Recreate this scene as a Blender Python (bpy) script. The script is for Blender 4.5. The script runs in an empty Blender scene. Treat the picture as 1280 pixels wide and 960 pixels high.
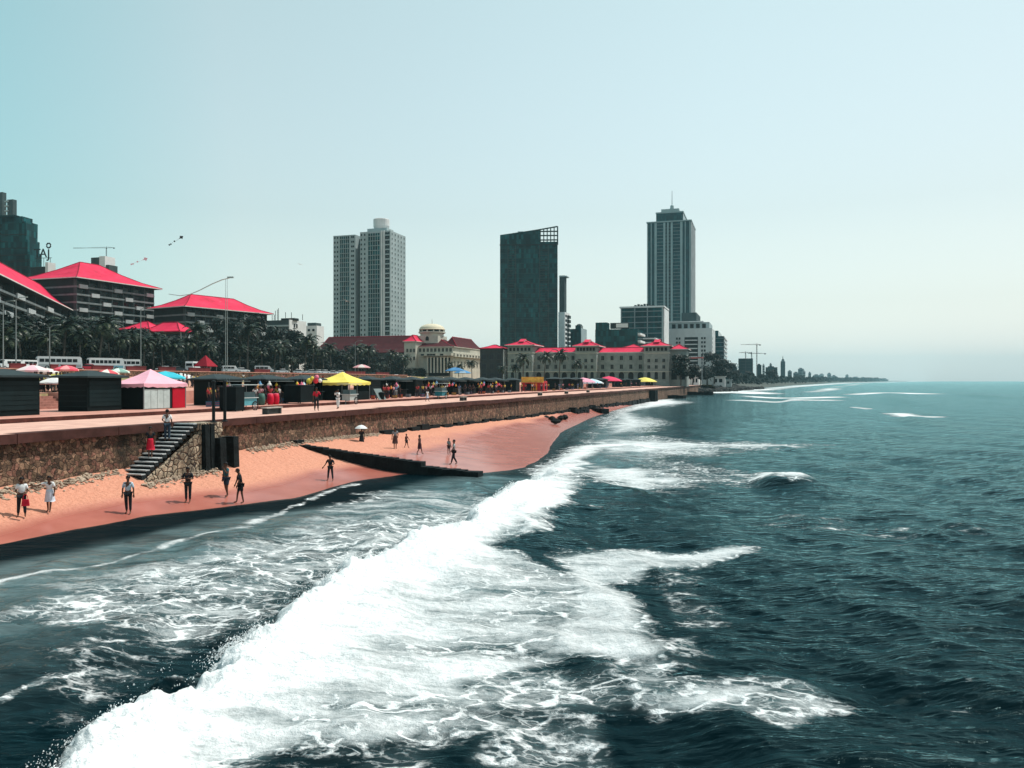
import bpy, bmesh, math, random
import numpy as np
from mathutils import Vector, Matrix
random.seed(7)
R = math.radians
sc = bpy.context.scene
col = sc.collection
EYE = 6.5                       # metres of the viewer's eye above the mean water
UX, UY = 0.2961, 0.9552         # along the shore, away from the viewer
NX, NY = 0.9552, -0.2961        # across the shore, out to sea
SHORE = math.atan2(NY, NX)      # rotation of things that stand square to the shore

def xy(s, d):                   # shore coordinates -> world (s along the wall, d seaward of it)
    return (-34*NX*NX + s*UX + d*NX, 34*UX*UX - 34*UX*UX + (-34*NX*NY) + s*UY + d*NY)
# wall line passes (-34, 0); foot of the perpendicular is folded into s
def xy(s, d):
    return (-34 + s*UX + d*NX, s*UY + d*NY)
def sd(x, y):
    return ((x+34)*UX + y*UY, (x+34)*NX + y*NY)
def on_line(px, d):             # where the line of sight of column px crosses the line d = const
    t = (px-640)/1000
    Y = (34*NX - d)/(-t*NX - NY) if abs(t*NX+NY) > 1e-6 else 1e4
    Y = (d - 34*NX)/(t*NX + NY)
    return t*Y, Y
def sight(px, py, z):
    Y = (EYE - z)*1000/(py-476)
    return (px-640)/1000*Y, Y
def smooth(a, b, x):
    t = np.clip((x-a)/(b-a), 0, 1); return t*t*(3-2*t)

# ---------------------------------------------------------------- naming
def tag(o, label=None, cat=None, group=None, kind=None):
    if label: o['label'] = label
    if cat: o['category'] = cat
    if group: o['group'] = group
    if kind: o['kind'] = kind
    return o
def empty(name, loc=(0,0,0), rz=0.0, label=None, cat=None, group=None):
    o = bpy.data.objects.new(name, None); col.objects.link(o)
    o.location = loc; o.rotation_euler = (0,0,rz); o.empty_display_size = .2
    return tag(o, label, cat, group)
def link(name, me, parent=None, mats=None, loc=None, rot=None):
    o = bpy.data.objects.new(name, me); col.objects.link(o)
    if mats:
        for m in (mats if isinstance(mats, (list, tuple)) else [mats]): me.materials.append(m)
    if parent: o.parent = parent
    if loc: o.location = loc
    if rot: o.rotation_euler = rot
    return o
def kids(o):
    return [c for c in CH.get(o.name, [])]
CH = {}
def copy_tree(o, parent=None):
    c = o.copy(); col.objects.link(c)
    if parent is not None: c.parent = parent
    for ch in list(o.children): copy_tree(ch, c)
    return c

# ---------------------------------------------------------------- mesh builder
class MB:
    def __init__(s): s.v, s.f, s.m = [], [], []
    def quad(s, a, b, c, d, m=0):
        i = len(s.v); s.v += [a,b,c,d]; s.f.append((i,i+1,i+2,i+3)); s.m.append(m)
    def tri(s, a, b, c, m=0):
        i = len(s.v); s.v += [a,b,c]; s.f.append((i,i+1,i+2)); s.m.append(m)
    def poly(s, pts, m=0):
        i = len(s.v); s.v += list(pts); s.f.append(tuple(range(i, i+len(pts)))); s.m.append(m)
    def box(s, x0,x1,y0,y1,z0,z1, m=0, shear=0.0):
        i = len(s.v)
        s.v += [(x0,y0,z0),(x1,y0,z0),(x1,y1,z0),(x0,y1,z0),(x0+shear,y0,z1),(x1+shear,y0,z1),(x1+shear,y1,z1),(x0+shear,y1,z1)]
        for f in ((0,3,2,1),(4,5,6,7),(0,1,5,4),(1,2,6,5),(2,3,7,6),(3,0,4,7)):
            s.f.append(tuple(i+k for k in f)); s.m.append(m)
        return s
    def frust(s, b, t, z0, z1, m=0):       # b, t: (x0,x1,y0,y1) rectangles
        i = len(s.v)
        for r, z in ((b,z0),(t,z1)):
            s.v += [(r[0],r[2],z),(r[1],r[2],z),(r[1],r[3],z),(r[0],r[3],z)]
        for f in ((0,3,2,1),(4,5,6,7),(0,1,5,4),(1,2,6,5),(2,3,7,6),(3,0,4,7)):
            s.f.append(tuple(i+k for k in f)); s.m.append(m)
        return s
    def prism(s, pts, z0, z1, m=0):        # footprint polygon (ccw)
        n = len(pts); i = len(s.v)
        s.v += [(p[0],p[1],z0) for p in pts] + [(p[0],p[1],z1) for p in pts]
        s.f.append(tuple(i+k for k in range(n-1,-1,-1))); s.m.append(m)
        s.f.append(tuple(i+n+k for k in range(n))); s.m.append(m)
        for k in range(n):
            j = (k+1) % n
            s.f.append((i+k,i+j,i+n+j,i+n+k)); s.m.append(m)
        return s
    def tube(s, pts, rad, n=8, m=0, cap=True):
        pts = [Vector(p) for p in pts]
        rad = rad if isinstance(rad, (list,tuple)) else [rad]*len(pts)
        base = len(s.v)
        for k, p in enumerate(pts):
            t = (pts[min(k+1,len(pts)-1)] - pts[max(k-1,0)]).normalized()
            a = t.cross(Vector((0,0,1)))
            if a.length < .05: a = t.cross(Vector((1,0,0)))
            a.normalize(); b = t.cross(a)
            for q in range(n):
                w = 2*math.pi*q/n
                s.v.append(tuple(p + (a*math.cos(w) + b*math.sin(w))*rad[k]))
        for k in range(len(pts)-1):
            for q in range(n):
                r = (q+1) % n
                s.f.append((base+k*n+q, base+k*n+r, base+(k+1)*n+r, base+(k+1)*n+q)); s.m.append(m)
        if cap:
            s.f.append(tuple(base+q for q in range(n-1,-1,-1))); s.m.append(m)
            e = base+(len(pts)-1)*n
            s.f.append(tuple(e+q for q in range(n))); s.m.append(m)
        return s
    def lathe(s, prof, n=16, m=0, c=(0,0,0), sx=1, sy=1):   # prof: (r, z)
        base = len(s.v)
        for r, z in prof:
            for q in range(n):
                w = 2*math.pi*q/n
                s.v.append((c[0]+sx*r*math.cos(w), c[1]+sy*r*math.sin(w), c[2]+z))
        for k in range(len(prof)-1):
            for q in range(n):
                r = (q+1) % n
                s.f.append((base+k*n+q, base+k*n+r, base+(k+1)*n+r, base+(k+1)*n+q)); s.m.append(m)
        s.f.append(tuple(base+q for q in range(n-1,-1,-1))); s.m.append(m)
        e = base+(len(prof)-1)*n
        s.f.append(tuple(e+q for q in range(n))); s.m.append(m)
        return s
    def mesh(s, name, smooth_=False):
        me = bpy.data.meshes.new(name); me.from_pydata(s.v, [], s.f)
        if any(s.m): me.polygons.foreach_set('material_index', s.m)
        if smooth_: me.polygons.foreach_set('use_smooth', [True]*len(s.f))
        me.validate(); me.update(); return me
    def obj(s, name, mats, parent=None, smooth_=False, loc=None, rot=None):
        return link(name, s.mesh(name, smooth_), parent, mats, loc, rot)

# ---------------------------------------------------------------- materials
def nn(nt, t, **kw):
    n = nt.nodes.new(t)
    for k, v in kw.items(): setattr(n, k, v)
    return n
def val(sock, v): sock.default_value = v
def ramp(nt, fac, stops, interp='LINEAR'):
    r = nn(nt, 'ShaderNodeValToRGB'); r.color_ramp.interpolation = interp
    e = r.color_ramp.elements
    while len(e) < len(stops): e.new(.5)
    for k, (p, c) in enumerate(stops):
        e[k].position = p; e[k].color = (*c, 1) if len(c) == 3 else c
    nt.links.new(fac, r.inputs[0]); return r.outputs[0]
def noise(nt, vec, scale, detail=4, rough=.55, dist=0):
    n = nn(nt, 'ShaderNodeTexNoise')
    val(n.inputs['Scale'], scale); val(n.inputs['Detail'], detail); val(n.inputs['Roughness'], rough); val(n.inputs['Distortion'], dist)
    if vec is not None: nt.links.new(vec, n.inputs['Vector'])
    return n.outputs['Fac']
def math_(nt, op, a, b=None, c=None, clamp=False):
    n = nn(nt, 'ShaderNodeMath', operation=op); n.use_clamp = clamp
    for i, x in enumerate((a, b, c)):
        if x is None: continue
        if isinstance(x, (int, float)): val(n.inputs[i], x)
        else: nt.links.new(x, n.inputs[i])
    return n.outputs[0]
def mix(nt, fac, a, b, blend='MIX'):
    n = nn(nt, 'ShaderNodeMix', data_type='RGBA', blend_type=blend)
    for s, x in ((0, fac), (6, a), (7, b)):
        if isinstance(x, (int, float)): val(n.inputs[s], x)
        elif isinstance(x, tuple): val(n.inputs[s], (*x, 1) if len(x) == 3 else x)
        else: nt.links.new(x, n.inputs[s])
    return n.outputs[2]
def sstep(nt, x, a, b):
    n = nn(nt, 'ShaderNodeMapRange', interpolation_type='SMOOTHSTEP')
    nt.links.new(x, n.inputs[0])
    for i, v in ((1, a), (2, b)):
        if isinstance(v, (int, float)): val(n.inputs[i], v)
        else: nt.links.new(v, n.inputs[i])
    return n.outputs[0]
def bump(nt, h, strength, dist):
    b = nn(nt, 'ShaderNodeBump'); val(b.inputs['Strength'], strength); val(b.inputs['Distance'], dist)
    nt.links.new(h, b.inputs['Height']); return b
def base_mat(name):
    m = bpy.data.materials.new(name); m.use_nodes = True
    nt = m.node_tree; return m, nt, nt.nodes['Principled BSDF']
MC = {}
def mat(name, c, rough=.7, var=.25, scale=1.5, c2=None, bmp=0, spec=.12, metal=0.0):
    """matte surface whose colour wanders between c and c2 (dirt and wear)"""
    if name in MC: return MC[name]
    m, nt, p = base_mat(name)
    tc = nn(nt, 'ShaderNodeTexCoord').outputs['Object']
    n = noise(nt, tc, scale, 5, .65)
    c2 = c2 or tuple(x*(1-var) for x in c)
    nt.links.new(ramp(nt, n, [(.35, c2), (.62, c)]), p.inputs['Base Color'])
    val(p.inputs['Roughness'], rough); val(p.inputs['Specular IOR Level'], spec); val(p.inputs['Metallic'], metal)
    if bmp: nt.links.new(bump(nt, noise(nt, tc, scale*6, 4), .5, bmp).outputs[0], p.inputs['Normal'])
    MC[name] = m; return m
def facade_glass(name, c, c2, pw=1.6, ph=3.3, rough=.12):
    """curtain wall: panels of slightly different tint, thin joints"""
    if name in MC: return MC[name]
    m, nt, p = base_mat(name)
    tc = nn(nt, 'ShaderNodeTexCoord').outputs['Object']
    sp = nn(nt, 'ShaderNodeSeparateXYZ'); nt.links.new(tc, sp.inputs[0])
    cb = nn(nt, 'ShaderNodeCombineXYZ')
    nt.links.new(math_(nt, 'ADD', sp.outputs[0], sp.outputs[1]), cb.inputs[0]); nt.links.new(sp.outputs[2], cb.inputs[1])
    br = nn(nt, 'ShaderNodeTexBrick'); br.offset = 0; nt.links.new(cb.outputs[0], br.inputs['Vector'])
    val(br.inputs['Scale'], 1); val(br.inputs['Mortar Size'], .06); val(br.inputs['Brick Width'], pw); val(br.inputs['Row Height'], ph)
    val(br.inputs['Color1'], (0,0,0,1)); val(br.inputs['Color2'], (1,1,1,1)); val(br.inputs['Bias'], 0)
    big = noise(nt, cb.outputs[0], .06, 3)
    f = math_(nt, 'MULTIPLY', br.outputs['Color'], big)
    colr = ramp(nt, f, [(.12, c), (.65, c2)])
    colr = mix(nt, br.outputs['Fac'], colr, tuple(x*.6+.004 for x in c))
    nt.links.new(colr, p.inputs['Base Color'])
    val(p.inputs['Roughness'], rough); val(p.inputs['Specular IOR Level'], .10)
    MC[name] = m; return m
# ================================================================= people (bodies grown over a skeleton)
def skin(verts, edges, sub=1, name='body'):
    """verts: {name: (x,y,z,rx,ry)}; first vertex is the root"""
    keys = list(verts); ix = {k: i for i, k in enumerate(keys)}
    me = bpy.data.meshes.new(name)
    me.from_pydata([verts[k][:3] for k in keys], [(ix[a], ix[b]) for a, b in edges], [])
    o = bpy.data.objects.new(name, me); col.objects.link(o)
    md = o.modifiers.new('skin', 'SKIN'); md.use_smooth_shade = True; md.branch_smoothing = .3
    for i, k in enumerate(keys):
        sv = me.skin_vertices[0].data[i]; v = verts[k]
        sv.radius = (v[3], v[4] if len(v) > 4 else v[3]); sv.use_root = (i == 0)
    if sub:
        sb_ = o.modifiers.new('sub', 'SUBSURF'); sb_.levels = sub; sb_.render_levels = sub
    dg = bpy.context.evaluated_depsgraph_get()
    out = bpy.data.meshes.new_from_object(o.evaluated_get(dg)); out.name = name
    bpy.data.objects.remove(o); bpy.data.meshes.remove(me)
    out.polygons.foreach_set('use_smooth', [True]*len(out.polygons)); return out

SKIN_T = mat('brown_skin', (.12,.060,.040), .55, .2, 8)
HAIR_T = mat('black_hair', (.010,.009,.010), .45, .2, 20)
def cloth(name, c): return mat('cloth_'+name, c, .85, .25, 9)
WHITE_C, PALE_C, DARK_C = cloth('white', (.78,.80,.80)), cloth('pale_blue', (.50,.63,.72)), cloth('dark', (.018,.024,.03))
NAVY_C, TEAL_C, RED_C, GREY_C = cloth('navy', (.03,.05,.075)), cloth('teal', (.03,.12,.14)), cloth('red', (.55,.02,.045)), cloth('grey', (.25,.28,.3))

def joints(p):
    """pose p: lean, twist, arms {'L':(elbow,wrist),'R':..} offsets from the shoulder, legs {'L':(dx,dy),..} of the foot, nod"""
    ln = p.get('lean', 0); nod = p.get('nod', 0); sway = p.get('sway', 0)
    def T(x, y, z):                    # torso bends about the pelvis
        h = z-.95; return (x + sway*h, y*math.cos(ln) - h*math.sin(ln), .95 + y*-math.sin(ln)*-1*0 + h*math.cos(ln))
    J = {}
    J['pelvis'] = (0,0,.95); J['waist'] = T(0,0,1.09); J['chest'] = T(0,0,1.30); J['neck'] = T(0,.005,1.45)
    hx, hy, hz_ = J['neck']
    J['skull'] = (hx, hy-.012-.10*math.sin(nod+ln*.5), hz_+.145*math.cos(nod*.6)); J['crown'] = (hx, J['skull'][1]-.07*math.sin(nod), J['skull'][2]+.075)
    for sgn, k in ((1,'L'), (-1,'R')):
        J['sh'+k] = T(.165*sgn, 0, 1.385)
        (ex, ey, ez), (wx_, wy_, wz) = p.get('arms', {}).get(k, ((.05,.02,-.29), (.06,-.06,-.54)))
        s = J['sh'+k]
        J['el'+k] = (s[0]+ex*sgn, s[1]+ey, s[2]+ez); J['wr'+k] = (s[0]+wx_*sgn, s[1]+wy_, s[2]+wz)
        J['hip'+k] = (.09*sgn, 0, .90)
        dx, dy, kb = p.get('legs', {}).get(k, (.10, 0, 0))
        J['an'+k] = (dx*sgn, dy, .075); J['kn'+k] = ((.09+dx)/2*sgn, dy*.45-kb, .49)
        J['toe'+k] = (dx*sgn*1.15, dy-.15, .035)
    return J
def person_meshes(p):
    J = joints(p); f = p.get('fat', 1.0)
    V = {'pelvis': (*J['pelvis'], .135*f, .10*f), 'waist': (*J['waist'], .125*f, .092*f), 'chest': (*J['chest'], .145*f, .105*f), 'neck': (*J['neck'], .052), 'skull': (*J['skull'], .078, .092), 'crown': (*J['crown'], .062, .072)}
    E = [('pelvis','waist'), ('waist','chest'), ('chest','neck'), ('neck','skull'), ('skull','crown')]
    for k in 'LR':
        V['sh'+k] = (*J['sh'+k], .056); V['el'+k] = (*J['el'+k], .041); V['wr'+k] = (*J['wr'+k], .027)
        V['hip'+k] = (*J['hip'+k], .088*f); V['kn'+k] = (*J['kn'+k], .056); V['an'+k] = (*J['an'+k], .036); V['toe'+k] = (*J['toe'+k], .034, .028)
        E += [('chest','sh'+k), ('sh'+k,'el'+k), ('el'+k,'wr'+k), ('pelvis','hip'+k), ('hip'+k,'kn'+k), ('kn'+k,'an'+k), ('an'+k,'toe'+k)]
    body = skin(V, E)
    b = bmesh.new(); b.from_mesh(body)
    mb = MB()
    for sgn, k in ((1,'L'), (-1,'R')):      # hands: palm, four fingers, thumb
        e, w_ = Vector(J['el'+k]), Vector(J['wr'+k]); d = (w_-e).normalized()
        side = d.cross(Vector((0,1,.2))).normalized(); nrm = side.cross(d)
        mb.tube([w_-d*.03, w_+d*.03, w_+d*.085], [.026,.036,.030], 7)
        for q, (o_, l_) in enumerate(((-.024,.062), (-.008,.078), (.009,.072), (.025,.055))):
            a = w_+d*.078+side*o_
            mb.tube([a, a+d*l_*.55+nrm*.004, a+d*l_-nrm*.014*-1], [.0095,.0085,.006], 5)
        a = w_+d*.03-side*.028
        mb.tube([a, a+d*.035-side*.022, a+d*.065-side*.026], [.012,.010,.007], 5)
    sk = Vector(J['skull'])                 # nose, ears, jaw
    mb.tube([sk+Vector((0,-.088,.02)), sk+Vector((0,-.112,-.022)), sk+Vector((0,-.09,-.03))], [.010,.017,.010], 6)
    for sgn in (1,-1): mb.tube([sk+Vector((.074*sgn,.005,.02)), sk+Vector((.087*sgn,.01,.0)), sk+Vector((.074*sgn,.004,-.03))], [.010,.016,.009], 6)
    for v in mb.v: b.verts.new(v)
    b.verts.ensure_lookup_table(); off = len(b.verts)-len(mb.v)
    for f_ in mb.f:
        try: fc = b.faces.new([b.verts[off+i] for i in f_]); fc.smooth = True
        except ValueError: pass
    b.to_mesh(body); b.free()
    out = {'body': body, 'J': J}
    h = MB()                                # hair: a cap, longer at the back for long hair
    L_ = p.get('hair', .03); n = 12; rings = []
    for r_ in range(7):
        phi = r_/6*1.62
        rings.append((.098*math.sin(phi)+.001, .098*1.08*math.cos(phi)))
    for r_, z in rings[::-1]:
        pass
    base = Vector(J['skull'])+Vector((0,.012,.028))
    for q in range(7):
        r_, z = rings[q]
        for k in range(n):
            w_ = 2*math.pi*k/n; back = max(0, math.sin(w_))
            zz = z - (L_*back*1.0 if q == 6 else 0) - (.03 if q == 6 else 0)*back + (.045 if q == 6 and math.sin(w_) < -.4 else 0)
            h.v.append(tuple(base+Vector((r_*.93*math.cos(w_), r_*1.08*math.sin(w_), zz))))
    for q in range(6):
        for k in range(n):
            j = (k+1) % n; h.f.append((q*n+k, (q+1)*n+k, (q+1)*n+j, q*n+j)); h.m.append(0)
    h.f.append(tuple(range(n))); h.m.append(0)
    out['hair'] = h.mesh('hair', True)
    g = MB()
    for sgn in (1,-1): g.lathe([(.004,-.009),(.011,0),(.004,.009)], 6, 0, tuple(Vector(J['skull'])+Vector((.031*sgn,-.089,.018))))
    g.box(J['skull'][0]-.022, J['skull'][0]+.022, J['skull'][1]-.094, J['skull'][1]-.08, J['skull'][2]-.058, J['skull'][2]-.048)
    out['face'] = g.mesh('face')
    t = p.get('top', 'shirt'); m_ = .016
    V = {'pelvis': (J['pelvis'][0], J['pelvis'][1], .97, .135*f+m_, .10*f+m_), 'waist': (*J['waist'], .125*f+m_+.006, .092*f+m_+.006), 'chest': (*J['chest'], .145*f+m_, .105*f+m_), 'collar': (*(Vector(J['neck'])-Vector((0,0,.045))), .066)}
    E = [('pelvis','waist'), ('waist','chest'), ('chest','collar')]
    for k in 'LR':
        s, e = Vector(J['sh'+k]), Vector(J['el'+k]); q = s.lerp(e, p.get('sleeve', .7)) if p.get('sleeve', .7) <= 1 else e.lerp(Vector(J['wr'+k]), .9)
        V['sh'+k] = (*s, .056+m_); E.append(('chest','sh'+k))
        if p.get('sleeve', .7) > 1: V['el'+k] = (*e, .041+m_); V['cu'+k] = (*q, .032+m_); E += [('sh'+k,'el'+k), ('el'+k,'cu'+k)]
        else: V['cu'+k] = (*q, .048+m_); E.append(('sh'+k,'cu'+k))
    out['shirt'] = skin(V, E, 1, 'shirt')
    bt = p.get('bottom', 'trousers')
    if bt in ('trousers', 'shorts'):
        V = {'pelvis': (*J['pelvis'], .135*f+.012, .10*f+.012)}; E = []
        for k in 'LR':
            V['hip'+k] = (*J['hip'+k], .088*f+.014); E.append(('pelvis','hip'+k))
            kn, an = Vector(J['kn'+k]), Vector(J['an'+k])
            if bt == 'shorts': V['kn'+k] = (*(Vector(J['hip'+k]).lerp(kn, .85)), .068+.02); E.append(('hip'+k,'kn'+k))
            else: V['kn'+k] = (*kn, .056+.018); V['an'+k] = (*(kn.lerp(an, .85)), .036+.022); E += [('hip'+k,'kn'+k), ('kn'+k,'an'+k)]
        out['trousers'] = skin(V, E, 1, 'trousers')
    else:                                   # skirt or dress: flared rings with folds
        h = MB(); zl = .42 if bt == 'skirt' else .50; n = 20
        for q in range(7):
            t_ = q/6; z = 1.06*(1-t_) + zl*t_
            for k in range(n):
                w_ = 2*math.pi*k/n; r_ = (.145+.085*t_**.8)*f*(1+.07*t_*math.sin(5*w_))
                h.v.append((r_*math.cos(w_), r_*.8*math.sin(w_), z+.012*t_*math.sin(3*w_)))
        for q in range(6):
            for k in range(n):
                j = (k+1) % n; h.f.append((q*n+k, (q+1)*n+k, (q+1)*n+j, q*n+j)); h.m.append(0)
        h.f.append(tuple(range(n))); h.m.append(0); h.f.append(tuple(6*n+k for k in range(n))); h.m.append(0)
        out['skirt'] = h.mesh('skirt', True)
    return out
FACE_T = mat('eyes_and_mouth', (.02,.012,.012), .3, .1)
def person(loc, h, rz, p, label, top, bottom, group=None, cat='person'):
    M_ = person_meshes(p)
    o = empty('person', loc, rz, label, cat, group); o.scale = (h/1.69,)*3
    b = link('body', M_['body'], o, SKIN_T)
    link('face', M_['face'], b, FACE_T)
    link('hair', M_['hair'], o, p.get('hairmat', HAIR_T))
    link('shirt', M_['shirt'], o, top)
    for k in ('trousers', 'skirt'):
        if k in M_: link(k, M_[k], o, bottom)
    o['_J'] = 0
    del o['_J']
    return o, M_['J']
# ================================================================= value noise
def _hash(ix, iy, seed):
    h = (ix.astype(np.int64)*374761393 + iy.astype(np.int64)*668265263 + seed*1442695041) & 0xffffffff
    h = ((h ^ (h >> 13))*1274126177) & 0xffffffff
    return ((h ^ (h >> 16)) & 0xffff).astype(np.float32)/65535.
def vnoise(x, y, seed=0):
    ix, iy = np.floor(x), np.floor(y); fx, fy = x-ix, y-iy
    ix = ix.astype(np.int64); iy = iy.astype(np.int64)
    fx = fx*fx*fx*(fx*(fx*6-15)+10); fy = fy*fy*fy*(fy*(fy*6-15)+10)
    a, b = _hash(ix,iy,seed), _hash(ix+1,iy,seed); c, d = _hash(ix,iy+1,seed), _hash(ix+1,iy+1,seed)
    return (a*(1-fx)+b*fx)*(1-fy) + (c*(1-fx)+d*fx)*fy
def fbm(x, y, octv=4, seed=0, gain=.5):
    t, a, n = 0, 1, 0
    for k in range(octv):
        c, s_ = math.cos(k*1.1), math.sin(k*1.1)
        t = t + a*vnoise((x*c - y*s_)*2**k + 17.3*k, (x*s_ + y*c)*2**k - 9.1*k, seed+k); n += a; a *= gain
    return t/n

# ================================================================= the shore profile
W_S = [-60, 0, 20, 34, 40.6, 44.6, 47.8, 52, 55.4, 60.5, 62, 66.8, 78.7, 92, 105, 145, 190, 230, 300]
W_D = [3.0, 3.0, 3.2, 4.2, 5.0, 7.0, 8.6, 8.4, 8.2, 9.6, 14.2, 15.6, 14.4, 11.5, 9, 4.6, 2.0, .3, 0]
def beach_w(s): return np.interp(s, W_S, W_D)
def sand_z(s, d):
    w = np.maximum(beach_w(s), .05)
    zb = np.interp(s, [0, 40, 60, 75, 120, 200, 260], [1.75, 1.85, 2.15, 1.85, 1.4, 1.1, .3])
    t = d/w
    inner = .14 + (zb-.14)*np.power(np.clip(1-t, 0, 1), 1.55)
    return np.where(t < 1, inner, .14 - np.minimum((d-w)*.07, 1.6))
def shore_d(s):
    return np.interp(s, [-200, 470, 480, 500, 560, 610, 800, 1110, 2700, 6600, 9000], [0, 0, 3, 7, 14, 21, 36, 67, 258, 980, 1500])

# ================================================================= beach
def grid_mesh(name, X, Y, Z, flip=False):
    n, m = X.shape
    me = bpy.data.meshes.new(name)
    co = np.stack([X, Y, Z], -1).reshape(-1, 3).astype(np.float32)
    idx = np.arange(n*m).reshape(n, m)
    q = np.stack([idx[:-1,:-1], idx[1:,:-1], idx[1:,1:], idx[:-1,1:]], -1).reshape(-1, 4)
    if flip: q = q[:, ::-1]
    q = np.ascontiguousarray(q)
    me.vertices.add(n*m); me.vertices.foreach_set('co', co.ravel())
    me.loops.add(q.size); me.loops.foreach_set('vertex_index', q.ravel().astype(np.int32))
    me.polygons.add(len(q)); me.polygons.foreach_set('loop_start', np.arange(0, q.size, 4, dtype=np.int32))
    me.polygons.foreach_set('use_smooth', np.ones(len(q), dtype=bool))
    me.update(calc_edges=True); return me
def point_attr(me, name, arr):
    a = me.attributes.new(name, 'FLOAT', 'POINT'); a.data.foreach_set('value', np.ascontiguousarray(arr.ravel(), dtype=np.float32))

ss = np.concatenate([np.arange(-30, 130, .3), np.arange(130, 300, 1.0)])
tt = np.linspace(0, 1, 90)
S = ss[:,None] + 0*tt[None,:]
D = -.3 + tt[None,:]*(beach_w(S) + 8.3)
Z = sand_z(S, D)
soft = np.clip((Z-.2)*1.2, 0, 1)
Z = Z + (fbm(S*.5, D*.5, 4, 3)-.5)*.16*soft + (fbm(S*3, D*3, 3, 9)-.5)*.05*soft
BX = -34 + S*UX + D*NX; BY = S*UY + D*NY
bm_ = grid_mesh('beach', BX, BY, Z)
wob = (fbm(S*.12, D*.35, 3, 21)-.5)*.55
# how wet the sand is: last reach of the swash, farther up beyond the groyne
reach = np.interp(S, [0, 36, 48, 60, 62, 80, 110, 150], [.50, .55, .62, .60, .95, 1.0, .95, .9])
point_attr(bm_, 'wet', smooth(reach+.26, reach-.16, Z + wob))
m, nt, p = base_mat('beach_sand')
tc = nn(nt, 'ShaderNodeTexCoord').outputs['Object']
wet = nn(nt, 'ShaderNodeAttribute', attribute_name='wet').outputs['Fac']
grain = noise(nt, tc, 7, 6, .7); big = noise(nt, tc, .5, 3)
dry = ramp(nt, grain, [(.3, (.49,.20,.125)), (.7, (.66,.31,.21))])
dry = mix(nt, math_(nt, 'MULTIPLY', sstep(nt, noise(nt, tc, 16, 3), .62, .7), .35), dry, (.16,.09,.06))
moist = ramp(nt, big, [(.3, (.33,.10,.075)), (.7, (.44,.15,.112))])
nt.links.new(mix(nt, wet, dry, moist), p.inputs['Base Color'])
rg = nn(nt, 'ShaderNodeMapRange'); nt.links.new(wet, rg.inputs[0]); val(rg.inputs[3], .9); val(rg.inputs[4], .24)
nt.links.new(rg.outputs[0], p.inputs['Roughness']); val(p.inputs['Specular IOR Level'], .3)
foot = noise(nt, tc, 3.2, 5, .6)
nt.links.new(bump(nt, math_(nt, 'MULTIPLY', foot, math_(nt, 'SUBTRACT', 1, wet)), .9, .2).outputs[0], p.inputs['Normal'])
tag(link('beach', bm_, None, m), kind='structure')

# ================================================================= sea
th = np.concatenate([np.linspace(-62, -37, 110)[:-1], np.linspace(-37, 37, 1000), np.linspace(37, 62, 110)[1:]])
py_ = np.concatenate([np.linspace(900, 500, 60)[:-1], np.arange(500, 60, -1.15), np.geomspace(60, .72, 190)])
rr = EYE*1000/py_
TH, RR = np.meshgrid(np.radians(th), rr, indexing='ij')
X = RR*np.tan(TH)*np.where(True, 1, 1); Y = RR + 0*TH
Ss, Ds = sd(X, Y)
space = RR*.0022 + RR*RR/6500*1.15      # mesh spacing, to fade waves the mesh cannot hold
rng = np.random.RandomState(4)
H = np.zeros_like(X); 
deep = smooth(8, 30, Ds - shore_d(Ss)*.9)
near = smooth(3, 9, Ds - beach_w(Ss) - shore_d(Ss)*.9)
# swell and wind chop
wob1 = (fbm(X*.03, Y*.03, 3, 31)-.5)*9
for k, (lam, amp, ang) in enumerate([(27, .30, 8), (17, .22, -14), (11.5, .21, 38), (8.2, .13, -38), (5.6, .075, 62), (4.3, .05, 15)]):
    a = math.atan2(NY, NX) + R(ang)
    ph = (X*math.cos(a) + Y*math.sin(a) + wob1*(.6+.2*k))*2*math.pi/lam + k*1.7
    w = np.sin(ph); w = w*.62 + .38*(2*np.abs(np.sin(ph/2+.8))**1.2-1)*-1
    fade = np.clip(lam*.5/space - .6, 0, 1)
    H += amp*w*fade*(.25+.75*deep)*(.55 + .9*fbm(X*.02+k*7, Y*.02, 2, 60+k))
for k in range(34):
    lam = 6.2*.88**k + .16; a = math.atan2(NY, NX) + R(rng.normal(25, 52))
    fade = np.clip(lam*.5/space - .6, 0, 1)
    ph = (X*math.cos(a) + Y*math.sin(a) + wob1*.25)*2*math.pi/lam + rng.rand()*6.28
    env = vnoise(X/lam/3.1+k*3.3, Y/lam/3.1, 90+k)
    H += lam*.0122*min(1.0, .5+lam/2.5)*(1.5-2*np.abs(np.sin(ph/2)))*env*fade*(.3+.7*near)
rip = (fbm(X*.9, Y*2.1, 4, 71)-.5)*np.clip(.8/space-.6, 0, 1)
H += rip*.10*near

# ---- the big breaker: a front about twenty metres off the wall, rolling in
FS = [8, 19.8, 22.2, 25.9, 30.6, 35.6, 39.6, 45, 49.9, 56.6, 68.4, 84, 102, 150]
FD = [22.6, 22.2, 21.6, 21.1, 20.4, 20.4, 21.2, 20.6, 20.1, 20.3, 18.2, 15, 11.8, 6.5]
FH = [.45, .5, .56, .62, .70, .82, 1.0, 1.1, 1.0, .8, .55, .45, .3, .1]
fd = np.interp(Ss, FS, FD); fh = np.interp(Ss, FS, FH)
jag = (fbm(Ss*.55, Ds*.55, 5, 41, .56)-.5)*2.0 + (fbm(Ss*2.6, Ds*2.6, 3, 47, .6)-.5)*.35
unbroken = smooth(40, 43, Ss)*smooth(62, 54, Ss)
e = Ds - fd + jag*(1-.55*unbroken)
front = smooth(-.9, .35, e)
back = np.exp(-np.clip(e, 0, 50)/np.interp(Ss, [10, 40, 60, 100], [7.5, 5.5, 4.5, 5]))
H += fh*front*back
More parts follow.
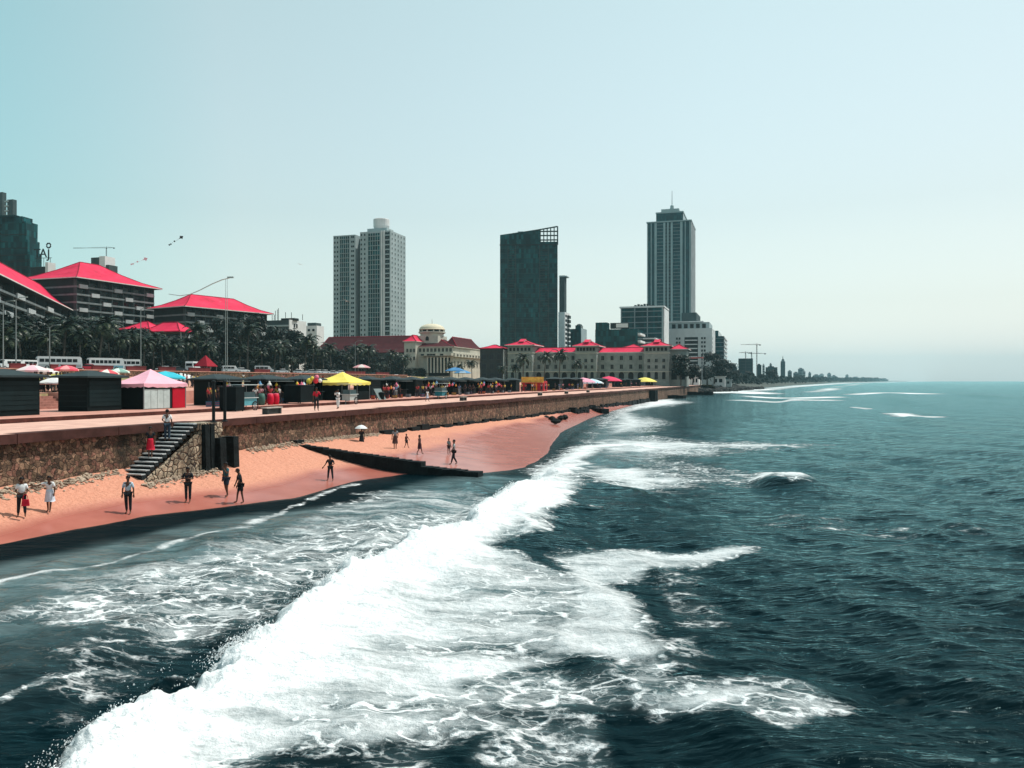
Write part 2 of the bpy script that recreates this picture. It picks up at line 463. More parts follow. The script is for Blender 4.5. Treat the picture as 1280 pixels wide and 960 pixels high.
# trough the wave draws up in front of it
H -= .18*np.exp(-((e+2.2)/1.5)**2)*(fh)

# ---- foam, laid out on the water as areas with their own density
def area(pix, z=.25):
    return np.array([sight(px_, py, z) for px_, py in pix])
def inside_dist(poly, x, y):
    """signed distance in metres, positive inside"""
    dmin = np.full(x.shape, 1e9); ins = np.zeros(x.shape, bool)
    n = len(poly)
    for i in range(n):
        ax, ay = poly[i]; bx, by = poly[(i+1) % n]
        vx, vy = bx-ax, by-ay
        t = np.clip(((x-ax)*vx + (y-ay)*vy)/(vx*vx+vy*vy+1e-9), 0, 1)
        dmin = np.minimum(dmin, (x-ax-t*vx)**2 + (y-ay-t*vy)**2)
        c = ((ay > y) != (by > y)) & (x < (bx-ax)*(y-ay)/(by-ay+1e-12) + ax)
        ins ^= c
    dmin = np.sqrt(dmin); return np.where(ins, dmin, -dmin)
nearm = (RR < 900)
xi, yi = X[nearm], Y[nearm]
wx = (fbm(xi*.35, yi*.35, 4, 51)-.5)*2.6; wy = (fbm(xi*.35+40, yi*.35, 4, 57)-.5)*2.6
qx = xi + wx*np.clip(yi/30, .4, 1.6); qy = yi + wy*np.clip(yi/30, .4, 2)
F = np.zeros_like(xi)
def add(pix, lo, hi, peak, z=.25):
    global F
    F = np.maximum(F, peak*smooth(-lo, hi, inside_dist(area(pix, z), qx, qy)))
# main body of white water behind the front
add([(20,1000),(60,955),(120,905),(165,870),(230,845),(300,800),(345,775),(400,735),(450,705),(500,690),(560,672),(605,664),(650,684),(700,702),(745,712),(770,742),(800,775),(815,800),(780,815),(720,822),(650,835),(615,850),(660,880),(690,905),(640,918),(590,900),(540,915),(470,930),(400,930),(330,945),(260,965),(200,1010)], .45, 1.5, 1.08, .5)
ei = e[nearm]
F = np.minimum(F, np.interp(ei, [0, 1.6, 4.0, 8.0, 12], [1.12, 1.02, .78, .60, .50]) + (fbm(xi*.26, yi*.85, 5, 93, .6)-.5)*.62)
# its ragged right edge, drawn out in streaks
add([(690,690),(780,680),(860,684),(950,690),(960,702),(880,712),(800,728),(815,760),(850,800),(900,845),(860,868),(780,850),(700,838),(600,842),(640,800)], .3, 1.4, .78)
add([(560,830),(700,830),(800,850),(900,880),(760,900),(640,940),(520,960),(300,965),(330,930),(480,920)], .6, 1.2, .56)
# the tongue reaching right
add([(790,885),(840,868),(880,850),(930,845),(985,858),(960,885),(920,905),(880,905)], .25, .7, .74)
add([(860,860),(900,838),(960,838),(1030,855),(1080,880),(1062,905),(1020,925),(1000,932),(940,905),(880,900)], .15, .3, .50)
# thin threads trailing off the white water, and specks on the swell
add([(690,850),(760,835),(830,800),(880,790),(900,830),(840,865),(760,885),(700,880)], .3, .6, .46)
add([(620,900),(700,870),(780,890),(770,960),(640,985),(560,960)], .3, .6, .50)
add([(400,960),(470,925),(540,930),(560,990),(380,1010)], .3, .6, .42)
add([(800,700),(900,720),(940,760),(900,800),(830,790)], .3, .9, .36)
add([(0,800),(150,800),(200,860),(120,900),(40,960),(0,960)], .5, 1.2, .27)
add([(1120,850),(1200,830),(1290,820),(1290,980),(1160,980)], .4, 1.5, .27)
add([(880,640),(1000,632),(1120,652),(1290,660),(1290,680),(1120,690),(960,664)], 1, 3, .29)
add([(790,800),(850,800),(880,850),(940,850),(900,905),(830,900),(780,880)], .3, .7, .58)
add([(905,868),(985,848),(1050,862),(1082,884),(1040,915),(1005,933),(930,912)], .2, .5, .44)
# crest strip running away to the beach
add([(604,668),(618,645),(645,615),(665,600),(700,598),(735,608),(752,624),(705,632),(668,648),(640,668),(620,676)], .5, 1.1, 1.0, 1.0)
add([(650,600),(690,578),(705,560),(740,572),(760,590),(720,602),(680,606)], .6, 1.6, .9)
# streaks behind it
add([(690,596),(760,578),(850,592),(925,602),(900,611),(800,613),(735,612)], 1.2, 3.5, .84)
add([(690,574),(712,548),(800,547),(900,550),(1005,556),(900,566),(790,572)], 2.5, 8, .86)
add([(680,590),(700,560),(718,534),(745,512),(790,500),(845,497),(880,503),(815,514),(860,528),(845,540),(760,548)], 3, 11, .96)
add([(700,545),(790,540),(900,548),(1100,553),(900,575),(790,585),(700,585)], 4, 9, .60)
add([(760,560),(900,575),(1000,600),(930,620),(800,625),(730,600)], 3, 5, .42)
# sheltered water, full of drifting lace
add([(0,735),(90,708),(180,690),(300,660),(390,628),(440,612),(540,602),(620,612),(645,620),(612,655),(560,672),(500,692),(400,735),(300,800),(200,840),(120,800),(0,800)], .7, 2.2, .56)
add([(0,830),(150,760),(300,780),(200,860),(100,900),(0,930)], .8, 1.5, .33)
# foam edge the backwash leaves
def stroke(pix, w, peak, z=.2):
    global F
    pts = area(pix, z); dm = np.full(xi.shape, 1e9)
    ux = xi + wx*.45; uy = yi + wy*.45
    for (ax, ay), (bx, by) in zip(pts[:-1], pts[1:]):
        vx, vy = bx-ax, by-ay
        t = np.clip(((ux-ax)*vx+(uy-ay)*vy)/(vx*vx+vy*vy+1e-9), 0, 1)
        dm = np.minimum(dm, np.hypot(ux-ax-t*vx, uy-ay-t*vy))
    if w < .7: peak = peak*np.clip(.45+1.1*fbm(xi*.45, yi*.9, 3, int(w*100)), .3, 1.1); w = w*(.5+1.2*vnoise(xi*.5, yi*.9, 64))
    F = np.maximum(F, peak*np.exp(-(dm/w)**2))
stroke([(-30,735),(60,716),(180,688),(300,656),(370,630),(410,612),(450,604)], .35, .66)
stroke([(230,700),(330,690),(440,655),(520,640)], .6, .66)
stroke([(330,712),(420,690),(500,660),(560,645)], .6, .66)
stroke([(0,772),(120,745),(220,745)], .6, .62)
stroke([(430,640),(520,622),(600,628)], .8, .62)
stroke([(0,875),(60,850),(160,830)], .25, .58)
stroke([(953,603),(966,598),(982,601),(990,606)], 1.3, 1.15)
stroke([(1040,664),(1090,668),(1130,660)], .35, .5)
stroke([(925,500),(980,503),(1040,500)], 5, .85)
stroke([(885,491),(930,489.5),(950,492)], 12, 1.15)
stroke([(945,496.5),(990,498),(1042,496)], 6, 1.2)
stroke([(1090,493),(1112,491),(1146,492)], 12, 1.25)
stroke([(1122,516),(1140,520),(1165,520)], 3.0, 1.05)
stroke([(1065,508),(1085,510)], 1.6, .8)
stroke([(690,588),(740,560),(800,554),(980,557)], 2.0, .9)
Ff = np.zeros_like(X); Ff[nearm] = F
# surf along the far shore
off = Ds - shore_d(Ss)
surf = smooth(430, 520, Ss)*smooth(-4, 2, off)
band = np.exp(-((off-6-.012*Ss)/(7+.010*Ss))**2) + .8*np.exp(-((off-45-.02*Ss)/(5+.006*Ss))**2)*(vnoise(Ss*.012, off*0, 5) > .5)
Ff = np.maximum(Ff, surf*band*(.55+.6*vnoise(Ss*.02, off*.02, 77)))
Ff = np.maximum(Ff, 1.05*smooth(-.75, .1, e)*smooth(4.2, 1.0, e)*smooth(13, 17, Ss)*smooth(64, 52, Ss))
# whitecaps
H2 = H - .0
crestiness = smooth(.30, .52, H)*deep*smooth(.56, .72, fbm(X*.05, Y*.05, 3, 33))*smooth(500, 150, RR)
Ff = np.maximum(Ff, .62*crestiness*smooth(15, 30, Ds))
# little breakers stand up where they foam
def hump(px_, py, wl, ws, h):
    global H
    cx, cy = sight(px_, py, .2); dx, dy = X-cx, Y-cy
    u = dx*UX+dy*UY; v = dx*NX+dy*NY
    H = H + h*np.exp(-(u/wl)**2)*np.where(v < 0, np.exp(-(v/(ws*.35))**2), np.exp(-(v/ws)**2))
hump(970, 606, 2.2, 3, .7); hump(1115, 496, 45, 14, 1.5); hump(990, 502, 35, 8, .8); hump(915, 495, 30, 10, 1.0); hump(1145, 525, 12, 5, .7); hump(1220, 493, 60, 12, 1.1)
# billows in the white water
hf = smooth(.6, 1.0, Ff)*smooth(300, 60, RR)
bil = (1-np.abs(2*fbm(X*.55, Y*.55, 4, 81, .55)-1))*.55 + fbm(X*2.4, Y*2.4, 4, 85, .6)*.30
spike = np.exp(-((e-.25)/.55)**2)*smooth(14, 18, Ss)*smooth(60, 50, Ss)*fbm(X*4, Y*4, 3, 88)**2*.9
H += hf*(bil-.45)*.24*np.clip(.9/space-.3, 0, 1) + spike*.25*np.clip(.25/space-.2, 0, 1)
shallow = smooth(6, 0, Ds - beach_w(Ss))*(Ss < 300)
Zs = .14 + H*(1-.85*shallow) 
turb = smooth(17, 6, Ds-beach_w(Ss))*.8*(Ss < 320)
turb = np.maximum(turb, smooth(.2, .8, Ff)*.6)
turb *= smooth(2.6, 5.2, Ds-beach_w(Ss) + (fbm(X*.4, Y*.4, 3, 15)-.5)*1.5)     # milky colour held back in the dark band at the very edge
dim_refl = smooth(-.2, .3, Ds-beach_w(Ss))*smooth(5.6, 4.0, Ds-beach_w(Ss)+(fbm(X*.5,Y*.5,3,19)-.5)*1.6)*smooth(64, 52, Ss)  # shore band painted dark: its sky reflection is dimmed by position
sea_me = grid_mesh('sea', X, Y, Zs, flip=False)
point_attr(sea_me, 'foam', Ff); point_attr(sea_me, 'turbid', turb); point_attr(sea_me, 'dim_refl', dim_refl)
m, nt, p = base_mat('sea_water')
tc = nn(nt, 'ShaderNodeTexCoord').outputs['Object']
mp = nn(nt, 'ShaderNodeMapping'); nt.links.new(tc, mp.inputs[0])
mp.inputs['Rotation'].default_value = (0, 0, -SHORE - R(12)); mp.inputs['Scale'].default_value = (.30, 1.0, 1.0)
streak = mp.outputs[0]
mp3 = nn(nt, 'ShaderNodeMapping'); nt.links.new(tc, mp3.inputs[0]); mp3.inputs['Rotation'].default_value = (0, 0, R(9)); mp3.inputs['Scale'].default_value = (.62, 1.0, 1.0); lacev = mp3.outputs[0]
Fa = nn(nt, 'ShaderNodeAttribute', attribute_name='foam').outputs['Fac']
Ta = nn(nt, 'ShaderNodeAttribute', attribute_name='turbid').outputs['Fac']
n1 = noise(nt, streak, 1.1, 9, .68, .6)
n2 = noise(nt, tc, 5.5, 6, .7)
nmix = math_(nt, 'ADD', math_(nt, 'MULTIPLY', n1, .72), math_(nt, 'MULTIPLY', n2, .28))
dens = math_(nt, 'ADD', Fa, math_(nt, 'MULTIPLY', math_(nt, 'SUBTRACT', nmix, .5), 1.55))
soft = sstep(nt, dens, .42, .98)
# lace: thin walls between cells, cells drawn out seaward
def lace(scale, width, seed):
    wn = nn(nt, 'ShaderNodeTexNoise'); val(wn.inputs['Scale'], .8+seed*.3); val(wn.inputs['Detail'], 4)
    nt.links.new(lacev, wn.inputs['Vector'])
    off = nn(nt, 'ShaderNodeVectorMath', operation='MULTIPLY_ADD')
    nt.links.new(wn.outputs['Color'], off.inputs[0]); off.inputs[1].default_value = (1.3,)*3; nt.links.new(lacev, off.inputs[2])
    v = nn(nt, 'ShaderNodeTexVoronoi', feature='DISTANCE_TO_EDGE'); val(v.inputs['Scale'], scale)
    nt.links.new(off.outputs[0], v.inputs['Vector'])
    return sstep(nt, v.outputs['Distance'], width, width*.25)
l1 = lace(1.25, .10, 1); l2 = lace(3.0, .09, 2)
lw = math_(nt, 'MULTIPLY', math_(nt, 'MAXIMUM', l1, math_(nt, 'MULTIPLY', l2, .45)), math_(nt, 'MULTIPLY', sstep(nt, dens, .28, .50), sstep(nt, noise(nt, tc, 1.7, 5, .7), .36, .54)))
lw = math_(nt, 'MULTIPLY', lw, math_(nt, 'MULTIPLY_ADD', sstep(nt, Ta, .5, .75), -.86, 1.0))
# flecks of spray floating everywhere near foam
fl = nn(nt, 'ShaderNodeTexVoronoi', feature='F1'); val(fl.inputs['Scale'], 9); nt.links.new(tc, fl.inputs['Vector'])
fleck = math_(nt, 'MULTIPLY', sstep(nt, fl.outputs['Distance'], .12, .05), sstep(nt, dens, .22, .42))
foam = math_(nt, 'MAXIMUM', soft, math_(nt, 'MAXIMUM', lw, math_(nt, 'MULTIPLY', fleck, .75)), clamp=True)
# body colour
tn = noise(nt, streak, .8, 6, .65, .8)
tb = math_(nt, 'MULTIPLY', Ta, ramp(nt, tn, [(.3, (.12,)*3), (.72, (1,)*3)]))
water = mix(nt, tb, (.0014,.0085,.0115), (.22,.315,.325))
mp2 = nn(nt, 'ShaderNodeMapping'); nt.links.new(tc, mp2.inputs[0]); mp2.inputs['Scale'].default_value = (.32, 1.35, 1); mp2.inputs['Rotation'].default_value = (0,0,R(8))
w1 = noise(nt, mp2.outputs[0], 2.2, 6, .62, .4)
w2 = noise(nt, mp2.outputs[0], .55, 4, .6, .5)
hh = math_(nt, 'ADD', math_(nt, 'MULTIPLY', w1, .085), math_(nt, 'MULTIPLY', w2, .26))
hh = math_(nt, 'ADD', hh, math_(nt, 'MULTIPLY', math_(nt, 'MULTIPLY', n2, foam), .14))
bn = bump(nt, hh, .8, 1.0).outputs[0]
out = [n for n in nt.nodes if n.type == 'OUTPUT_MATERIAL'][0]; nt.nodes.remove(p)
def shader(t, color, rough):
    n = nn(nt, t); val(n.inputs['Roughness'], rough); nt.links.new(bn, n.inputs['Normal'])
    if isinstance(color, tuple): val(n.inputs['Color'], (*color, 1))
    else: nt.links.new(color, n.inputs['Color'])
    return n.outputs[0]
def blend(f, a, b):
    n = nn(nt, 'ShaderNodeMixShader'); nt.links.new(f, n.inputs[0]); nt.links.new(a, n.inputs[1]); nt.links.new(b, n.inputs[2]); return n.outputs[0]
nn_dim_refl = nn(nt, 'ShaderNodeAttribute', attribute_name='dim_refl').outputs['Fac']
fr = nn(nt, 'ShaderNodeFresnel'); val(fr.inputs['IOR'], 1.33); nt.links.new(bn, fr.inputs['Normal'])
wet_ = blend(math_(nt, 'MULTIPLY', math_(nt, 'MULTIPLY', math_(nt, 'POWER', fr.outputs[0], 1.65), 1.42), math_(nt, 'MULTIPLY_ADD', nn_dim_refl, -.85, 1.0), clamp=True), shader('ShaderNodeBsdfDiffuse', water, .5), shader('ShaderNodeBsdfGlossy', (.44,.73,.77), .10))
nt.links.new(blend(foam, wet_, shader('ShaderNodeBsdfDiffuse', (.86,.88,.88), .5)), out.inputs['Surface'])
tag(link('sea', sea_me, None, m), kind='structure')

# spray thrown up along the breaking front
sb = MB(); rs = random.Random(5)
def drop(x, y, z, r):
    i = len(sb.v)
    a = rs.random()*6.28
    for k in range(3):
        sb.v.append((x+r*math.cos(a+k*2.094), y+r*math.sin(a+k*2.094), z-r*.5))
    sb.v += [(x, y, z+r), (x, y, z-r*1.3)]
    for f in ((0,1,3),(1,2,3),(2,0,3),(1,0,4),(2,1,4),(0,2,4)):
        sb.f.append(tuple(i+q for q in f)); sb.m.append(0)
NSP = 45000
g_ = np.random.RandomState(6)
s_ = 13 + 46*g_.rand(NSP)**1.3; base_d = np.interp(s_, FS, FD)
upw = np.abs(g_.normal(0, 1, NSP))
ee = g_.normal(-.15, .35, NSP) - upw*.14
d_ = base_d + ee
for _ in range(3):                     # settle on the ragged front the water itself has
    d_ = base_d + ee - ((fbm(s_*.55, d_*.55, 5, 41, .56)-.5)*2.0 + (fbm(s_*2.6, d_*2.6, 3, 47, .6)-.5)*.35)*(1-.55*smooth(40,43,s_)*smooth(62,54,s_))
clump = vnoise(s_*.9, s_*0, 12)*.5 + vnoise(s_*3.3, d_*2, 13)*.5
keep = g_.rand(NSP) < np.clip(clump*2.2-.75, 0, 1)
hh_ = np.interp(s_, FS, FH)
zz_ = .16 + hh_*smooth(-.9, .35, ee)*np.exp(-np.clip(ee, 0, 9)/6) + (upw*.20*clump + .03)*g_.rand(NSP)
rad_ = g_.choice([.006,.008,.010,.013,.018,.026], NSP, p=[.26,.26,.22,.15,.08,.03])*np.interp(s_, [13, 30, 60], [.85, 1.15, 1.9])
for k in np.nonzero(keep)[0]:
    x_, y_ = xy(s_[k], d_[k]); drop(x_, y_, zz_[k], rad_[k])
tag(sb.obj('spray', mat('spray_foam', (.86,.88,.88), .9, .03)), kind='stuff')
# ================================================================= ground, promenade, sea wall
def strip(name, profile, s_list, m, kind='structure', zfun=None):
    S_ = np.array(s_list)[:,None] + 0*np.arange(len(profile))[None,:]
    D_ = np.array([p_[0] for p_ in profile])[None,:] + 0*S_
    Z_ = np.array([p_[1] for p_ in profile])[None,:] + 0*S_
    if zfun is not None: Z_ = zfun(S_, D_, Z_)
    X_ = -34 + S_*UX + D_*NX; Y_ = S_*UY + D_*NY
    me = grid_mesh(name, X_, Y_, Z_, flip=False)
    me.polygons.foreach_set('use_smooth', [False]*len(me.polygons))
    o = link(name, me, None, m)
    return tag(o, kind=kind)
def rise(s): return 1 - smooth(270, 400, s)          # the land behind stands higher on the near side
def land_z(s, d):
    """height of the land behind the promenade"""
    d2 = d - shore_d(s)
    k = rise(s)
    near_ = np.interp(-d2, [0, 21, 21.2, 50, 97, 97.6, 135, 420], [4.3, 4.3, 5.5, 5.9, 7.3, 8.6, 9.2, 9.2])
    flat_ = np.interp(-d2, [0, 21, 40, 90, 420], [4.3, 4.3, 5.0, 6.0, 6.2])
    z = near_*k + flat_*(1-k)
    far_ = np.interp(-d2, [-3, 0, 6, 16, 40, 400, 4000], [-1.5, .1, 2.2, 3.6, 5.0, 6.2, 9])
    t = smooth(478, 510, s)
    return z*(1-t) + far_*t
svals = np.concatenate([np.arange(-40, 500, 10), np.arange(500, 1200, 20), np.geomspace(1200, 9000, 30)])
dvals = [0-.001, 1, 3, 6, 10, 16, 19.05, 20.98, 21.22, 30, 50, 70, 97, 97.6, 110, 135, 170, 250, 420, 800, 1600, 3200, 6500]
S_ = svals[:,None] + 0*np.array(dvals)[None,:]
off_ = np.where(svals < 476, 19.06, -2.5)[:,None]
D_ = shore_d(S_) - np.maximum(np.array(dvals)[None,:] + np.where(np.array(dvals)[None,:] < 19, off_*0, 0), 0)
D_ = np.where((S_ < 476) & (D_ > -19.06), -19.06 - .02*(19.06+D_)*-0, D_)
D_ = np.where((S_ >= 476), D_ + 2.5*np.exp(-np.array(dvals)[None,:]/8), D_)
Z_ = land_z(S_, D_) + (fbm(S_*.05, D_*.05, 3, 5)-.5)*.5*(S_ > 505)
X_ = -34 + S_*UX + D_*NX; Y_ = S_*UY + D_*NY
m, nt, p = base_mat('ground_earth')
tc = nn(nt, 'ShaderNodeTexCoord').outputs['Object']
g = noise(nt, tc, .05, 6, .65); g2 = noise(nt, tc, .9, 5, .7)
gr = ramp(nt, g2, [(.35, (.10,.10,.035)), (.65, (.20,.19,.06))])
dr = ramp(nt, g2, [(.35, (.40,.19,.125)), (.65, (.52,.27,.18))])
geo = nn(nt, 'ShaderNodeSeparateXYZ'); nt.links.new(tc, geo.inputs[0])
nt.links.new(mix(nt, sstep(nt, geo.outputs[1], 470., 540.), mix(nt, sstep(nt, g, .46, .56), gr, dr), ramp(nt, g2, [(.35, (.02,.032,.026)), (.7, (.07,.075,.06))])), p.inputs['Base Color']); val(p.inputs['Roughness'], .95)
gme = grid_mesh('ground', X_, Y_, Z_)
tag(link('ground', gme, None, m), kind='structure')

pave = mat('pink_paving', (.64,.40,.32), .8, .30, .9, (.50,.29,.235))
pave2 = mat('terrace_paving', (.56,.285,.225), .8, .30, .7, (.40,.19,.15))
curb = mat('brown_kerb', (.085,.036,.030), .85, .5, 1.2)
sl = list(np.arange(-40, 478, 4.0))
strip('promenade', [(.3,4.1), (-7.8,4.1)], sl, pave)
strip('promenade_step', [(-7.8,4.1), (-7.8,4.36)], sl, mat('step_face', (.10,.035,.028), .9, .6, 1.5))
strip('terrace', [(-7.8,4.36), (-19.1,4.36)], sl, pave2)
strip('esplanade', [(-21.22,5.504), (-30,5.6), (-48,5.88)], list(np.arange(20, 300, 5.0)), mat('esplanade_paving', (.60,.31,.225), .85, .3, .6), zfun=lambda S_, D_, Z_: land_z(S_, D_)+.03)
road_m = mat('asphalt', (.055,.055,.058), .9, .25, .8)
strip('road', [(-112,0), (-132,0)], list(np.arange(20, 470, 6.0)), road_m, zfun=lambda S_, D_, Z_: land_z(S_, D_)+.04)
lines = MB()
for q in range(0, 60):
    a, b = 60+q*6, 63+q*6
    for dd in (-122,):
        p0, p1, p2, p3 = xy(a, dd), xy(b, dd), xy(b, dd-.15), xy(a, dd-.15)
        lines.quad(*[(x, y, float(land_z(np.array(60.+q*6), np.array(-122.)))+.05) for x, y in (p0,p1,p2,p3)])
tag(lines.obj('road_markings', mat('road_paint', (.75,.75,.72), .7, .1)), kind='structure')

# ---- rough masonry
def stone_mat(name, cols, scale, gap):
    m, nt, p = base_mat(name)
    tc = nn(nt, 'ShaderNodeTexCoord').outputs['Object']
    wn = nn(nt, 'ShaderNodeTexNoise'); val(wn.inputs['Scale'], 2.0); nt.links.new(tc, wn.inputs['Vector'])
    off = nn(nt, 'ShaderNodeVectorMath', operation='MULTIPLY_ADD'); nt.links.new(wn.outputs['Color'], off.inputs[0]); off.inputs[1].default_value = (.35,)*3; nt.links.new(tc, off.inputs[2])
    v = nn(nt, 'ShaderNodeTexVoronoi'); val(v.inputs['Scale'], scale); nt.links.new(off.outputs[0], v.inputs['Vector'])
    e = nn(nt, 'ShaderNodeTexVoronoi', feature='DISTANCE_TO_EDGE'); val(e.inputs['Scale'], scale); nt.links.new(off.outputs[0], e.inputs['Vector'])
    sp = nn(nt, 'ShaderNodeSeparateColor'); nt.links.new(v.outputs['Color'], sp.inputs[0])
    stones = ramp(nt, sp.outputs[0], [(k/(len(cols)-1), c) for k, c in enumerate(cols)])
    fine = noise(nt, tc, 9, 5, .7)
    stones = mix(nt, .85, stones, ramp(nt, noise(nt, tc, 3.1, 8, .8), [(.36, (.12,.11,.10)), (.60, (1.5,1.45,1.4))]), 'MULTIPLY')
    mp = nn(nt, 'ShaderNodeMapping'); nt.links.new(tc, mp.inputs[0]); mp.inputs['Scale'].default_value = (.22, .22, .05)
    stain = sstep(nt, noise(nt, mp.outputs[0], 1.6, 5, .65), .50, .66)      # old water stains running down
    stones = mix(nt, math_(nt, 'MULTIPLY', stain, .72), stones, (.022,.018,.012))
    c = mix(nt, sstep(nt, e.outputs['Distance'], gap, gap*.3), stones, (.035,.026,.022))
    nt.links.new(c, p.inputs['Base Color']); val(p.inputs['Roughness'], .9); val(p.inputs['Specular IOR Level'], .25)
    hgt = math_(nt, 'ADD', sstep(nt, e.outputs['Distance'], 0, gap*2.2), math_(nt, 'MULTIPLY', fine, .8))
    nt.links.new(bump(nt, hgt, .9, .10).outputs[0], p.inputs['Normal'])
    MC[name] = m; return m
wall_m = stone_mat('wall_masonry', [(.055,.036,.024), (.17,.105,.07), (.24,.115,.085), (.10,.066,.042), (.36,.225,.15), (.07,.05,.03)], 4.2, .035)
pale_st = stone_mat('pale_masonry', [(.30,.24,.17), (.46,.38,.28), (.36,.28,.20), (.52,.43,.33)], 2.6, .07)
weed = mat('dark_weed_concrete', (.010,.015,.016), .85, .5, 1.3, (.004,.006,.007), bmp=.15)

root = empty('sea_wall', (*xy(0, 0), 0), SHORE, 'long brown stone sea wall between the beach and the pink promenade', 'sea wall')
# local x = out to sea, y = along the shore
ys = np.arange(-40, 478.1, .75); n_ = len(ys)
prof = [(.38, -1.2), (.30, .3), (.22, 1.6), (.14, 2.8), (.08, 3.68)]
V_x = np.array([q[0] for q in prof])[None,:] + (fbm(np.arange(n_)[:,None]*.9, np.arange(5)[None,:]*1.7, 2, 8)-.5)*.07
me = grid_mesh('masonry', V_x, ys[:,None]+0*V_x, np.array([q[1] for q in prof])[None,:]+0*V_x)
me.polygons.foreach_set('use_smooth', [False]*len(me.polygons))
link('masonry', me, root, wall_m)
b = MB()
q0 = -40
while q0 < 478:
    b.box(-.45, .42+random.uniform(-.012,.012), q0, q0+5.96, 3.66, 4.096+random.uniform(0,.008)); q0 += 6
b.obj('coping', curb, root)
# dark foot of the wall where the swash reaches it
b = MB()
for q in range(100):
    y0 = 74+q*2.0+random.uniform(-.5,.5); zt = float(np.interp(y0, [74, 95, 150, 230, 300], [2.35, 1.9, 1.6, 1.4, 1.3]))
    b.box(.25, .55+random.uniform(0,.25), y0, y0+1.9, zt-1.4, zt-.35+random.uniform(0,.35))
b.obj('footing', weed, root)
# buttresses: a cluster by the stairs, one far down the wall
def buttress(y0, y1, ztop, out0, out1, zb):
    b = MB(); i = len(b.v)
    b.v += [(.1,y0,zb),(out1,y0,zb),(out0,y0,ztop),(.1,y0,ztop),(.1,y1,zb),(out1,y1,zb),(out0,y1,ztop),(.1,y1,ztop)]
    for f in ((0,1,2,3),(7,6,5,4),(1,5,6,2),(0,4,5,1),(3,2,6,7)): b.f.append(tuple(i+k for k in f)); b.m.append(0)
    return b.obj('buttress', [pale_st], root)
for yb in (255, 259): 
    b = MB(); b.box(.3, 2.2, yb, yb+1.6, -1, 3.6); b.obj('buttress', weed, root)

# ---- stairs down to the beach (run along the wall, falling towards the viewer)
SL, SW = 4.3, 1.32
s_top = sd(*on_line(247, 1.78))[0]; s_bot = s_top - SL
z_bot = 1.45; NS = 14
st = empty('beach_staircase', (*xy(s_bot, .45), 0), SHORE, 'dark stone stairs running down the sea wall to the sand', 'stairs')
step_m = mat('stair_tread_sunlit', (.50,.53,.53), .8, .45, 2.0); riser_m = mat('stair_riser_shaded', (.02,.026,.028), .9, .3, 2)  # sun on the treads and shade on the risers put into the colours
for k in range(NS):
    y0 = SL*k/NS; zt = z_bot + (4.08-z_bot)*(k+1)/NS
    b = MB(); b.box(0, SW, y0, y0+SL/NS-.003, zt-.26-(.9 if k == 0 else 0), zt-.06, 1); b.box(0, SW, y0-.05, y0+SL/NS-.06, zt-.06, zt, 0)
    b.obj('step', [step_m, riser_m], st)
b = MB()
pts = [(-.3,-.7),(-.3,SL),(3.55,SL),(z_bot-.25,-.1),(z_bot-.5,-.7)]
i = len(b.v)
for x_ in (SW+.003, SW+.28):
    for z_, y_ in pts: b.v.append((x_, y_, z_))
n6 = len(pts)
b.f += [tuple(i+n6+k for k in range(n6))[::-1], tuple(i+k for k in range(n6))]; b.m += [0,0]
for k in range(n6):
    j = (k+1) % n6; b.f.append((i+k, i+n6+k, i+n6+j, i+j)); b.m.append(0)
b.obj('side_wall', pale_st, st)
b = MB(); b.box(0, SW+.25, SL+.003, SL+1.9, 3.5, 4.06); b.box(0, SW+.2, SL+.05, SL+1.85, -.4, 3.498); b.box(0, SW-.3, SL+1.92, SL+3.6, -.4, 3.1)
b.obj('landing', pale_st, st)
for (y0, y1, zt, x0, x1) in ((SL+.01, SL+.4, 4.0, SW+.26, 1.95), (SL+.75, SL+1.1, 4.0, SW+.21, 1.75), (SL+1.2, SL+1.75, 3.15, SW+.21, 2.05), (SL+2.5, SL+3.0, 3.15, SW-.29, 2.0)):
    b = MB(); b.frust((x0, x1, y0, y1), (x0, x1-.12, y0, y1), -.2, zt)
    b.obj('buttress', weed, st)
for px, lab in ((267, 'left of the two dark posts on the landing above the beach stairs'), (281, 'right of the two dark posts on the landing above the beach stairs')):
    x_, y_ = on_line(px, 1.75 if px < 270 else 1.85)
    t = empty('railing_post', (x_, y_, 4.06), SHORE, lab, 'post', 'dark posts on the stair landing')
    MB().tube([(0,0,0),(0,0,2.35)], .095, 10).obj('shaft', mat('dark_iron', (.012,.018,.02), .6, .2), t)
    MB().lathe([(.2,0),(.2,.05),(.1,.07)], 10).obj('base_plate', mat('dark_iron', (0,0,0)), t)
    MB().lathe([(.095,2.35),(.13,2.38),(.11,2.44),(.02,2.47)], 10).obj('cap', mat('dark_iron', (0,0,0)), t)

# ---- groynes
gx, gy = on_line(371, .4); gs, _ = sd(gx, gy)
gr_ = empty('groyne', (*xy(gs, .3), 0), SHORE - R(2), 'long dark weed covered groyne running down the beach into the water', 'groyne')
def slab(name, x0, x1, z0, z1, w0, w1, m_):
    b = MB(); n = max(3, int((x1-x0)/.5)); rr_ = random.Random(int(x1*10))
    for k in range(n):
        a, c = x0+(x1-x0)*k/n, x0+(x1-x0)*(k+1)/n
        zt = z0+(z1-z0)*(k+.5)/n+rr_.uniform(-.03,.03)
        b.box(a, c-.002, -w0+rr_.uniform(-.06,.06), w1+rr_.uniform(-.06,.06), -1.2, zt)
    return b.obj(name, m_, gr_)
slab('upper_course', 0, 10.2, 1.93, .92, .40, .40, weed); slab('lower_course', 10.2, 14.4, .68, .42, .45, .45, weed)
MB().box(-.1, .4, -.45, .5, -.5, 2.2).obj('head_block', weed, gr_)
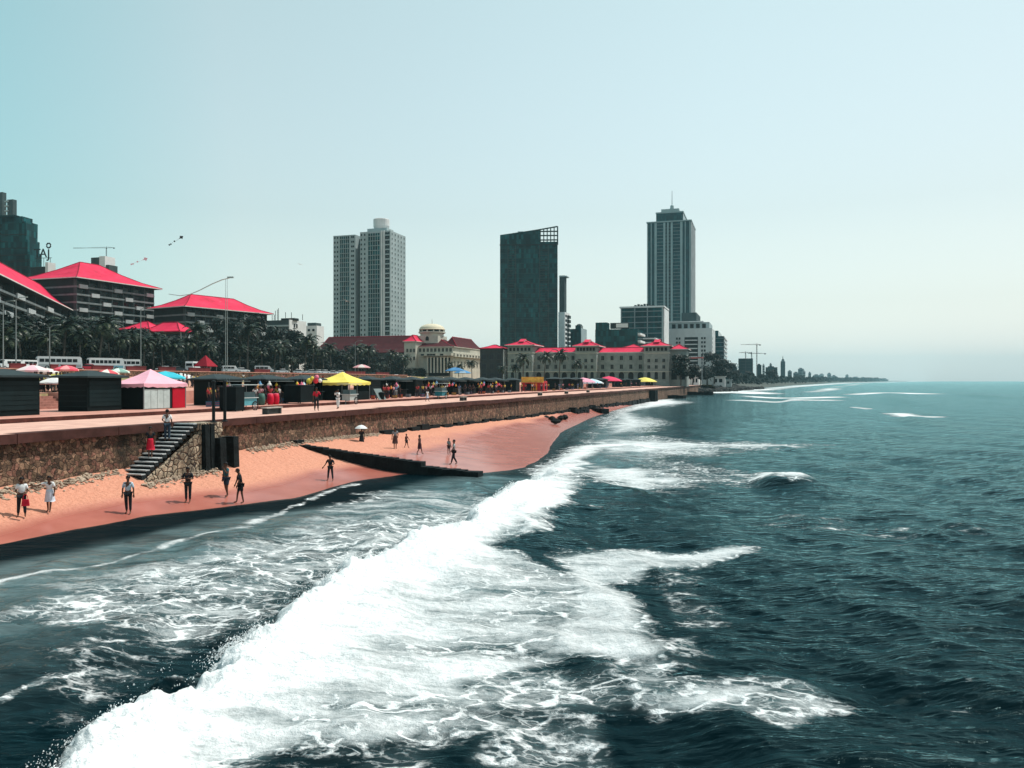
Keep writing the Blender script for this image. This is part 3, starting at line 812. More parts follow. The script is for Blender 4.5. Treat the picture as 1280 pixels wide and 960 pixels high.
def small_groyne(px0, py0, px1, py1, h, wdt, label):
    x0, y0 = sight(px0, py0, .3); x1, y1 = sight(px1, py1, .3)
    a = math.atan2(y1-y0, x1-x0); l_ = math.hypot(x1-x0, y1-y0)
    t = empty('groyne', (x0, y0, 0), a, label, 'groyne')
    b = MB(); n = max(3, int(l_/1.5)); q = random.Random(px0)
    for k in range(n): b.box(l_*k/n, l_*(k+1)/n-.01, -wdt+q.uniform(-.2,.2), wdt+q.uniform(-.2,.2), -1.5, h+q.uniform(-.15,.15))
    b.obj('blocks', weed, t)
    MB().box(-.6, .8, -wdt*.8, wdt*.8, -1, h+.7).obj('head_block', weed, t)
small_groyne(716, 520, 733, 517, 1.1, .8, 'dark stub of a groyne at the foot of the wall beyond the beach')
small_groyne(738, 515, 757, 516, 1.0, .9, 'low dark block in the surf just off the far end of the sand')
small_groyne(822, 497, 856, 497.5, 1.3, 1.2, 'dark breakwater arm in the surf beside the far buttress')
small_groyne(856, 492.5, 889, 493.5, 1.4, 1.3, 'farthest dark breakwater arm at the end of the sea wall')

# ---- loose stone at the foot of the wall
def rocks(name, spots, m_):
    b = MB(); rr_ = random.Random(11)
    for x, y, z, r in spots:
        i = len(b.v); a = rr_.random()*6.3; k1, k2 = rr_.uniform(.7,1.3), rr_.uniform(.5,.9)
        for dx, dy, dz in ((1,0,-.2),(0,1,-.2),(-1,0,-.2),(0,-1,-.2),(.6,.6,.45),(-.6,.6,.5),(-.6,-.6,.4),(.6,-.6,.5),(0,0,.85)):
            j = rr_.uniform(.8,1.2)
            X1, Y1 = dx*r*k1*j, dy*r*j
            b.v.append((x+X1*math.cos(a)-Y1*math.sin(a), y+X1*math.sin(a)+Y1*math.cos(a), z+dz*r*k2*j))
        for f in ((0,4,7),(0,1,4),(1,5,4),(1,2,5),(2,6,5),(2,3,6),(3,7,6),(3,0,7),(4,5,8),(5,6,8),(6,7,8),(7,4,8)):
            b.f.append(tuple(i+q for q in f)); b.m.append(0)
    return tag(b.obj(name, m_), kind='stuff')
sp_ = []
for _ in range(2600):
    s_ = random.uniform(18, s_bot-.3) if random.random() < .62 else random.uniform(s_top+6.5, 74)
    d_ = .35+abs(random.gauss(0,.26)); x_, y_ = xy(s_, d_)
    sp_.append((x_, y_, float(sand_z(np.array(s_), np.array(d_)))+random.uniform(-.04,.22)*max(0,1-d_/1.0), random.uniform(.04,.12)))
for _ in range(420):
    s_ = random.uniform(s_bot-.4, s_top+1); d_ = 2.15+abs(random.gauss(0,.25)); x_, y_ = xy(s_, d_)
    sp_.append((x_, y_, float(sand_z(np.array(s_), np.array(d_)))+random.uniform(-.02,.12), random.uniform(.04,.11)))
rocks('rubble', sp_, mat('pale_rubble', (.46,.37,.28), .9, .5, 3.0, (.16,.115,.085)))
sp_ = []
for _ in range(700):
    s_ = random.uniform(455, 640); d_ = float(shore_d(np.array(s_)))+random.gauss(1.5, 4); x_, y_ = xy(s_, d_)
    sp_.append((x_, y_, random.uniform(.2, 1.6)+max(0, -(d_-float(shore_d(np.array(s_)))))*.22, random.uniform(.6, 1.9)))
rocks('shore_rocks', sp_, mat('dark_rock', (.05,.05,.048), .9, .6, .6, (.014,.018,.018)))
sp_ = []
for px, py in ((683,522),(690,523),(701,522),(706,521),(695,526)):
    x_, y_ = sight(px, py, .9); 
    t = empty('beach_rock', (x_, y_, .75), random.random()*3)
    rr_ = random.Random(px); b = MB(); b.lathe([(.02,-.3),(.55,-.1),(.62,.15),(.35,.42),(.02,.48)], 7, sx=1.3, sy=.8)
    b.v = [(x+rr_.uniform(-.1,.1), y+rr_.uniform(-.1,.1), z+rr_.uniform(-.06,.06)) for x, y, z in b.v]
    b.obj('stone', weed, t)
    tag(t, 'small dark rock lying on the wet sand below the far wall', 'rock', 'dark rocks on the far wet sand')
# ================================================================= buildings
def lot(x0, xc, x1, D):
    """footprint square to the shore: left edge, near right corner and far right edge seen in columns x0, xc, x1"""
    Xc = (xc-640)/1000*D; t0 = (x0-640)/1000; t1 = (x1-640)/1000
    w_ = (Xc - t0*D)/(NX + UX*t0)
    den = UX - UY*t1
    dep = min((t1*D - Xc)/den, 60) if (x1 > xc and den > .02) else max(14, D*.012)
    return (Xc - w_*NX, D + w_*UX), w_, dep
def up(py, D): return EYE + (476-py)*D/1000
WIN = {}
def win_mesh(w_, h_, style):
    k = (round(w_,2), round(h_,2), style)
    if k in WIN: return WIN[k]
    b = MB(); 
    if style == 'arch':
        n = 8; pts = [(-w_/2,0),(w_/2,0)] + [(w_/2*math.cos(math.pi*q/n), h_-w_/2+w_/2*math.sin(math.pi*q/n)) for q in range(n+1)]
        b.poly([(x, -.05, z) for x, z in pts], 0)
        for q in range(n):
            a0, a1 = math.pi*q/n, math.pi*(q+1)/n; r0, r1 = w_/2, w_/2+.28
            P_ = lambda r_, a_, y_: (r_*math.cos(a_), y_, h_-w_/2+r_*math.sin(a_))
            b.quad(P_(r0,a0,-.16), P_(r1,a0,-.16), P_(r1,a1,-.16), P_(r0,a1,-.16), 1); b.quad(P_(r0,a0,-.16), P_(r0,a1,-.16), P_(r0,a1,0), P_(r0,a0,0), 1)
        b.box(-w_/2-.28,-w_/2,-.16,0,0,h_-w_/2,1); b.box(w_/2,w_/2+.28,-.16,0,0,h_-w_/2,1)
    elif style == 'balcony':
        b.box(-w_/2, w_/2, -.06, .02, 0, h_, 0); b.box(-w_/2, w_/2, -1.1, 0, -.16, 0, 1); b.box(-w_/2, w_/2, -1.1, -1.03, 0, .9, 1)
    else:
        b.box(-w_/2, w_/2, -.05, .02, 0, h_, 0)
        fr = .12 if style == 'framed' else .06
        b.box(-w_/2-fr, w_/2+fr, -.20, 0, -.14, 0, 1); b.box(-w_/2-fr, w_/2+fr, -.16, 0, h_, h_+.12, 1)
        b.box(-w_/2-fr, -w_/2, -.12, 0, 0, h_, 1); b.box(w_/2, w_/2+fr, -.12, 0, 0, h_, 1)
        if style == 'framed': b.box(-.04, .04, -.09, -.05, 0, h_, 1)
    me = b.mesh('window'); WIN[k] = me; return me
def windows(root, spots, w_, h_, glass_m, frame_m, style='plain', name='window', budget=100):
    """spots: (x, y, z, rot) in the building's frame; each its own part, beyond the budget one part"""
    me = win_mesh(w_, h_, style)
    if not me.materials: me.materials.append(glass_m); me.materials.append(frame_m)
    elif me.materials[0] != glass_m or me.materials[1] != frame_m:
        me = me.copy(); me.materials.clear(); me.materials.append(glass_m); me.materials.append(frame_m)
    for (x, y, z, r_) in spots[:budget]:
        o = link(name, me, root, None, (x, y, z), (0,0,r_))
    rest = spots[budget:]
    if rest:
        b = MB(); src_v = [v.co.copy() for v in me.vertices]
        for (x, y, z, r_) in rest:
            i = len(b.v); c, s_ = math.cos(r_), math.sin(r_)
            b.v += [(x+v.x*c-v.y*s_, y+v.x*s_+v.y*c, z+v.z) for v in src_v]
            for f in me.polygons: b.f.append(tuple(i+q for q in f.vertices)); b.m.append(f.material_index)
        o = b.obj(name+'_rest' if False else 'upper_windows', [glass_m, frame_m], root); o['kind'] = 'stuff'
def hip(root, x0, x1, y0, y1, z0, h_, m_, eave=1.2, ridge_in=None, name='roof', gable=0, fascia=None):
    b = MB(); x0 -= eave; x1 += eave; y0 -= eave; y1 += eave
    w_, d_ = x1-x0, y1-y0; r_ = ridge_in if ridge_in is not None else min(w_, d_)/2
    if w_ >= d_: A, B_ = (x0+r_, (y0+y1)/2, z0+h_), (x1-r_, (y0+y1)/2, z0+h_)
    else: A, B_ = ((x0+x1)/2, y0+r_, z0+h_), ((x0+x1)/2, y1-r_, z0+h_)
    # slightly hollow slopes, as tiled hips sag towards the eaves
    def mid(p, q, t_, sag): return tuple(p[k]*(1-t_)+q[k]*t_ - (sag if k == 2 else 0) for k in range(3))
    c = [(x0,y0,z0),(x1,y0,z0),(x1,y1,z0),(x0,y1,z0)]
    top = [A, B_, B_, A] if w_ >= d_ else [A, A, B_, B_]
    prev = c
    for t_, sag in ((.33, .10*h_), (.66, .09*h_), (1, 0)):
        cur = [mid(c[k], top[k], t_, sag) for k in range(4)]
        for k in range(4):
            j = (k+1) % 4; b.quad(prev[k], prev[j], cur[j], cur[k], 0)
        prev = cur
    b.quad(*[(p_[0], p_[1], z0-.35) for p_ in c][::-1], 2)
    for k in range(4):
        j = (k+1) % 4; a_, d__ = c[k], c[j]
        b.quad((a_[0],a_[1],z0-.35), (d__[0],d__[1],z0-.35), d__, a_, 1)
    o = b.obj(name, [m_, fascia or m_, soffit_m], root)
    cap = MB()
    for k in range(4):
        cap.tube([c[k], mid(c[k], top[k], .33, .10*h_), mid(c[k], top[k], .66, .09*h_), top[k]], .20, 5)
    if (Vector(A)-Vector(B_)).length > .5: cap.tube([A, B_], .22, 5)
    cap.obj('ridge_cap', roof_d2, root)
    if gable:
        g = MB(); zc = z0+h_*.62; gx0, gx1 = A[0]-gable, B_[0]+gable; yc = A[1]; gy = (y1-y0)*.24
        zr = z0+h_+gable*.28
        g.quad((gx0,yc-gy,zc),(gx1,yc-gy,zc),(gx1,yc,zr),(gx0,yc,zr),0); g.quad((gx1,yc+gy,zc),(gx0,yc+gy,zc),(gx0,yc,zr),(gx1,yc,zr),0)
        g.tri((gx0+.2,yc-gy,zc),(gx0+.2,yc,zr-.2),(gx0+.2,yc+gy,zc),1); g.tri((gx1-.2,yc-gy,zc),(gx1-.2,yc+gy,zc),(gx1-.2,yc,zr-.2),1)
        g.obj('roof_gable', [m_, fascia or m_], root)
    return o

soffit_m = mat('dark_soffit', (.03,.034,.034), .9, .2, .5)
roof_d2 = mat('ridge_tiles', (.30,.012,.035), .8, .3, 1.0)
roof_m, nt, p = base_mat('red_roof_tiles')
tc = nn(nt, 'ShaderNodeTexCoord').outputs['Object']
spz = nn(nt, 'ShaderNodeSeparateXYZ'); nt.links.new(tc, spz.inputs[0])
row = math_(nt, 'FRACT', math_(nt, 'MULTIPLY', spz.outputs[2], 2.6))
fade = noise(nt, tc, .22, 6, .7)
rc = ramp(nt, fade, [(.30, (.42,.012,.040)), (.50, (.62,.015,.066)), (.72, (.70,.040,.095))])
nt.links.new(mix(nt, math_(nt, 'MULTIPLY', sstep(nt, row, .22, .0), .45), rc, (.22,.008,.025)), p.inputs['Base Color'])
val(p.inputs['Roughness'], .7); val(p.inputs['Specular IOR Level'], .15)
roof_d = mat('dark_red_roof', (.07,.012,.016), .8, .3, .5)
fascia_m = mat('pale_fascia', (.62,.60,.57), .8, .2, .8)
conc = mat('pale_concrete', (.36,.425,.43), .85, .3, .12, (.28,.345,.35))
conc_d = mat('grey_concrete', (.055,.078,.080), .85, .3, .2)
white_m = mat('white_render', (.70,.71,.70), .8, .2, .15)
cream = mat('cream_render', (.52,.50,.42), .85, .25, .3, (.40,.39,.33))
old_wall = mat('weathered_plaster', (.27,.295,.275), .9, .35, .35, (.18,.205,.195))
dark_glass = mat('dark_window_glass', (.003,.008,.010), .15, .4, .3, spec=.15)
teal_glass = facade_glass('teal_curtain_wall', (.002,.024,.028), (.010,.115,.125))
tower_glass = facade_glass('tower_curtain_wall', (.0015,.030,.036), (.010,.10,.11), 1.5, 3.6)
steel = mat('grey_steel', (.22,.26,.27), .5, .2, 1)
dark_frame = mat('dark_frame', (.02,.028,.03), .7, .3, .5)

def building(name, x0, xc, x1, D, ztop, label, wall, zb=3.0, cat='building', group=None, wname='walls'):
    (bx, by), w_, dep = lot(x0, xc, x1, D)
    root = empty(name, (bx, by, 0), SHORE, label, cat, group)
    MB().box(0, w_, 0, dep, zb, ztop).obj(wname, wall, root)
    return root, w_, dep
FR, RT = 0.0, math.pi/2          # facing the viewer; facing the sea

# ---- white twin tower
D = 520; zt = up(288, D)
(bx, by), w_, dep = lot(450, 488, 507, D)
root = empty('apartment_tower', (bx, by, 0), SHORE, 'pale twin apartment tower with rows of small windows and dark balcony columns', 'tower')
MB().box(0, w_, 0, dep, 4, zt).obj('right_slab' if False else 'tower_slab', conc, root)
wl = (-36*.52)/NX
b = MB(); b.box(wl-1, -4.2, 1.5, 22, 4, up(290, D)); b.obj('tower_slab', conc, root)
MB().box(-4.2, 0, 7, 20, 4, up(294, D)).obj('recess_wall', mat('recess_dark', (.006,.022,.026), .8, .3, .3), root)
MB().box(w_*.1, w_*.75, 6, 16, zt, zt+3.2).obj('roof_storey', conc, root)
o = MB().lathe([(4.6,0),(5.4,2),(5.4,6.5),(5.0,6.8)], 20).obj('roof_drum', white_m, root, False, (w_*.46, 11, zt+3.2))
fl = 3.12; nf = int((zt-8)/fl)
sm, bal = [], []
zz = [zt-2.6-k*fl for k in range(nf)]
for z in zz:
    for x in (1.0, 3.5, w_-2.0): sm.append((x, 0, z, FR))
    for y in np.linspace(2.5, dep-2.5, 5): sm.append((w_, float(y), z, RT))
    for x in (wl+.2, wl+2.2, -5.6, -8.0+1.2): sm.append((x, 1.5, z-.6, FR))
windows(root, sm, .95, 1.35, dark_glass, conc, 'plain')
for (x0_, x1_, y_, dz) in ((w_*.27, w_*.66, 0, 0), (wl+4, -8.6, 1.5, -.6)):
    b = MB(); b.box(x0_, x1_, y_-.03, y_+.3, 8, zt-1.2+dz); b.obj('balcony_glass', teal_glass, root)
    for k, z in enumerate(zz):
        b = MB(); b.box(x0_-.2, x1_+.2, y_-.55, y_-.04, z-.72+dz, z-.42+dz); b.obj('balcony_slab', conc, root)
    for x in np.linspace(x0_, x1_, 6): 
        b = MB(); b.box(x-.13, x+.13, y_-.30, y_-.035, 8, zt-1.2+dz); b.obj('pier', conc, root)
for x in (w_*.78, w_*.70):
    b = MB(); b.box(x, x+.9, -.5, -.003, 6, zt+.3); b.obj('pier', white_m, root)
b = MB(); b.box(w_*.83, w_*.97, -.06, .2, 8, zt-1); b.obj('window_column', dark_glass, root)
for z in zz:
    b = MB(); b.box(w_*.82, w_*.98, -.3, -.07, z-.75, z+.1); b.obj('spandrel', conc, root)

# ---- dark glass tower with a slanting top
D = 540
(bx, by), w_, dep = lot(625, 697, 699, D); dep = 26
GT = R(-3.0); w_ = (697-625)/1000*D/(math.cos(GT)+.0*math.sin(GT)); Xc = .057*D
bx, by = Xc-w_*math.cos(GT), D-w_*math.sin(GT)
root = empty('glass_tower', (bx, by, 0), GT, 'dark green glass tower with a slanting top between the twin tower and the spired one', 'tower')
zl, zr = up(293, D), up(283, D); zm = up(302, D)
b = MB(); b.box(0, w_, 0, dep, 4, zm); b.obj('curtain_wall', teal_glass, root)
b = MB(); xs = w_*.70
zi = zl+(zr-zl)*.7
b.prism([(0,.4),(xs,.4),(xs,dep-.4),(0,dep-.4)], zm, zm+1)
i = len(b.v); b.v += [(0,.1,zm+1),(xs,.1,zm+1),(xs,.1,zi),(0,.1,zl),(0,6,zm+1),(xs,6,zm+1),(xs,6,zi),(0,6,zl)]
for f in ((0,1,2,3),(7,6,5,4),(1,5,6,2),(0,3,7,4),(3,2,6,7)): b.f.append(tuple(i+k for k in f)); b.m.append(0)
b.obj('parapet', teal_glass, root)
b = MB()
b.tube([(xs-4,.3,zi-1), (w_,.3,zr)], .5, 6)
for x in np.linspace(xs, w_, 6): b.tube([(x,.3,zm), (x,.3,zl+(zr-zl)*x/w_)], .40, 6)
for z in (zm+1.2, zm+4.2, zm+7.0): b.tube([(xs,.3,z), (w_,.3,z)], .48, 6)
b.tube([(w_,.3,zm-2),(w_,.3,zr)], .5, 6)
b.obj('open_frame', mat('frame_teal', (.03,.06,.062), .6, .2), root)
b = MB(); b.box(-.3, w_+.3, -.35, -.01, zm-2.3, zm-1.7); b.obj('cornice', dark_frame, root)
for k in range(27):
    z = zm-4.4-k*3.4
    b = MB(); b.box(0, w_, -.12, -.004, z, z+.34); b.obj('floor_line', mat('spandrel_teal', (.02,.085,.09), .5, .5, .15), root)
MB().box(w_*.30, w_*.40, 8, 14, zl-1, up(286, D)).obj('plant_room', conc, root)
for (a, c) in ((.14, .27), (.69, .84)):
    for x in (a, c):
        b = MB(); b.box(w_*x-.22, w_*x+.22, -.5, -.005, 6, zm-2.4); b.obj('pier', conc_d, root)
    for k in range(26):
        z = zm-6-k*3.4
        b = MB(); b.box(w_*a+.25, w_*c-.25, -.8, -.01, z, z+.28); b.obj('balcony_slab', conc_d, root)

# ---- slim white tower behind it
root, w_, dep = building('apartment_tower', 698, 706, 712, 640, up(390, 640), 'slim white striped tower just right of the dark glass tower', white_m, cat='tower')
b = MB(); b.box(.5, w_-.5, 1, 8, up(390, 640), up(344, 640)); b.obj('lift_shaft', conc_d, root)
b = MB(); b.box(w_*.1, w_+1.5, .5, 9, up(346, 640), up(344.5, 640)); b.obj('roof_slab', conc, root)
for k in range(20):
    z = up(392, 640)-k*3.6
    b = MB(); b.box(w_-.2, w_+.06, 1.5, dep*.42, z-2.6, z-.6); b.obj('window', dark_glass, root)
    b = MB(); b.box(w_-.2, w_+1.4, dep*.5, dep*.93, z-3.0, z-.7); b.obj('balcony', dark_glass, root)

# ---- tall spired tower
D = 900
(bx, by), w_, dep = lot(809, 863.5, 870, D)
root = empty('spired_tower', (bx, by, 0), SHORE, 'tallest tower, green glass with pale piers, a stepped crown and a thin spire', 'tower')
zt = up(276, D)
MB().box(0, w_, 0, dep, 4, zt).obj('curtain_wall', tower_glass, root)
pier_m = mat('pale_pier', (.33,.40,.40), .7, .2, .1)
for x, wd in ((0, .9), (.085, 1.0), (.17, 2.6), (.375, 2.2), (.465, 1.5), (.545, 2.2), (.76, 2.6), (.865, 1.0), (.97, 1.2)):
    b = MB(); b.box(w_*x, w_*x+wd, -.9, -.004, 6, zt-.5); b.obj('pier', pier_m, root)
for q in range(4):
    b = MB(); b.box(w_+.004, w_+.9, dep*(.04+.28*q), dep*(.04+.28*q)+4, 6, zt-.5); b.obj('pier', white_m, root)
sp_ = []
for k in range(34):
    z = zt-6-k*3.9
    for x in (.432, .518): sp_.append((w_*x, -.3, z, FR))
windows(root, sp_, 2.5, 2.4, dark_glass, pier_m, 'plain')
for k in range(40):
    z = zt-3-k*3.9
    b = MB(); b.box(w_*.23, w_*.37, -.3, -.005, z, z+.5); b.obj('floor_band', pier_m if k == 17 else steel, root)
    b = MB(); b.box(w_*.60, w_*.755, -.3, -.005, z, z+.5); b.obj('floor_band', steel, root)
b = MB(); b.box(-.8, w_+1, -1.2, dep+1, zt, zt+1.3); b.obj('cornice', pier_m, root)
b = MB(); b.box(w_*.2, w_*.82, 3, dep-3, zt+1.3, up(264, D)); b.obj('crown_storey', tower_glass, root)
b = MB(); b.box(w_*.19, w_*.83, 2.5, dep-2.5, up(264, D), up(263, D)+.6); b.obj('cornice', pier_m, root)
b = MB(); b.box(w_*.31, w_*.72, 6, dep-6, up(263, D)+.6, up(258, D)); b.obj('crown_storey', pier_m, root)
b = MB(); b.lathe([(4.6,0),(4.2,3.5),(2.4,4.2),(2.0,8.5),(.5,9.5)], 12, 0, (w_*.51, dep/2, up(258, D))); b.obj('lantern', pier_m, root)
b = MB(); b.tube([(w_*.51, dep/2, up(252, D)), (w_*.51, dep/2, up(229, D))], [.5, .22], 6); b.obj('spire', steel, root)
MB().box(w_*.8, w_*1.13, -3, dep, 4, up(391, D)).obj('podium', conc_d, root)

# ---- the cluster in front of it
root, w_, dep = building('glass_office', 776, 829, 835, 520, up(384, 520), 'green glass office block with a flat white roof edge below the spired tower', tower_glass, wname='curtain_wall')
b = MB(); b.box(-.8, w_+.8, -.8, dep, up(384,520), up(382,520)); b.obj('roof_edge', white_m, root)
for x in (0, .32, .62, .97):
    b = MB(); b.box(w_*x, w_*x+.7, -.6, -.004, 5, up(384,520)-.1); b.obj('pier', conc if x > .9 else steel, root)
b = MB(); b.box(w_+.004, w_+.6, 1, dep, 5, up(385,520)); b.obj('side_wall', white_m, root)
for k in range(7):
    z = up(389,520)-k*3.6; b = MB(); b.box(0, w_, -.35, -.006, z, z+.5); b.obj('floor_band', steel, root)
b = MB(); rr_ = random.Random(3)
for k in range(7): b.box(w_*.3+k*2, w_*.3+k*2+1.3, 4, 7, up(382,520), up(382,520)+rr_.uniform(.8,2.6))
b.obj('roof_plant', dark_frame, root)
root, w_, dep = building('office_block', 744, 797, 804, 470, up(411, 470), 'low dark office block with a white sign panel on its roof', teal_glass, wname='curtain_wall')
MB().box(0, w_*.27, 1, 10, up(411,470), up(402,470)).obj('stair_tower', teal_glass, root)
MB().box(w_*.36, w_*.80, -.2, .4, up(410.5,470), up(403,470)).obj('roof_sign', dark_frame, root)
MB().box(w_*.50, w_*.78, -.5, -.21, up(409,470), up(404,470)).obj('sign_panel', white_m, root)
for k in range(5):
    z = up(416,470)-k*4.3; b = MB(); b.box(w_-.2, w_+1.6, .8, dep*.9, z-1.2, z); b.obj('balcony', white_m, root)
root, w_, dep = building('office_block', 713, 726, 733, 600, up(411, 600), 'small dark glass block with a pale side wall right of the slim tower', teal_glass, wname='curtain_wall')
MB().box(w_+.004, w_+.3, 0, dep, 4, up(410,600)).obj('side_wall', conc, root)
MB().box(w_*.45, w_*.97, 1, 9, up(411,600), up(406.5,600)).obj('plant_room', tower_glass, root)
b = MB(); b.lathe([(2.4,0),(1.6,.9),(.2,1.3)], 10, 0, (w_*.75, 4, up(406.5,600))); b.obj('roof_dish', conc_d, root)
root, w_, dep = building('storey_block', 804, 818, 826, 500, up(421, 500), 'stepped pale terrace block beside the low dark office block', conc_d)
for k in range(3):
    b = MB(); b.box(-1-k, w_+1, -1.5, dep, up(424+k*5,500), up(422.5+k*5,500)); b.obj('terrace_slab', white_m, root)
# white hotel block with balconies
D = 560
root, w_, dep = building('hotel_block', 834, 890, 894, D, up(410, D), 'white hotel block with paired windows and curved balconies below the spired tower', mat('white_hotel', (.56,.58,.57), .8, .2, .1))
b = MB(); b.box(1, w_-2, 3, dep, up(410,D), up(402,D)); b.obj('roof_storey', conc, root)
b = MB(); b.box(0, w_-6, 2, dep, up(402,D), up(400.5,D)); b.obj('roof_slab', white_m, root)
for k in range(6):
    b = MB(); b.box(3+k*4.2, 5.6+k*4.2, 2.9, 3.1, up(409.5,D), up(404,D)); b.obj('window', dark_glass, root)
sp_ = []
for k in range(9):
    z = up(424,D)-k*2.9
    for x in (.22, .28, .78, .84): sp_.append((w_*x, 0, z, FR))
    for y in (4, 9): sp_.append((w_, y, z, RT))
windows(root, sp_, 1.3, 1.6, dark_glass, white_m, 'plain')
for k in range(9):
    z = up(424,D)-k*2.9
    b = MB(); b.box(w_*.40, w_*.68, -.9, -.004, z-.9, z-.2); b.obj('balcony', white_m, root)
b = MB(); b.box(w_*.39, w_*.69, -.1, .2, 6, up(421,D)); b.obj('balcony_glass', dark_glass, root)
root, w_, dep = building('dark_tower', 889, 905, 911, 640, up(420, 640), 'narrow dark glass tower at the seaward end of the buildings', teal_glass, cat='tower', wname='curtain_wall')
MB().box(0, w_*.55, 2, dep, up(420,640), up(413,640)).obj('roof_storey', tower_glass, root)
for k in range(10):
    z = up(423,640)-k*3.4; b = MB(); b.box(-.2, w_+.4, -.4, -.005, z, z+.4); b.obj('floor_band', steel, root)
    b = MB(); b.box(w_+.005, w_+.8, 2, dep*.9, z, z+1.0); b.obj('balcony', white_m, root)

# ---- the old seaside hotel: three hipped pavilions, two arcaded wings
D = 352
(bx, by), w_, dep = lot(637, 841, 843, D)
root = empty('seaside_hotel', (bx, by, 0), SHORE, 'long weathered colonial hotel with red hipped pavilions and arcaded wings by the sea', 'hotel')
def fx(px):       # local x of a column on the front plane
    t = (px-640)/1000; return (t*by - bx)/(NX - t*NY)
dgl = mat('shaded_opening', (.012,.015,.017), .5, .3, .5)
zb = 4.0
pav = [(637, 667.5, 431), (721, 747, 432), (806, 837, 432)]
for (a, c, pe) in pav:
    x0_, x1_ = fx(a), fx(c); Dl = by + NY*(x0_+x1_)/2; ze = up(pe+1.5, Dl)
    MB().box(x0_, x1_, -3, 12, zb, ze).obj('pavilion_wall', old_wall, root)
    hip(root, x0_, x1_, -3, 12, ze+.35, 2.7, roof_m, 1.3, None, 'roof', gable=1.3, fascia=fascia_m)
    m3 = (x1_-x0_)
    top = []; lo = []
    for q in (.2, .5, .8):
        lo.append((x0_+m3*q, -3, up(461, Dl), FR)); lo.append((x0_+m3*q, -3, up(453, Dl), FR))
    windows(root, lo, 1.15, 1.5, dgl, old_wall, 'framed')
    windows(root, [(x0_+m3*q, -3, up(439, Dl), FR) for q in (.12,.27,.42,.58,.73,.88)], 1.1, 1.5, dgl, old_wall, 'plain')
    windows(root, [(x0_+m3*q, -3, up(474, Dl), FR) for q in (.2,.5,.8)], 1.5, 3.3, dgl, old_wall, 'arch', 'arch')
    windows(root, [(x1_, y_, up(z_, Dl), RT) for y_ in (0, 4, 8) for z_ in (461, 452)], 1.0, 1.6, dgl, cream, 'framed')
    for z_ in (up(442, Dl), up(465, Dl)):
        b = MB(); b.box(x0_-.25, x1_+.25, -3.25, 12, z_, z_+.3); b.obj('string_course', cream, root)
for (a, c) in ((667.5, 721), (747, 806), (837, 858)):
    x0_, x1_ = fx(a)+.01, fx(c)-.01; Dl = by + NY*(x0_+x1_)/2; ze = up(441, Dl) if a < 830 else up(437, Dl)
    MB().box(x0_, x1_, 1.2, 13, zb, ze).obj('wing_wall', old_wall, root)
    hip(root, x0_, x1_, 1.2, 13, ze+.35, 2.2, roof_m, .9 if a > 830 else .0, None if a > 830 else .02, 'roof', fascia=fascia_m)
    n = 5 if a < 830 else 2; m3 = x1_-x0_
    windows(root, [(x0_+m3*(q+.5)/n, 1.2, up(z_, Dl), FR) for q in range(n) for z_ in (450, 461)], 1.3, 1.9, dgl, old_wall, 'framed')
    windows(root, [(x0_+m3*(q+.5)/n, 1.2, up(474.5, Dl), FR) for q in range(n)], 2.4, 3.4, dgl, old_wall, 'arch', 'arch')
    b = MB(); b.box(x0_, x1_, .6, 1.19, up(464, Dl)-.35, up(464, Dl)); b.obj('string_course', cream, root)
b = MB(); x0_, x1_ = fx(768), fx(800); b.box(x0_, x1_, 14, 26, zb, up(434, D))
b.obj('rear_wing_wall', old_wall, root); hip(root, x0_, x1_, 14, 26, up(434, D)+.36, 2.0, roof_m, .6, None, 'roof', fascia=fascia_m)
# grey block with a red roof to its left
D = 372
root, w_, dep = building('shuttered_block', 600, 629, 637, D, up(436, D), 'dark grey three storey block with a flat red roof left of the colonial hotel', mat('dark_grey_plaster', (.045,.05,.054), .85, .3, .4))
hip(root, 0, w_, 0, dep, up(436, D)+.36, 1.7, roof_m, .5, None, 'roof', fascia=roof_d)
dg2 = mat('shuttered_glass', (.03,.035,.045), .5, .3, 1)
windows(root, [(w_*q, 0, up(z_, D), FR) for q in (.17,.5,.83) for z_ in (449, 461, 473)], 2.2, 2.4, dg2, conc_d, 'framed')
MB().box(w_+.004, w_+.25, 0, dep, 4, up(437, D)).obj('end_wall', white_m, root)
windows(root, [(w_+.25, dep*q, up(z_, D), RT) for q in (.3,.7) for z_ in (448, 459, 470)], 1.2, 2.2, dark_glass, white_m, 'framed')

# ---- cream ministry with a dome
D = 385
(bx, by), w_, dep = lot(512, 566, 602, D)
root = empty('domed_building', (bx, by, 0), SHORE, 'cream civic building with a white dome, colonnade and red and dark roofs', 'building')
ze = up(434, D)
MB().box(0, w_, 0, dep, 4, ze).obj('walls', cream, root)
hip(root, 0, w_, .3, 24, ze+.36, 4.6, roof_d, .8, None, 'roof', fascia=cream)
hip(root, w_*.62, w_, 6, dep, ze+.37, 5.2, roof_d, .3, None, 'roof', fascia=cream)
b = MB(); xr0, xr1 = -1.5, w_*.2; b.box(xr0, xr1, -3, 9, 4, up(427, D)); b.obj('corner_block', cream, root)
hip(root, xr0, xr1, -3, 9, up(427, D)+.36, 3.2, roof_m, .7, None, 'roof', fascia=cream)
cx = w_*.30; zd = up(424, D); DY = 12
b = MB(); b.box(cx-5.6, cx+5.6, DY-6, DY+6, up(436, D), up(418, D)); b.obj('porch_block', cream, root)
windows(root, [(cx, DY-6, up(424.5, D), FR)], 1.8, 2.2, dgl, cream, 'arch', 'arch')
b = MB(); b.lathe([(5.9, up(418,D)+.01),(5.9, up(415,D)),(6.8, up(414,D)),(6.8, up(412.5,D))], 24, 0, (cx, DY, 0)); b.obj('drum', cream, root)
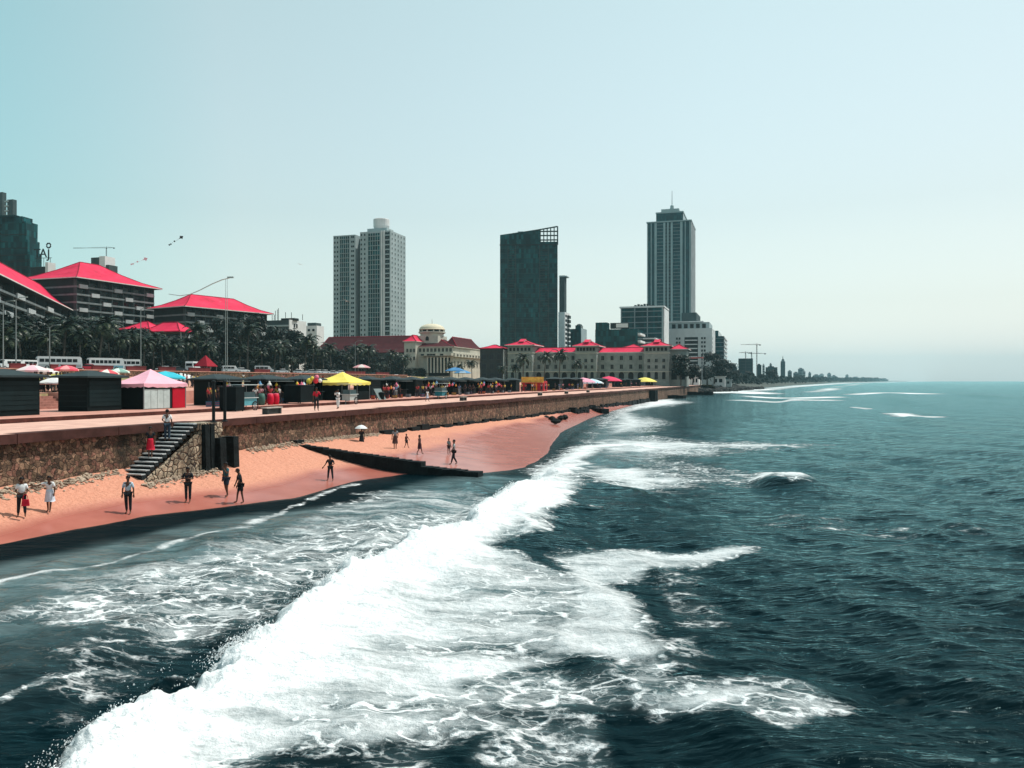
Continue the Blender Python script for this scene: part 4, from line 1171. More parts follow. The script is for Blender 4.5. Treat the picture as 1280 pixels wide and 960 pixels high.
b = MB(); b.lathe([(5.9, up(412.5,D)),(5.9, up(410,D))], 24, 0, (cx, DY, 0)); b.obj('drum_windows', dark_glass, root)
for q in range(12):
    a = q*math.pi/6; b = MB(); b.tube([(cx+6.1*math.cos(a), DY+6.1*math.sin(a), up(412.5,D)), (cx+6.1*math.cos(a), DY+6.1*math.sin(a), up(410,D))], .35, 6); b.obj('drum_pillar', cream, root)
zc = up(410, D)
b = MB(); b.lathe([(6.5, zc), (6.6, zc+.4)] + [(6.3*math.cos(t_), zc+.3+2.9*math.sin(t_)) for t_ in np.linspace(0, 1.45, 9)] + [(.2, zc+3.25)], 28, 0, (cx, DY, 0))
b.obj('dome', mat('dome_white', (.62,.56,.42), .7, .12, .4), root, True)
b = MB(); b.tube([(cx, DY, zc+3.1), (cx, DY, zc+5.6)], [.18,.07], 6); b.obj('finial', cream, root)
for x in np.linspace(w_*.46, w_*.92, 7):
    b = MB(); b.lathe([(.55,0),(.48,.3),(.42,7.2),(.6,7.6)], 10, 0, (float(x), -2.2, up(466, D))); b.obj('column', cream, root)
b = MB(); b.box(w_*.30, w_+.4, -3, 0, up(445, D)+.1, up(441.5, D)); b.obj('entablature', cream, root)
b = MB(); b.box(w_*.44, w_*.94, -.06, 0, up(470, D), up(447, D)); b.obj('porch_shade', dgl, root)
windows(root, [(x_, -3, up(z_, D), FR) for x_ in (.2, 2.0, 3.8) for z_ in (440, 450)], 1.0, 1.7, dgl, cream, 'framed')
windows(root, [(w_*q, 0, up(439.5, D), FR) for q in np.linspace(.25,.95,9)], 1.2, 1.7, dgl, cream, 'framed')
windows(root, [(w_*q, -3, up(444.6, D), FR) for q in (.36,.5,.56,.62,.8)], 1.7, .9, dgl, cream, 'plain')
b = MB(); b.box(w_, w_+1.2, 0, dep, up(446, D), up(441, D)); b.obj('side_gallery', cream, root)
windows(root, [(w_+1.2, dep*q, up(445, D), RT) for q in np.linspace(.08,.92,9)], 1.6, 1.0, dgl, cream, 'plain')
windows(root, [(w_, dep*q, up(458, D), RT) for q in np.linspace(.06,.94,9)], 1.4, 2.6, dgl, cream, 'framed')
# long dark-roofed range to its left
D = 420
root, w_, dep = building('long_range', 392, 512, 519, D, up(441, D), 'long low range under a plain dark red roof left of the dome', conc_d)
hip(root, 0, w_, 0, 22, up(441, D)+.36, 9.2, roof_d, 1.0, 4, 'roof')
windows(root, [(w_*q, 0, up(455, D), FR) for q in np.linspace(.04,.96,16)], 1.5, 2.4, dgl, conc_d, 'plain')
# small grey blocks behind the palms
D = 400
root, w_, dep = building('flat_block', 333, 361, 382, D, up(400, D), 'flat roofed grey and white block with aerials behind the palms', conc_d)
MB().box(w_+.005, w_+.4, 0, dep, 4, up(399.5, D)).obj('end_wall', mat('white_gable', (.66,.68,.66), .8, .15, .2), root)
windows(root, [(w_+.4, dep*q, up(z_, D), RT) for q in (.28,.42) for z_ in (409, 418)], 1.4, 2.0, dark_glass, white_m, 'plain')
for k in range(4):
    b = MB(); b.box(0, w_, -.4, -.004, up(408+k*8, D), up(406+k*8, D)); b.obj('floor_band', conc, root)
b = MB(); rr_ = random.Random(8)
for k in range(9):
    x = rr_.uniform(1, w_+6); b.tube([(x, 3, up(400, D)), (x, 3, up(400, D)+rr_.uniform(2, 6.5))], .14, 5)
b.box(w_*.5, w_*1.1, 3, 7, up(400,D), up(397,D)); b.obj('aerials', dark_frame, root)
root, w_, dep = building('flat_block', 382, 396, 405, 470, up(407, 470), 'small white stepped block between the grey block and the twin tower', white_m)
MB().box(0, w_*.75, 2, 8, up(407,470), up(403,470)).obj('plant_room', conc_d, root)
windows(root, [(w_*q, 0, up(414,470), FR) for q in (.3,.7)], 1.6, 1.4, dark_glass, white_m, 'plain')

# ---- red roofed hotel wings in the trees
rail_m = mat('balcony_white', (.40,.44,.445), .8, .25, .4)
rail_d = mat('weathered_rail', (.20,.235,.24), .85, .4, .3)
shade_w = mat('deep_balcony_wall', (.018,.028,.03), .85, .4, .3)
def wing(pA, dirv_, L_, dep, ze, roof_h, zb_, label, nfl=5, eave=3.2, ridge_in=None, bays=9):
    """pA: near corner on the balcony front; dirv_ along the front, away from the viewer"""
    a = math.atan2(dirv_[1], dirv_[0])
    root = empty('hotel_wing', (pA[0], pA[1], 0), a, label, 'hotel wing', 'red roofed hotel wings in the trees')
    # local x along the front, y = back from the front (left of the direction)
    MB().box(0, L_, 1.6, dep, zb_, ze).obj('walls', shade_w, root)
    hip(root, 0, L_, 0, dep, ze+.4, roof_h, roof_m, eave, ridge_in, 'roof', fascia=fascia_m)
    for k in range(nfl):
        z = ze-3.0-k*2.95
        b = MB(); b.box(0, L_, 0, 1.59, z-.22, z); b.box(0, L_, -.02, .08, z, z+.42); b.obj('balcony_rail', rail_d, root)
        b = MB(); b.box(-.02, .1, .1, dep, z-.2, z+.45); b.obj('end_band', rail_d, root)
        for q in range(bays):
            if (q+k*2) % 3 == 0:
                x = L_*(q+.5)/bays
                b = MB(); b.box(x-L_/bays*.34, x+L_/bays*.34, -.5, -.03, z-.45, z+1.0); b.obj('planter_box', rail_m, root)
    for q in range(bays+1):
        x = min(L_-.3, L_*q/bays)
        b = MB(); b.box(x, x+.3, .1, 1.59, zb_, ze-.02); b.obj('cross_wall', conc_d, root)
    sp_ = [(L_*(q+.5)/bays, 1.6, ze-2.9-k*2.95, FR) for k in range(nfl) for q in range(bays)]
    windows(root, sp_, L_/bays*.6, 1.9, dark_glass, conc_d, 'plain')
    return root
def dirpx(xa, ya, xb, yb, Da):
    h_ = (476-ya)*Da; Db = h_/(476-yb)
    A = ((xa-640)/1000*Da, Da); B_ = ((xb-640)/1000*Db, Db)
    l_ = math.hypot(B_[0]-A[0], B_[1]-A[1]); return A, ((B_[0]-A[0])/l_, (B_[1]-A[1])/l_), l_
A, dv, l_ = dirpx(-40, 327, 93, 391, 178)
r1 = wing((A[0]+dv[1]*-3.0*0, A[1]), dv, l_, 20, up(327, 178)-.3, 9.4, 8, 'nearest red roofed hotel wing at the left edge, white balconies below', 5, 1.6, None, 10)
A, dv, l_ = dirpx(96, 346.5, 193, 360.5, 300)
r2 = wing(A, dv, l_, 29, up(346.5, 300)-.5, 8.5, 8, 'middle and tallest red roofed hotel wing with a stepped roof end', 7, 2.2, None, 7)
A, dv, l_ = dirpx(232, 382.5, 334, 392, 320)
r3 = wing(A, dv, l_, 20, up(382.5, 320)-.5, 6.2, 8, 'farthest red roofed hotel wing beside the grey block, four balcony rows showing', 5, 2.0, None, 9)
for (px, py, Dd, wd, lab) in ((213, 415, 285, 16, 'low pink red pavilion roof among the palms below the farthest wing'), (182, 412, 290, 12, 'small red porch roof left of the low pavilion among the palms')):
    X_ = (px-640)/1000*Dd; z_ = up(py, Dd)
    t = empty('garden_pavilion', (X_, Dd, 0), SHORE, lab, 'pavilion')
    hip(t, -wd/2, wd/2, -5, 5, z_, up(403 if wd > 12 else 402, Dd)-z_, roof_m, .8, None, 'roof')
    for x in (-wd/2+.5, wd/2-.5):
        for y in (-3.6, 3.6): MB().box(x-.2, x+.2, y-.2, y+.2, 8.8, z_-.36).obj('post', conc, t)
# ---- far left towers
D = 420
def slant_tower():
    root = empty('stepped_tower', ((10-640)/1000*D, D, 0), SHORE+R(10), 'dark leaning glass tower in stepped blocks at the left edge of the view', 'tower')
    for (x0, x1, pt, pb, sh) in ((-14, 3, 268, 300, .0), (-14, 6.5, 270, 335, .02), (-5, 9.2, 277, 345, .03), (-1, 10.6, 300, 345, .03), (1, 12.0, 315, 360, .02)):
        z0, z1 = up(pb, D), up(pt, D)
        MB().box(x0, x1, 0+abs(x0)*.1, 9, z0-30, z1, 0, sh*(z1-z0)).obj('glass_block', teal_glass, root)
        b = MB()
        for k in range(int((z1-z0)/3.6)): b.box(x0+sh*(k*3.6), x1+sh*(k*3.6)+.2, abs(x0)*.1-.25, abs(x0)*.1-.004, z0+k*3.6, z0+k*3.6+.35)
        b.obj('floor_lines', dark_frame, root)
slant_tower()
root, w_, dep = building('concrete_tower', -12, 3, 8, 600, up(240, 600), 'unfinished concrete tower rising behind the leaning dark glass tower', conc_d, cat='tower')
root2, w_, dep = building('concrete_tower', 9, 16, 21, 590, up(249, 590), 'narrow tower block with pale balconies right behind the leaning glass tower', conc_d, cat='tower')
for k in range(14):
    z = up(252,590)-k*3.5; b = MB(); b.box(-1.8, 1.5, -.8, 6, z, z+1.0); b.obj('balcony', conc, root2)
# sign letters on a roof frame
D = 400
root = empty('roof_sign', ((57-640)/1000*D, D, up(323, D)), SHORE+R(8), 'dark rooftop sign letters with a flower ring emblem above on a thin frame', 'sign')
def letter(ch, x, z, size):
    cu = bpy.data.curves.new('letter', 'FONT'); cu.body = ch; cu.size = size; cu.extrude = .12; cu.offset = .03
    o = bpy.data.objects.new('tmp', cu); col.objects.link(o)
    me = bpy.data.meshes.new_from_object(o.evaluated_get(bpy.context.evaluated_depsgraph_get())); bpy.data.objects.remove(o)
    return link('letter', me, root, dark_frame, (x, 0, z), (R(90),0,0))
letter('T', -6.6, .6, 6.2); letter('A', -3.4, .6, 6.2); letter('J', .9, .2, 6.2)
b = MB()
for q in range(8):
    a0, a1 = q*math.pi/4, (q+1)*math.pi/4
    b.tube([(1.7+1.05*math.cos(a0), 0, 6.4+1.05*math.sin(a0)), (1.7+1.25*math.cos((a0+a1)/2), 0, 6.4+1.25*math.sin((a0+a1)/2)), (1.7+1.05*math.cos(a1), 0, 6.4+1.05*math.sin(a1))], .34, 6)
b.obj('emblem', dark_frame, root)
b = MB(); b.box(-6, 3.4, -.1, .1, .1, .35)
for x in (-5, -1, 2.6): b.tube([(x,0,-7),(x,0,.2)], .12, 6)
b.tube([(1.7,0,.3),(1.7,0,5.3)], .1, 6)
b.obj('frame', dark_frame, root)
root, w_, dep = building('roof_house', 38, 58, 64, 395, up(333, 395), 'dark plain building under the rooftop letters behind the middle wing', dark_frame)
MB().box(w_*.98, w_+1.5, -.5, 4, up(333,395)-6, up(328,395)).obj('white_wall', white_m, root)
root, w_, dep = building('unfinished_block', 112, 136, 147, 400, up(331, 400), 'grey unfinished block with a white panel showing above the middle wing roof', conc_d)
MB().box(w_*.1, w_*.55, -.3, 6, up(331,400)-2, up(321,400)).obj('plant_room', conc_d, root)
MB().box(w_*.55+.01, w_*.85, -.6, 6, up(331,400)-2, up(320,400)).obj('white_panel', white_m, root)
crane_m = mat('crane_steel', (.05,.06,.062), .6, .2, 1)
def crane(px, base_py, top_py, jib_l, jib_r, D, label, rz):
    t = empty('tower_crane', ((px-640)/1000*D, D, 0), rz, label, 'crane', 'tower cranes')
    z0, z1 = up(base_py, D), up(top_py, D)
    b = MB(); w0 = D/1000*.8
    for sx in (-1,1):
        for sy in (-1,1): b.tube([(sx*w0*.5,sy*w0*.5,z0-40),(sx*w0*.5,sy*w0*.5,z1)], w0*.16, 4)
    k = 0
    while z0-3+k*w0*1.4 < z1-w0*1.4:
        z = z0-3+k*w0*1.4; s_ = 1 if k % 2 else -1
        b.tube([(-s_*w0*.5,-w0*.5,z),(s_*w0*.5,-w0*.5,z+w0*1.4)], w0*.09, 4); k += 1
    b.obj('mast', crane_m, t)
    b = MB()
    for (l_, sg) in ((jib_l, -1), (jib_r, 1)):
        L2 = l_*D/1000
        b.tube([(0,0,z1),(sg*L2,0,z1+L2*.02)], w0*.22, 4); b.tube([(0,0,z1+w0*1.0),(sg*L2,0,z1+w0*.35)], w0*.14, 4)
        n = max(3, int(L2/w0/1.6))
        for q in range(n): b.tube([(sg*L2*q/n,0,z1),(sg*L2*(q+.5)/n,0,z1+w0*(1-.65*q/n)),(sg*L2*(q+1)/n,0,z1)], w0*.08, 4, cap=False)
    b.obj('jib', crane_m, t)
    MB().box(-w0*.6, w0*.6, -w0*.6, w0*.6, z1-w0*1.2, z1).obj('cab', crane_m, t)
    b = MB(); b.tube([(0,0,z1),(0,0,z1+w0*2.6)], w0*.2, 4); b.tube([(0,0,z1+w0*2.6),(-jib_l*D/1000*.7,0,z1+w0*.5)], w0*.05, 4); b.tube([(0,0,z1+w0*2.6),(jib_r*D/1000*.8,0,z1+w0*.5)], w0*.05, 4)
    b.obj('tower_head', crane_m, t)
    s_ = 1 if jib_l < jib_r else 1
    MB().box((jib_r-2.2)*D/1000, jib_r*D/1000, -w0*.4, w0*.4, z1-w0*1.1, z1-.02).obj('counterweight', crane_m, t)
crane(133, 322, 310, 44, 11, 405, 'thin tower crane with a long jib above the middle red roof', SHORE*.3)
crane(946, 446, 431, 20, 5, 900, 'tallest tower crane over the dark unfinished block by the sea', 0)
crane(932, 448, 441, 8, 8, 900, 'left low tower crane over the dark unfinished block by the sea', 0)
crane(939.5, 448, 442, 5, 18, 905, 'middle low tower crane with a faint long jib over the unfinished block', 0)

# ---- the far shore, block by block
rr_ = random.Random(21)
far_m = [mat('far_dark', (.03,.055,.06), .8, .3, .02), mat('far_grey', (.16,.20,.21), .8, .3, .02), mat('far_pale', (.36,.40,.40), .8, .3, .02)]
wb = MB(); wr = random.Random(9)
for k in range(5200):
    s_ = 560*(6200/560)**(wr.random()**.8); d_ = float(shore_d(np.array(s_)))-6-abs(wr.gauss(0, 30+.02*s_)); x_, y_ = xy(s_, d_)
    hgt = (5+6*float(vnoise(np.array([s_*.02]), np.array([d_*.03]), 7)[0]))*(.8+.00025*s_); z = 3+hgt*wr.random()**.7; q = (.9+.0011*s_)*wr.uniform(.6,1.3); a = wr.uniform(0,3.14); c, n_ = q*math.cos(a), q*math.sin(a)
    wb.quad((x_-c,y_-n_,z-q*.3),(x_+n_*.3,y_-c*.3,z-q*.7),(x_+c,y_+n_,z+q*.2),(x_-n_*.3,y_+c*.3,z+q*.7))
tag(wb.obj('far_woods', mat('far_foliage', (.014,.024,.020), .8, .5, .02)), kind='stuff')
root, w_, dep = building('unfinished_block', 923, 941, 946, 900, up(448, 900), 'dark netted unfinished block under the three cranes', far_m[0])
for k in range(7): 
    b = MB(); b.box(-.5, w_+.5, -.6, -.01, up(474,900)+k*3.3, up(474,900)+k*3.3+.5); b.obj('floor_band', conc_d, root)
far_specs = [(908,915,455,760,1),(914,922,459,800,0),(946,953,456,1000,0),(953,957,456,1050,2),(957,973,459,1150,0),(962,966,455,1250,1),(985,991,464,1500,1),(992,1000,466,1600,1),(998,1006,461,2000,1),(1003,1008,464,1900,2),(1011,1015,466,2200,1),(1017,1026,469,2500,1),(1025,1031,468,2800,2),(1035,1040,467,3200,1),(1040,1047,470,3400,1),(1058,1062,469,4000,1),(1066,1076,472,4500,1),(1082,1092,473,5200,1)]
names_ = {}
for i, (a, c, pt, D, mi) in enumerate(far_specs):
    root, w_, dep = building('far_building', a, c-1.2, c, D, up(pt, D), '', far_m[mi], zb=0, group='buildings along the far shore')
    where = ('%s hazy block on the far shore, ' % ('dark','grey','pale')[mi]) + ['just right of the narrow dark tower','low, left of the netted unfinished block','right behind the netted unfinished block','thin, in the gap after the cranes','wide and low before the lone far tower','rising a little above its wide dark neighbour','first one past the lone far tower','second past the lone far tower','tallest just past the lone far tower','thin, beside the tallest past the lone tower','short, in the middle of the headland','wide, in the middle of the headland','beside the wide one mid headland','taller, towards the end of the headland','flat, towards the end of the headland','single small one near the end of the headland','long low one near the end of the headland','last one at the tip of the headland'][i]
    root['label'] = where
    MB().box(w_*.2, w_*.7, .5, dep*.6, up(pt, D), up(pt, D)+D*.0012).obj('plant_room', far_m[mi], root)
    b = MB()
    for k in range(4): b.box(w_*.08, w_*.92, -D*.0004, -.01, up(pt,D)-(k+1)*D*.003, up(pt,D)-(k+1)*D*.003+D*.0012)
    b.obj('floor_lines', far_m[0], root)
D = 1500
root, w_, dep = building('far_tower', 976, 981.5, 984, D, up(452, D), 'lone slim tower with a pointed cap on the hazy far shore', far_m[0], cat='tower')
b = MB(); b.frust((w_*.1,w_*.9,1,dep-1),(w_*.35,w_*.65,dep*.4,dep*.6), up(452,D), up(448,D)); b.obj('cap', far_m[0], root)
b = MB(); b.tube([(w_*.5,dep/2,up(448,D)),(w_*.5,dep/2,up(445,D))], .5, 5); b.obj('mast', far_m[0], root)
# ================================================================= kiosks and stalls on the terrace
kio_m = mat('dark_green_boards', (.003,.009,.010), .7, .35, .8)
kio_l = mat('green_shutter', (.006,.016,.018), .6, .3, 1.2)
kroof = mat('kiosk_roof', (.034,.050,.054), .75, .3, .8)
TZ = 4.36
def hiproof(x0, x1, y0, y1, z0, h_, lip=.12):
    b = MB(); cx, cy = (x0+x1)/2, (y0+y1)/2; r_ = max(0, (y1-y0)-(x1-x0))/2
    A, B_ = (cx, cy-r_, z0+h_), (cx, cy+r_+.001, z0+h_)
    c = [(x0,y0,z0),(x1,y0,z0),(x1,y1,z0),(x0,y1,z0)]
    b.tri(c[0], c[1], A); b.quad(c[1], c[2], B_, A); b.tri(c[2], c[3], B_); b.quad(c[3], c[0], A, B_)
    for k in range(4):
        j = (k+1) % 4; a_, d_ = c[k], c[j]
        b.quad((a_[0],a_[1],z0-lip), (d_[0],d_[1],z0-lip), d_, a_)
    b.quad(*[(p_[0],p_[1],z0-lip) for p_ in c][::-1])
    return b
rk = random.Random(31)
def kiosk(px, d, label, closed, h_=2.2, group='dark kiosks along the promenade', L_=2.7, W_=2.3, goods=0):
    x_, y_ = on_line(px, d)
    t = empty('kiosk', (x_, y_, TZ), SHORE, label, 'kiosk', group)
    b = MB(); w2, l2 = W_/2, L_/2
    if closed:
        b.box(-w2, w2, -l2, l2, 0, h_); b.obj('walls', kio_m, t)
        for k in range(6):
            o = MB().box(w2+.003, w2+.05, -l2+.12, l2-.12, .35+k*.3, .62+k*.3); o.obj('shutter_board', kio_l, t)
        for k in range(5): MB().box(-w2+.1, w2-.1, -l2-.03, -l2-.003, .3+k*.38, .36+k*.38).obj('batten', kio_l, t)
    else:
        b.box(-w2, w2, -l2, -l2+.06, 0, h_); b.box(-w2, w2, l2-.06, l2, 0, h_); b.box(-w2, -w2+.06, -l2+.061, l2-.061, 0, h_); b.box(w2-.06, w2, -l2+.061, l2-.061, 0, .95)
        b.obj('walls', kio_m, t)
        MB().box(w2-.1, w2+.32, -l2+.1, l2-.1, .96, 1.02).obj('counter', kroof, t)
        MB().box(w2-.002, w2+1.0, -l2+.15, l2-.15, h_-.12, h_-.07, 0).obj('hatch_flap', mat('grey_flap', (.20,.24,.24), .6, .3, 1), t)
        MB().box(-w2+.15, -w2+.5, -l2+.2, l2-.2, .9, 1.75).obj('shelf', mat('shelf_goods', (.16,.12,.09), .8, .8, 6, (.02,.02,.025)), t)
    hiproof(-w2-.38, w2+.38, -l2-.38, l2+.38, h_+.12, .42).obj('roof', kroof, t)
    return t
def kio_x(Dd): return 950-48700/Dd
spots = [(2, -12.2, 'leftmost dark shuttered kiosk, cut by the left edge of the view', True), (113, -13.6, 'dark shuttered kiosk just left of the pink roofed tent', True),
 (273, -14, 'dark open kiosk behind the two railing posts and the blue cart', False), (332, -14, 'dark open kiosk behind the pair of red barrels', False), (380, -14, 'dark open kiosk left of the yellow tent', False),
 (459, -14, 'dark shuttered kiosk directly right of the yellow tent', True), (491, -14, 'dark open kiosk, second to the right of the yellow tent', False), (514, -14, 'dark shuttered kiosk left of the person in the pale dress', True),
 (541, -14, 'dark open kiosk behind the teal glass sided cart', False), (563, -14, 'dark open kiosk one place past the teal cart', False), (582, -14, 'dark kiosk two places past the teal cart', False),
 (603, -14, 'dark kiosk below the grey block with the flat red roof', False), (619, -14, 'dark open kiosk two places left of the orange stall', False), (640, -14, 'dark kiosk just left of the orange stall', True)]
for px, d, lab, cl in spots:
    kiosk(px, d, lab, cl, h_=2.35 if px < 130 else 2.2, L_=3.1 if px < 130 else (2.7 if cl else 3.7), W_=2.6 if px < 130 else 2.3)
for i, (px, lab) in enumerate([(693,'first dark kiosk right of the orange stall'),(708,'second dark kiosk right of the orange stall'),(719,'dark kiosk just left of the pink parasol'),(743,'dark kiosk right of the pink and white parasols'),(752,'dark kiosk left of the red parasol'),(772,'dark kiosk right of the red parasol'),(783,'dark kiosk before the small yellow parasol'),(795,'dark kiosk right of the small yellow parasol'),(812,'dark kiosk beyond the far buttress'),(826,'last dark kiosk by the end of the sea wall')]):
    kiosk(px, -14, lab, i % 2 == 0, L_=3.8, W_=3.2, h_=2.5)

def tent(px, d, L_, W_, h_, apex, canopy, label, sides=None, name='canopy_tent', lip=.35):
    x_, y_ = on_line(px, d)
    t = empty(name, (x_, y_, TZ), SHORE, label, 'tent')
    l2, w2 = L_/2, W_/2
    b = MB(); n = 10
    # four taut slopes with a scalloped valance
    P0 = (0, 0, apex); c = [(-w2,-l2),(w2,-l2),(w2,l2),(-w2,l2)]
    for k in range(4):
        a_, d_ = c[k], c[(k+1) % 4]; rows = []
        for u in (0, .35, .7, 1):
            rows.append([tuple((1-u)*P0[i] + u*((a_[i]*(1-v)+d_[i]*v) if i < 2 else h_) - (.13*math.sin(u*math.pi) + .05*u*math.sin(v*math.pi) if i == 2 else 0) for i in range(3)) for v in np.linspace(0,1,n+1)])
        for r_ in range(3):
            for q in range(n): b.quad(rows[r_+1][q], rows[r_+1][q+1], rows[r_][q+1], rows[r_][q])
        for q in range(n):
            p0, p1 = rows[3][q], rows[3][q+1]
            sc0 = lip*(.75+.25*abs(math.sin(q*1.57))); sc1 = lip*(.75+.25*abs(math.sin((q+1)*1.57)))
            b.quad((p0[0],p0[1],p0[2]-sc0),(p1[0],p1[1],p1[2]-sc1),p1,p0)
    b.obj('canopy', canopy, t)
    for x in (-w2+.1, w2-.1):
        for y in (-l2+.1, l2-.1): MB().tube([(x,y,0),(x,y,h_-.05)], .045, 6).obj('post', steel, t)
    return t, l2, w2
pink_c = mat('pink_canvas', (.80,.42,.50), .8, .12, .8); yel_c = mat('yellow_canvas', (.80,.66,.14), .8, .15, .8)
t, l2, w2 = tent(188, -12.6, 4.7, 3.0, 1.95, 3.05, pink_c, 'pink roofed tent with dark sides, glass panels and a red panel', lip=.3)
MB().box(-w2+.1, w2-.1, -l2+.08, -l2+.13, .02, 1.85).obj('side_wall', kio_m, t); MB().box(-w2+.08, -w2+.13, -l2+.14, l2-.1, .02, 1.9).obj('back_wall', kio_m, t)
gl = mat('pale_panel', (.46,.55,.54), .3, .2, 2)
for k in range(4): MB().box(w2-.14, w2-.10, -l2+.16+k*.68, -l2+.80+k*.68, .05, 1.5).obj('panel', gl, t)
MB().box(w2-.14, w2-.09, l2-1.55, l2-.1, .02, 1.55).obj('red_panel', mat('red_panel', (.50,.01,.03), .6, .2, 1), t)
MB().box(w2-.2, w2-.15, -l2+.14, l2-.09, .02, 1.62).obj('frame', dark_frame, t)
t, l2, w2 = tent(428, -12.4, 5.2, 4.4, 2.0, 3.15, yel_c, 'yellow roofed tent with dark open sides on the terrace')
MB().box(-w2+.1, w2-.1, -l2+.1, -l2+.14, .02, 1.7).obj('side_wall', kio_m, t); MB().box(-w2+.08, -w2+.12, -l2+.15, l2-.1, .02, 1.8).obj('back_wall', kio_m, t)
MB().box(w2-.5, w2-.1, -l2+.3, l2-.2, .02, .95).obj('counter', kio_m, t)
x_, y_ = on_line(668, -13)
t = empty('snack_stall', (x_, y_, TZ), SHORE, 'orange and yellow fronted snack stall with red sides on the promenade', 'stall')
MB().box(-2.4, 2.4, -1.5, 1.5, 0, 2.1).obj('body', mat('stall_red', (.45,.03,.04), .7, .3, 1), t)
MB().box(-2.4, 2.4, -1.62, -1.503, 1.85, 2.95).obj('sign_board', mat('stall_yellow', (.72,.50,.10), .7, .35, 1.6, (.55,.26,.06)), t)
MB().box(-2.3, 2.4, -2.3, -1.503, 1.7, 1.8).obj('awning', mat('stall_awning', (.75,.25,.12), .7, .2, 1), t)
MB().box(-.2, 1.0, -1.62, -1.504, .1, 1.6).obj('front_panel', mat('stall_orange', (.80,.33,.05), .6, .2, 2), t)
MB().box(-1.5, -.3, -1.56, -1.504, .1, 1.55).obj('counter_opening', dgl, t)

def wheel(parent, x, y, r_, ax='y'):
    o = empty('wheel', (x, y, r_)); o.parent = parent
    b = MB(); n = 16
    pts = [(r_*math.cos(2*math.pi*q/n), 0, r_*math.sin(2*math.pi*q/n)) for q in range(n+1)]
    b.tube(pts, r_*.12, 6); tr = b.obj('tyre', mat('tyre_rubber', (.02,.02,.022), .8, .2), o)
    b = MB()
    for q in range(8): b.tube([(0,0,0),(r_*.94*math.cos(q*math.pi/4),0,r_*.94*math.sin(q*math.pi/4))], r_*.03, 4)
    b.tube([(0,-.06,0),(0,.06,0)], r_*.12, 8); b.obj('rim', mat('pale_rim', (.55,.57,.56), .5, .2), o)
    if ax == 'x': o.rotation_euler = (0,0,R(90))
    return o
def cart(px, d, body_c, label, L_=1.6, W_=.9, roof=True, z=4.1, rz=0):
    x_, y_ = on_line(px, d)
    t = empty('vendor_cart', (x_, y_, z), SHORE+rz, label, 'cart')
    MB().box(-W_/2, W_/2, -L_/2, L_/2, .42, 1.0).obj('body', body_c, t)
    MB().box(-W_/2-.1, W_/2+.1, -L_/2-.12, L_/2+.12, 1.003, 1.06).obj('counter', mat('cart_counter', (.5,.55,.55), .4, .2), t)
    b = MB()
    for y in (-L_/2, L_/2): b.tube([(-W_/2,y,1.05),(-W_/2,y,2.05)], .025, 5); b.tube([(W_/2,y,1.05),(W_/2,y,2.05)], .025, 5)
    b.obj('frame', steel, t)
    g = MB(); g.box(-W_/2+.05, W_/2-.05, -L_/2+.1, L_/2-.1, 1.063, 1.5); g.obj('glass_case', mat('case_glass', (.10,.16,.17), .15, .3), t)
    if roof: MB().box(-W_/2-.35, W_/2+.35, -L_/2-.4, L_/2+.4, 2.05, 2.1).obj('roof', mat('cart_roof', (.48,.55,.55), .6, .2), t)
    wheel(t, W_/2+.06, L_/2-.3, .36, 'x'); wheel(t, -W_/2-.06, L_/2-.3, .36, 'x')
    MB().tube([(0,-L_/2,.45),(0,-L_/2-.1,0)], .03, 5).obj('prop', steel, t)
    return t
blue_c = mat('cart_blue', (.10,.34,.40), .5, .2, 2); teal_c = mat('cart_teal', (.02,.16,.20), .5, .2, 2); pale_c = mat('cart_pale', (.40,.45,.44), .5, .2, 2)
cart(306, -7.3, blue_c, 'light blue vending cart with a spoked wheel and flat pale roof by the stairs', 1.8, 1.0)
cart(437, -7.4, pale_c, 'pale vending cart with a dark wheel in front of the yellow tent', 1.5, .9)
cart(551, -7.6, teal_c, 'teal vending cart with a glass case before the dark kiosks', 1.6, 1.0)
# dark screened stand next to the blue cart, dark covered stall left of the red shirted person
def box_stall(px, d, L_, W_, h_, label, z=TZ):
    x_, y_ = on_line(px, d); t = empty('covered_stand', (x_, y_, z), SHORE, label, 'stand')
    MB().box(-W_/2, W_/2, -L_/2, L_/2, .12, h_).obj('tarpaulin', mat('dark_tarpaulin', (.003,.009,.011), .8, .4, 1.5), t)
    for x in (-W_/2+.1, W_/2-.1):
        for y in (-L_/2+.1, L_/2-.1): MB().tube([(x,y,0),(x,y,.119)], .05, 6).obj('leg', dark_frame, t)
    b = MB(); b.box(-W_/2-.05, W_/2+.05, -L_/2-.05, L_/2+.05, h_+.002, h_+.06); b.obj('top', kroof, t)
box_stall(290, -7.2, 1.1, 1.5, 1.9, 'dark covered stand joined to the left of the light blue cart', 4.1)
box_stall(374, -9.2, 2.4, 1.8, 1.7, 'dark covered stand left of the person in the red shirt')
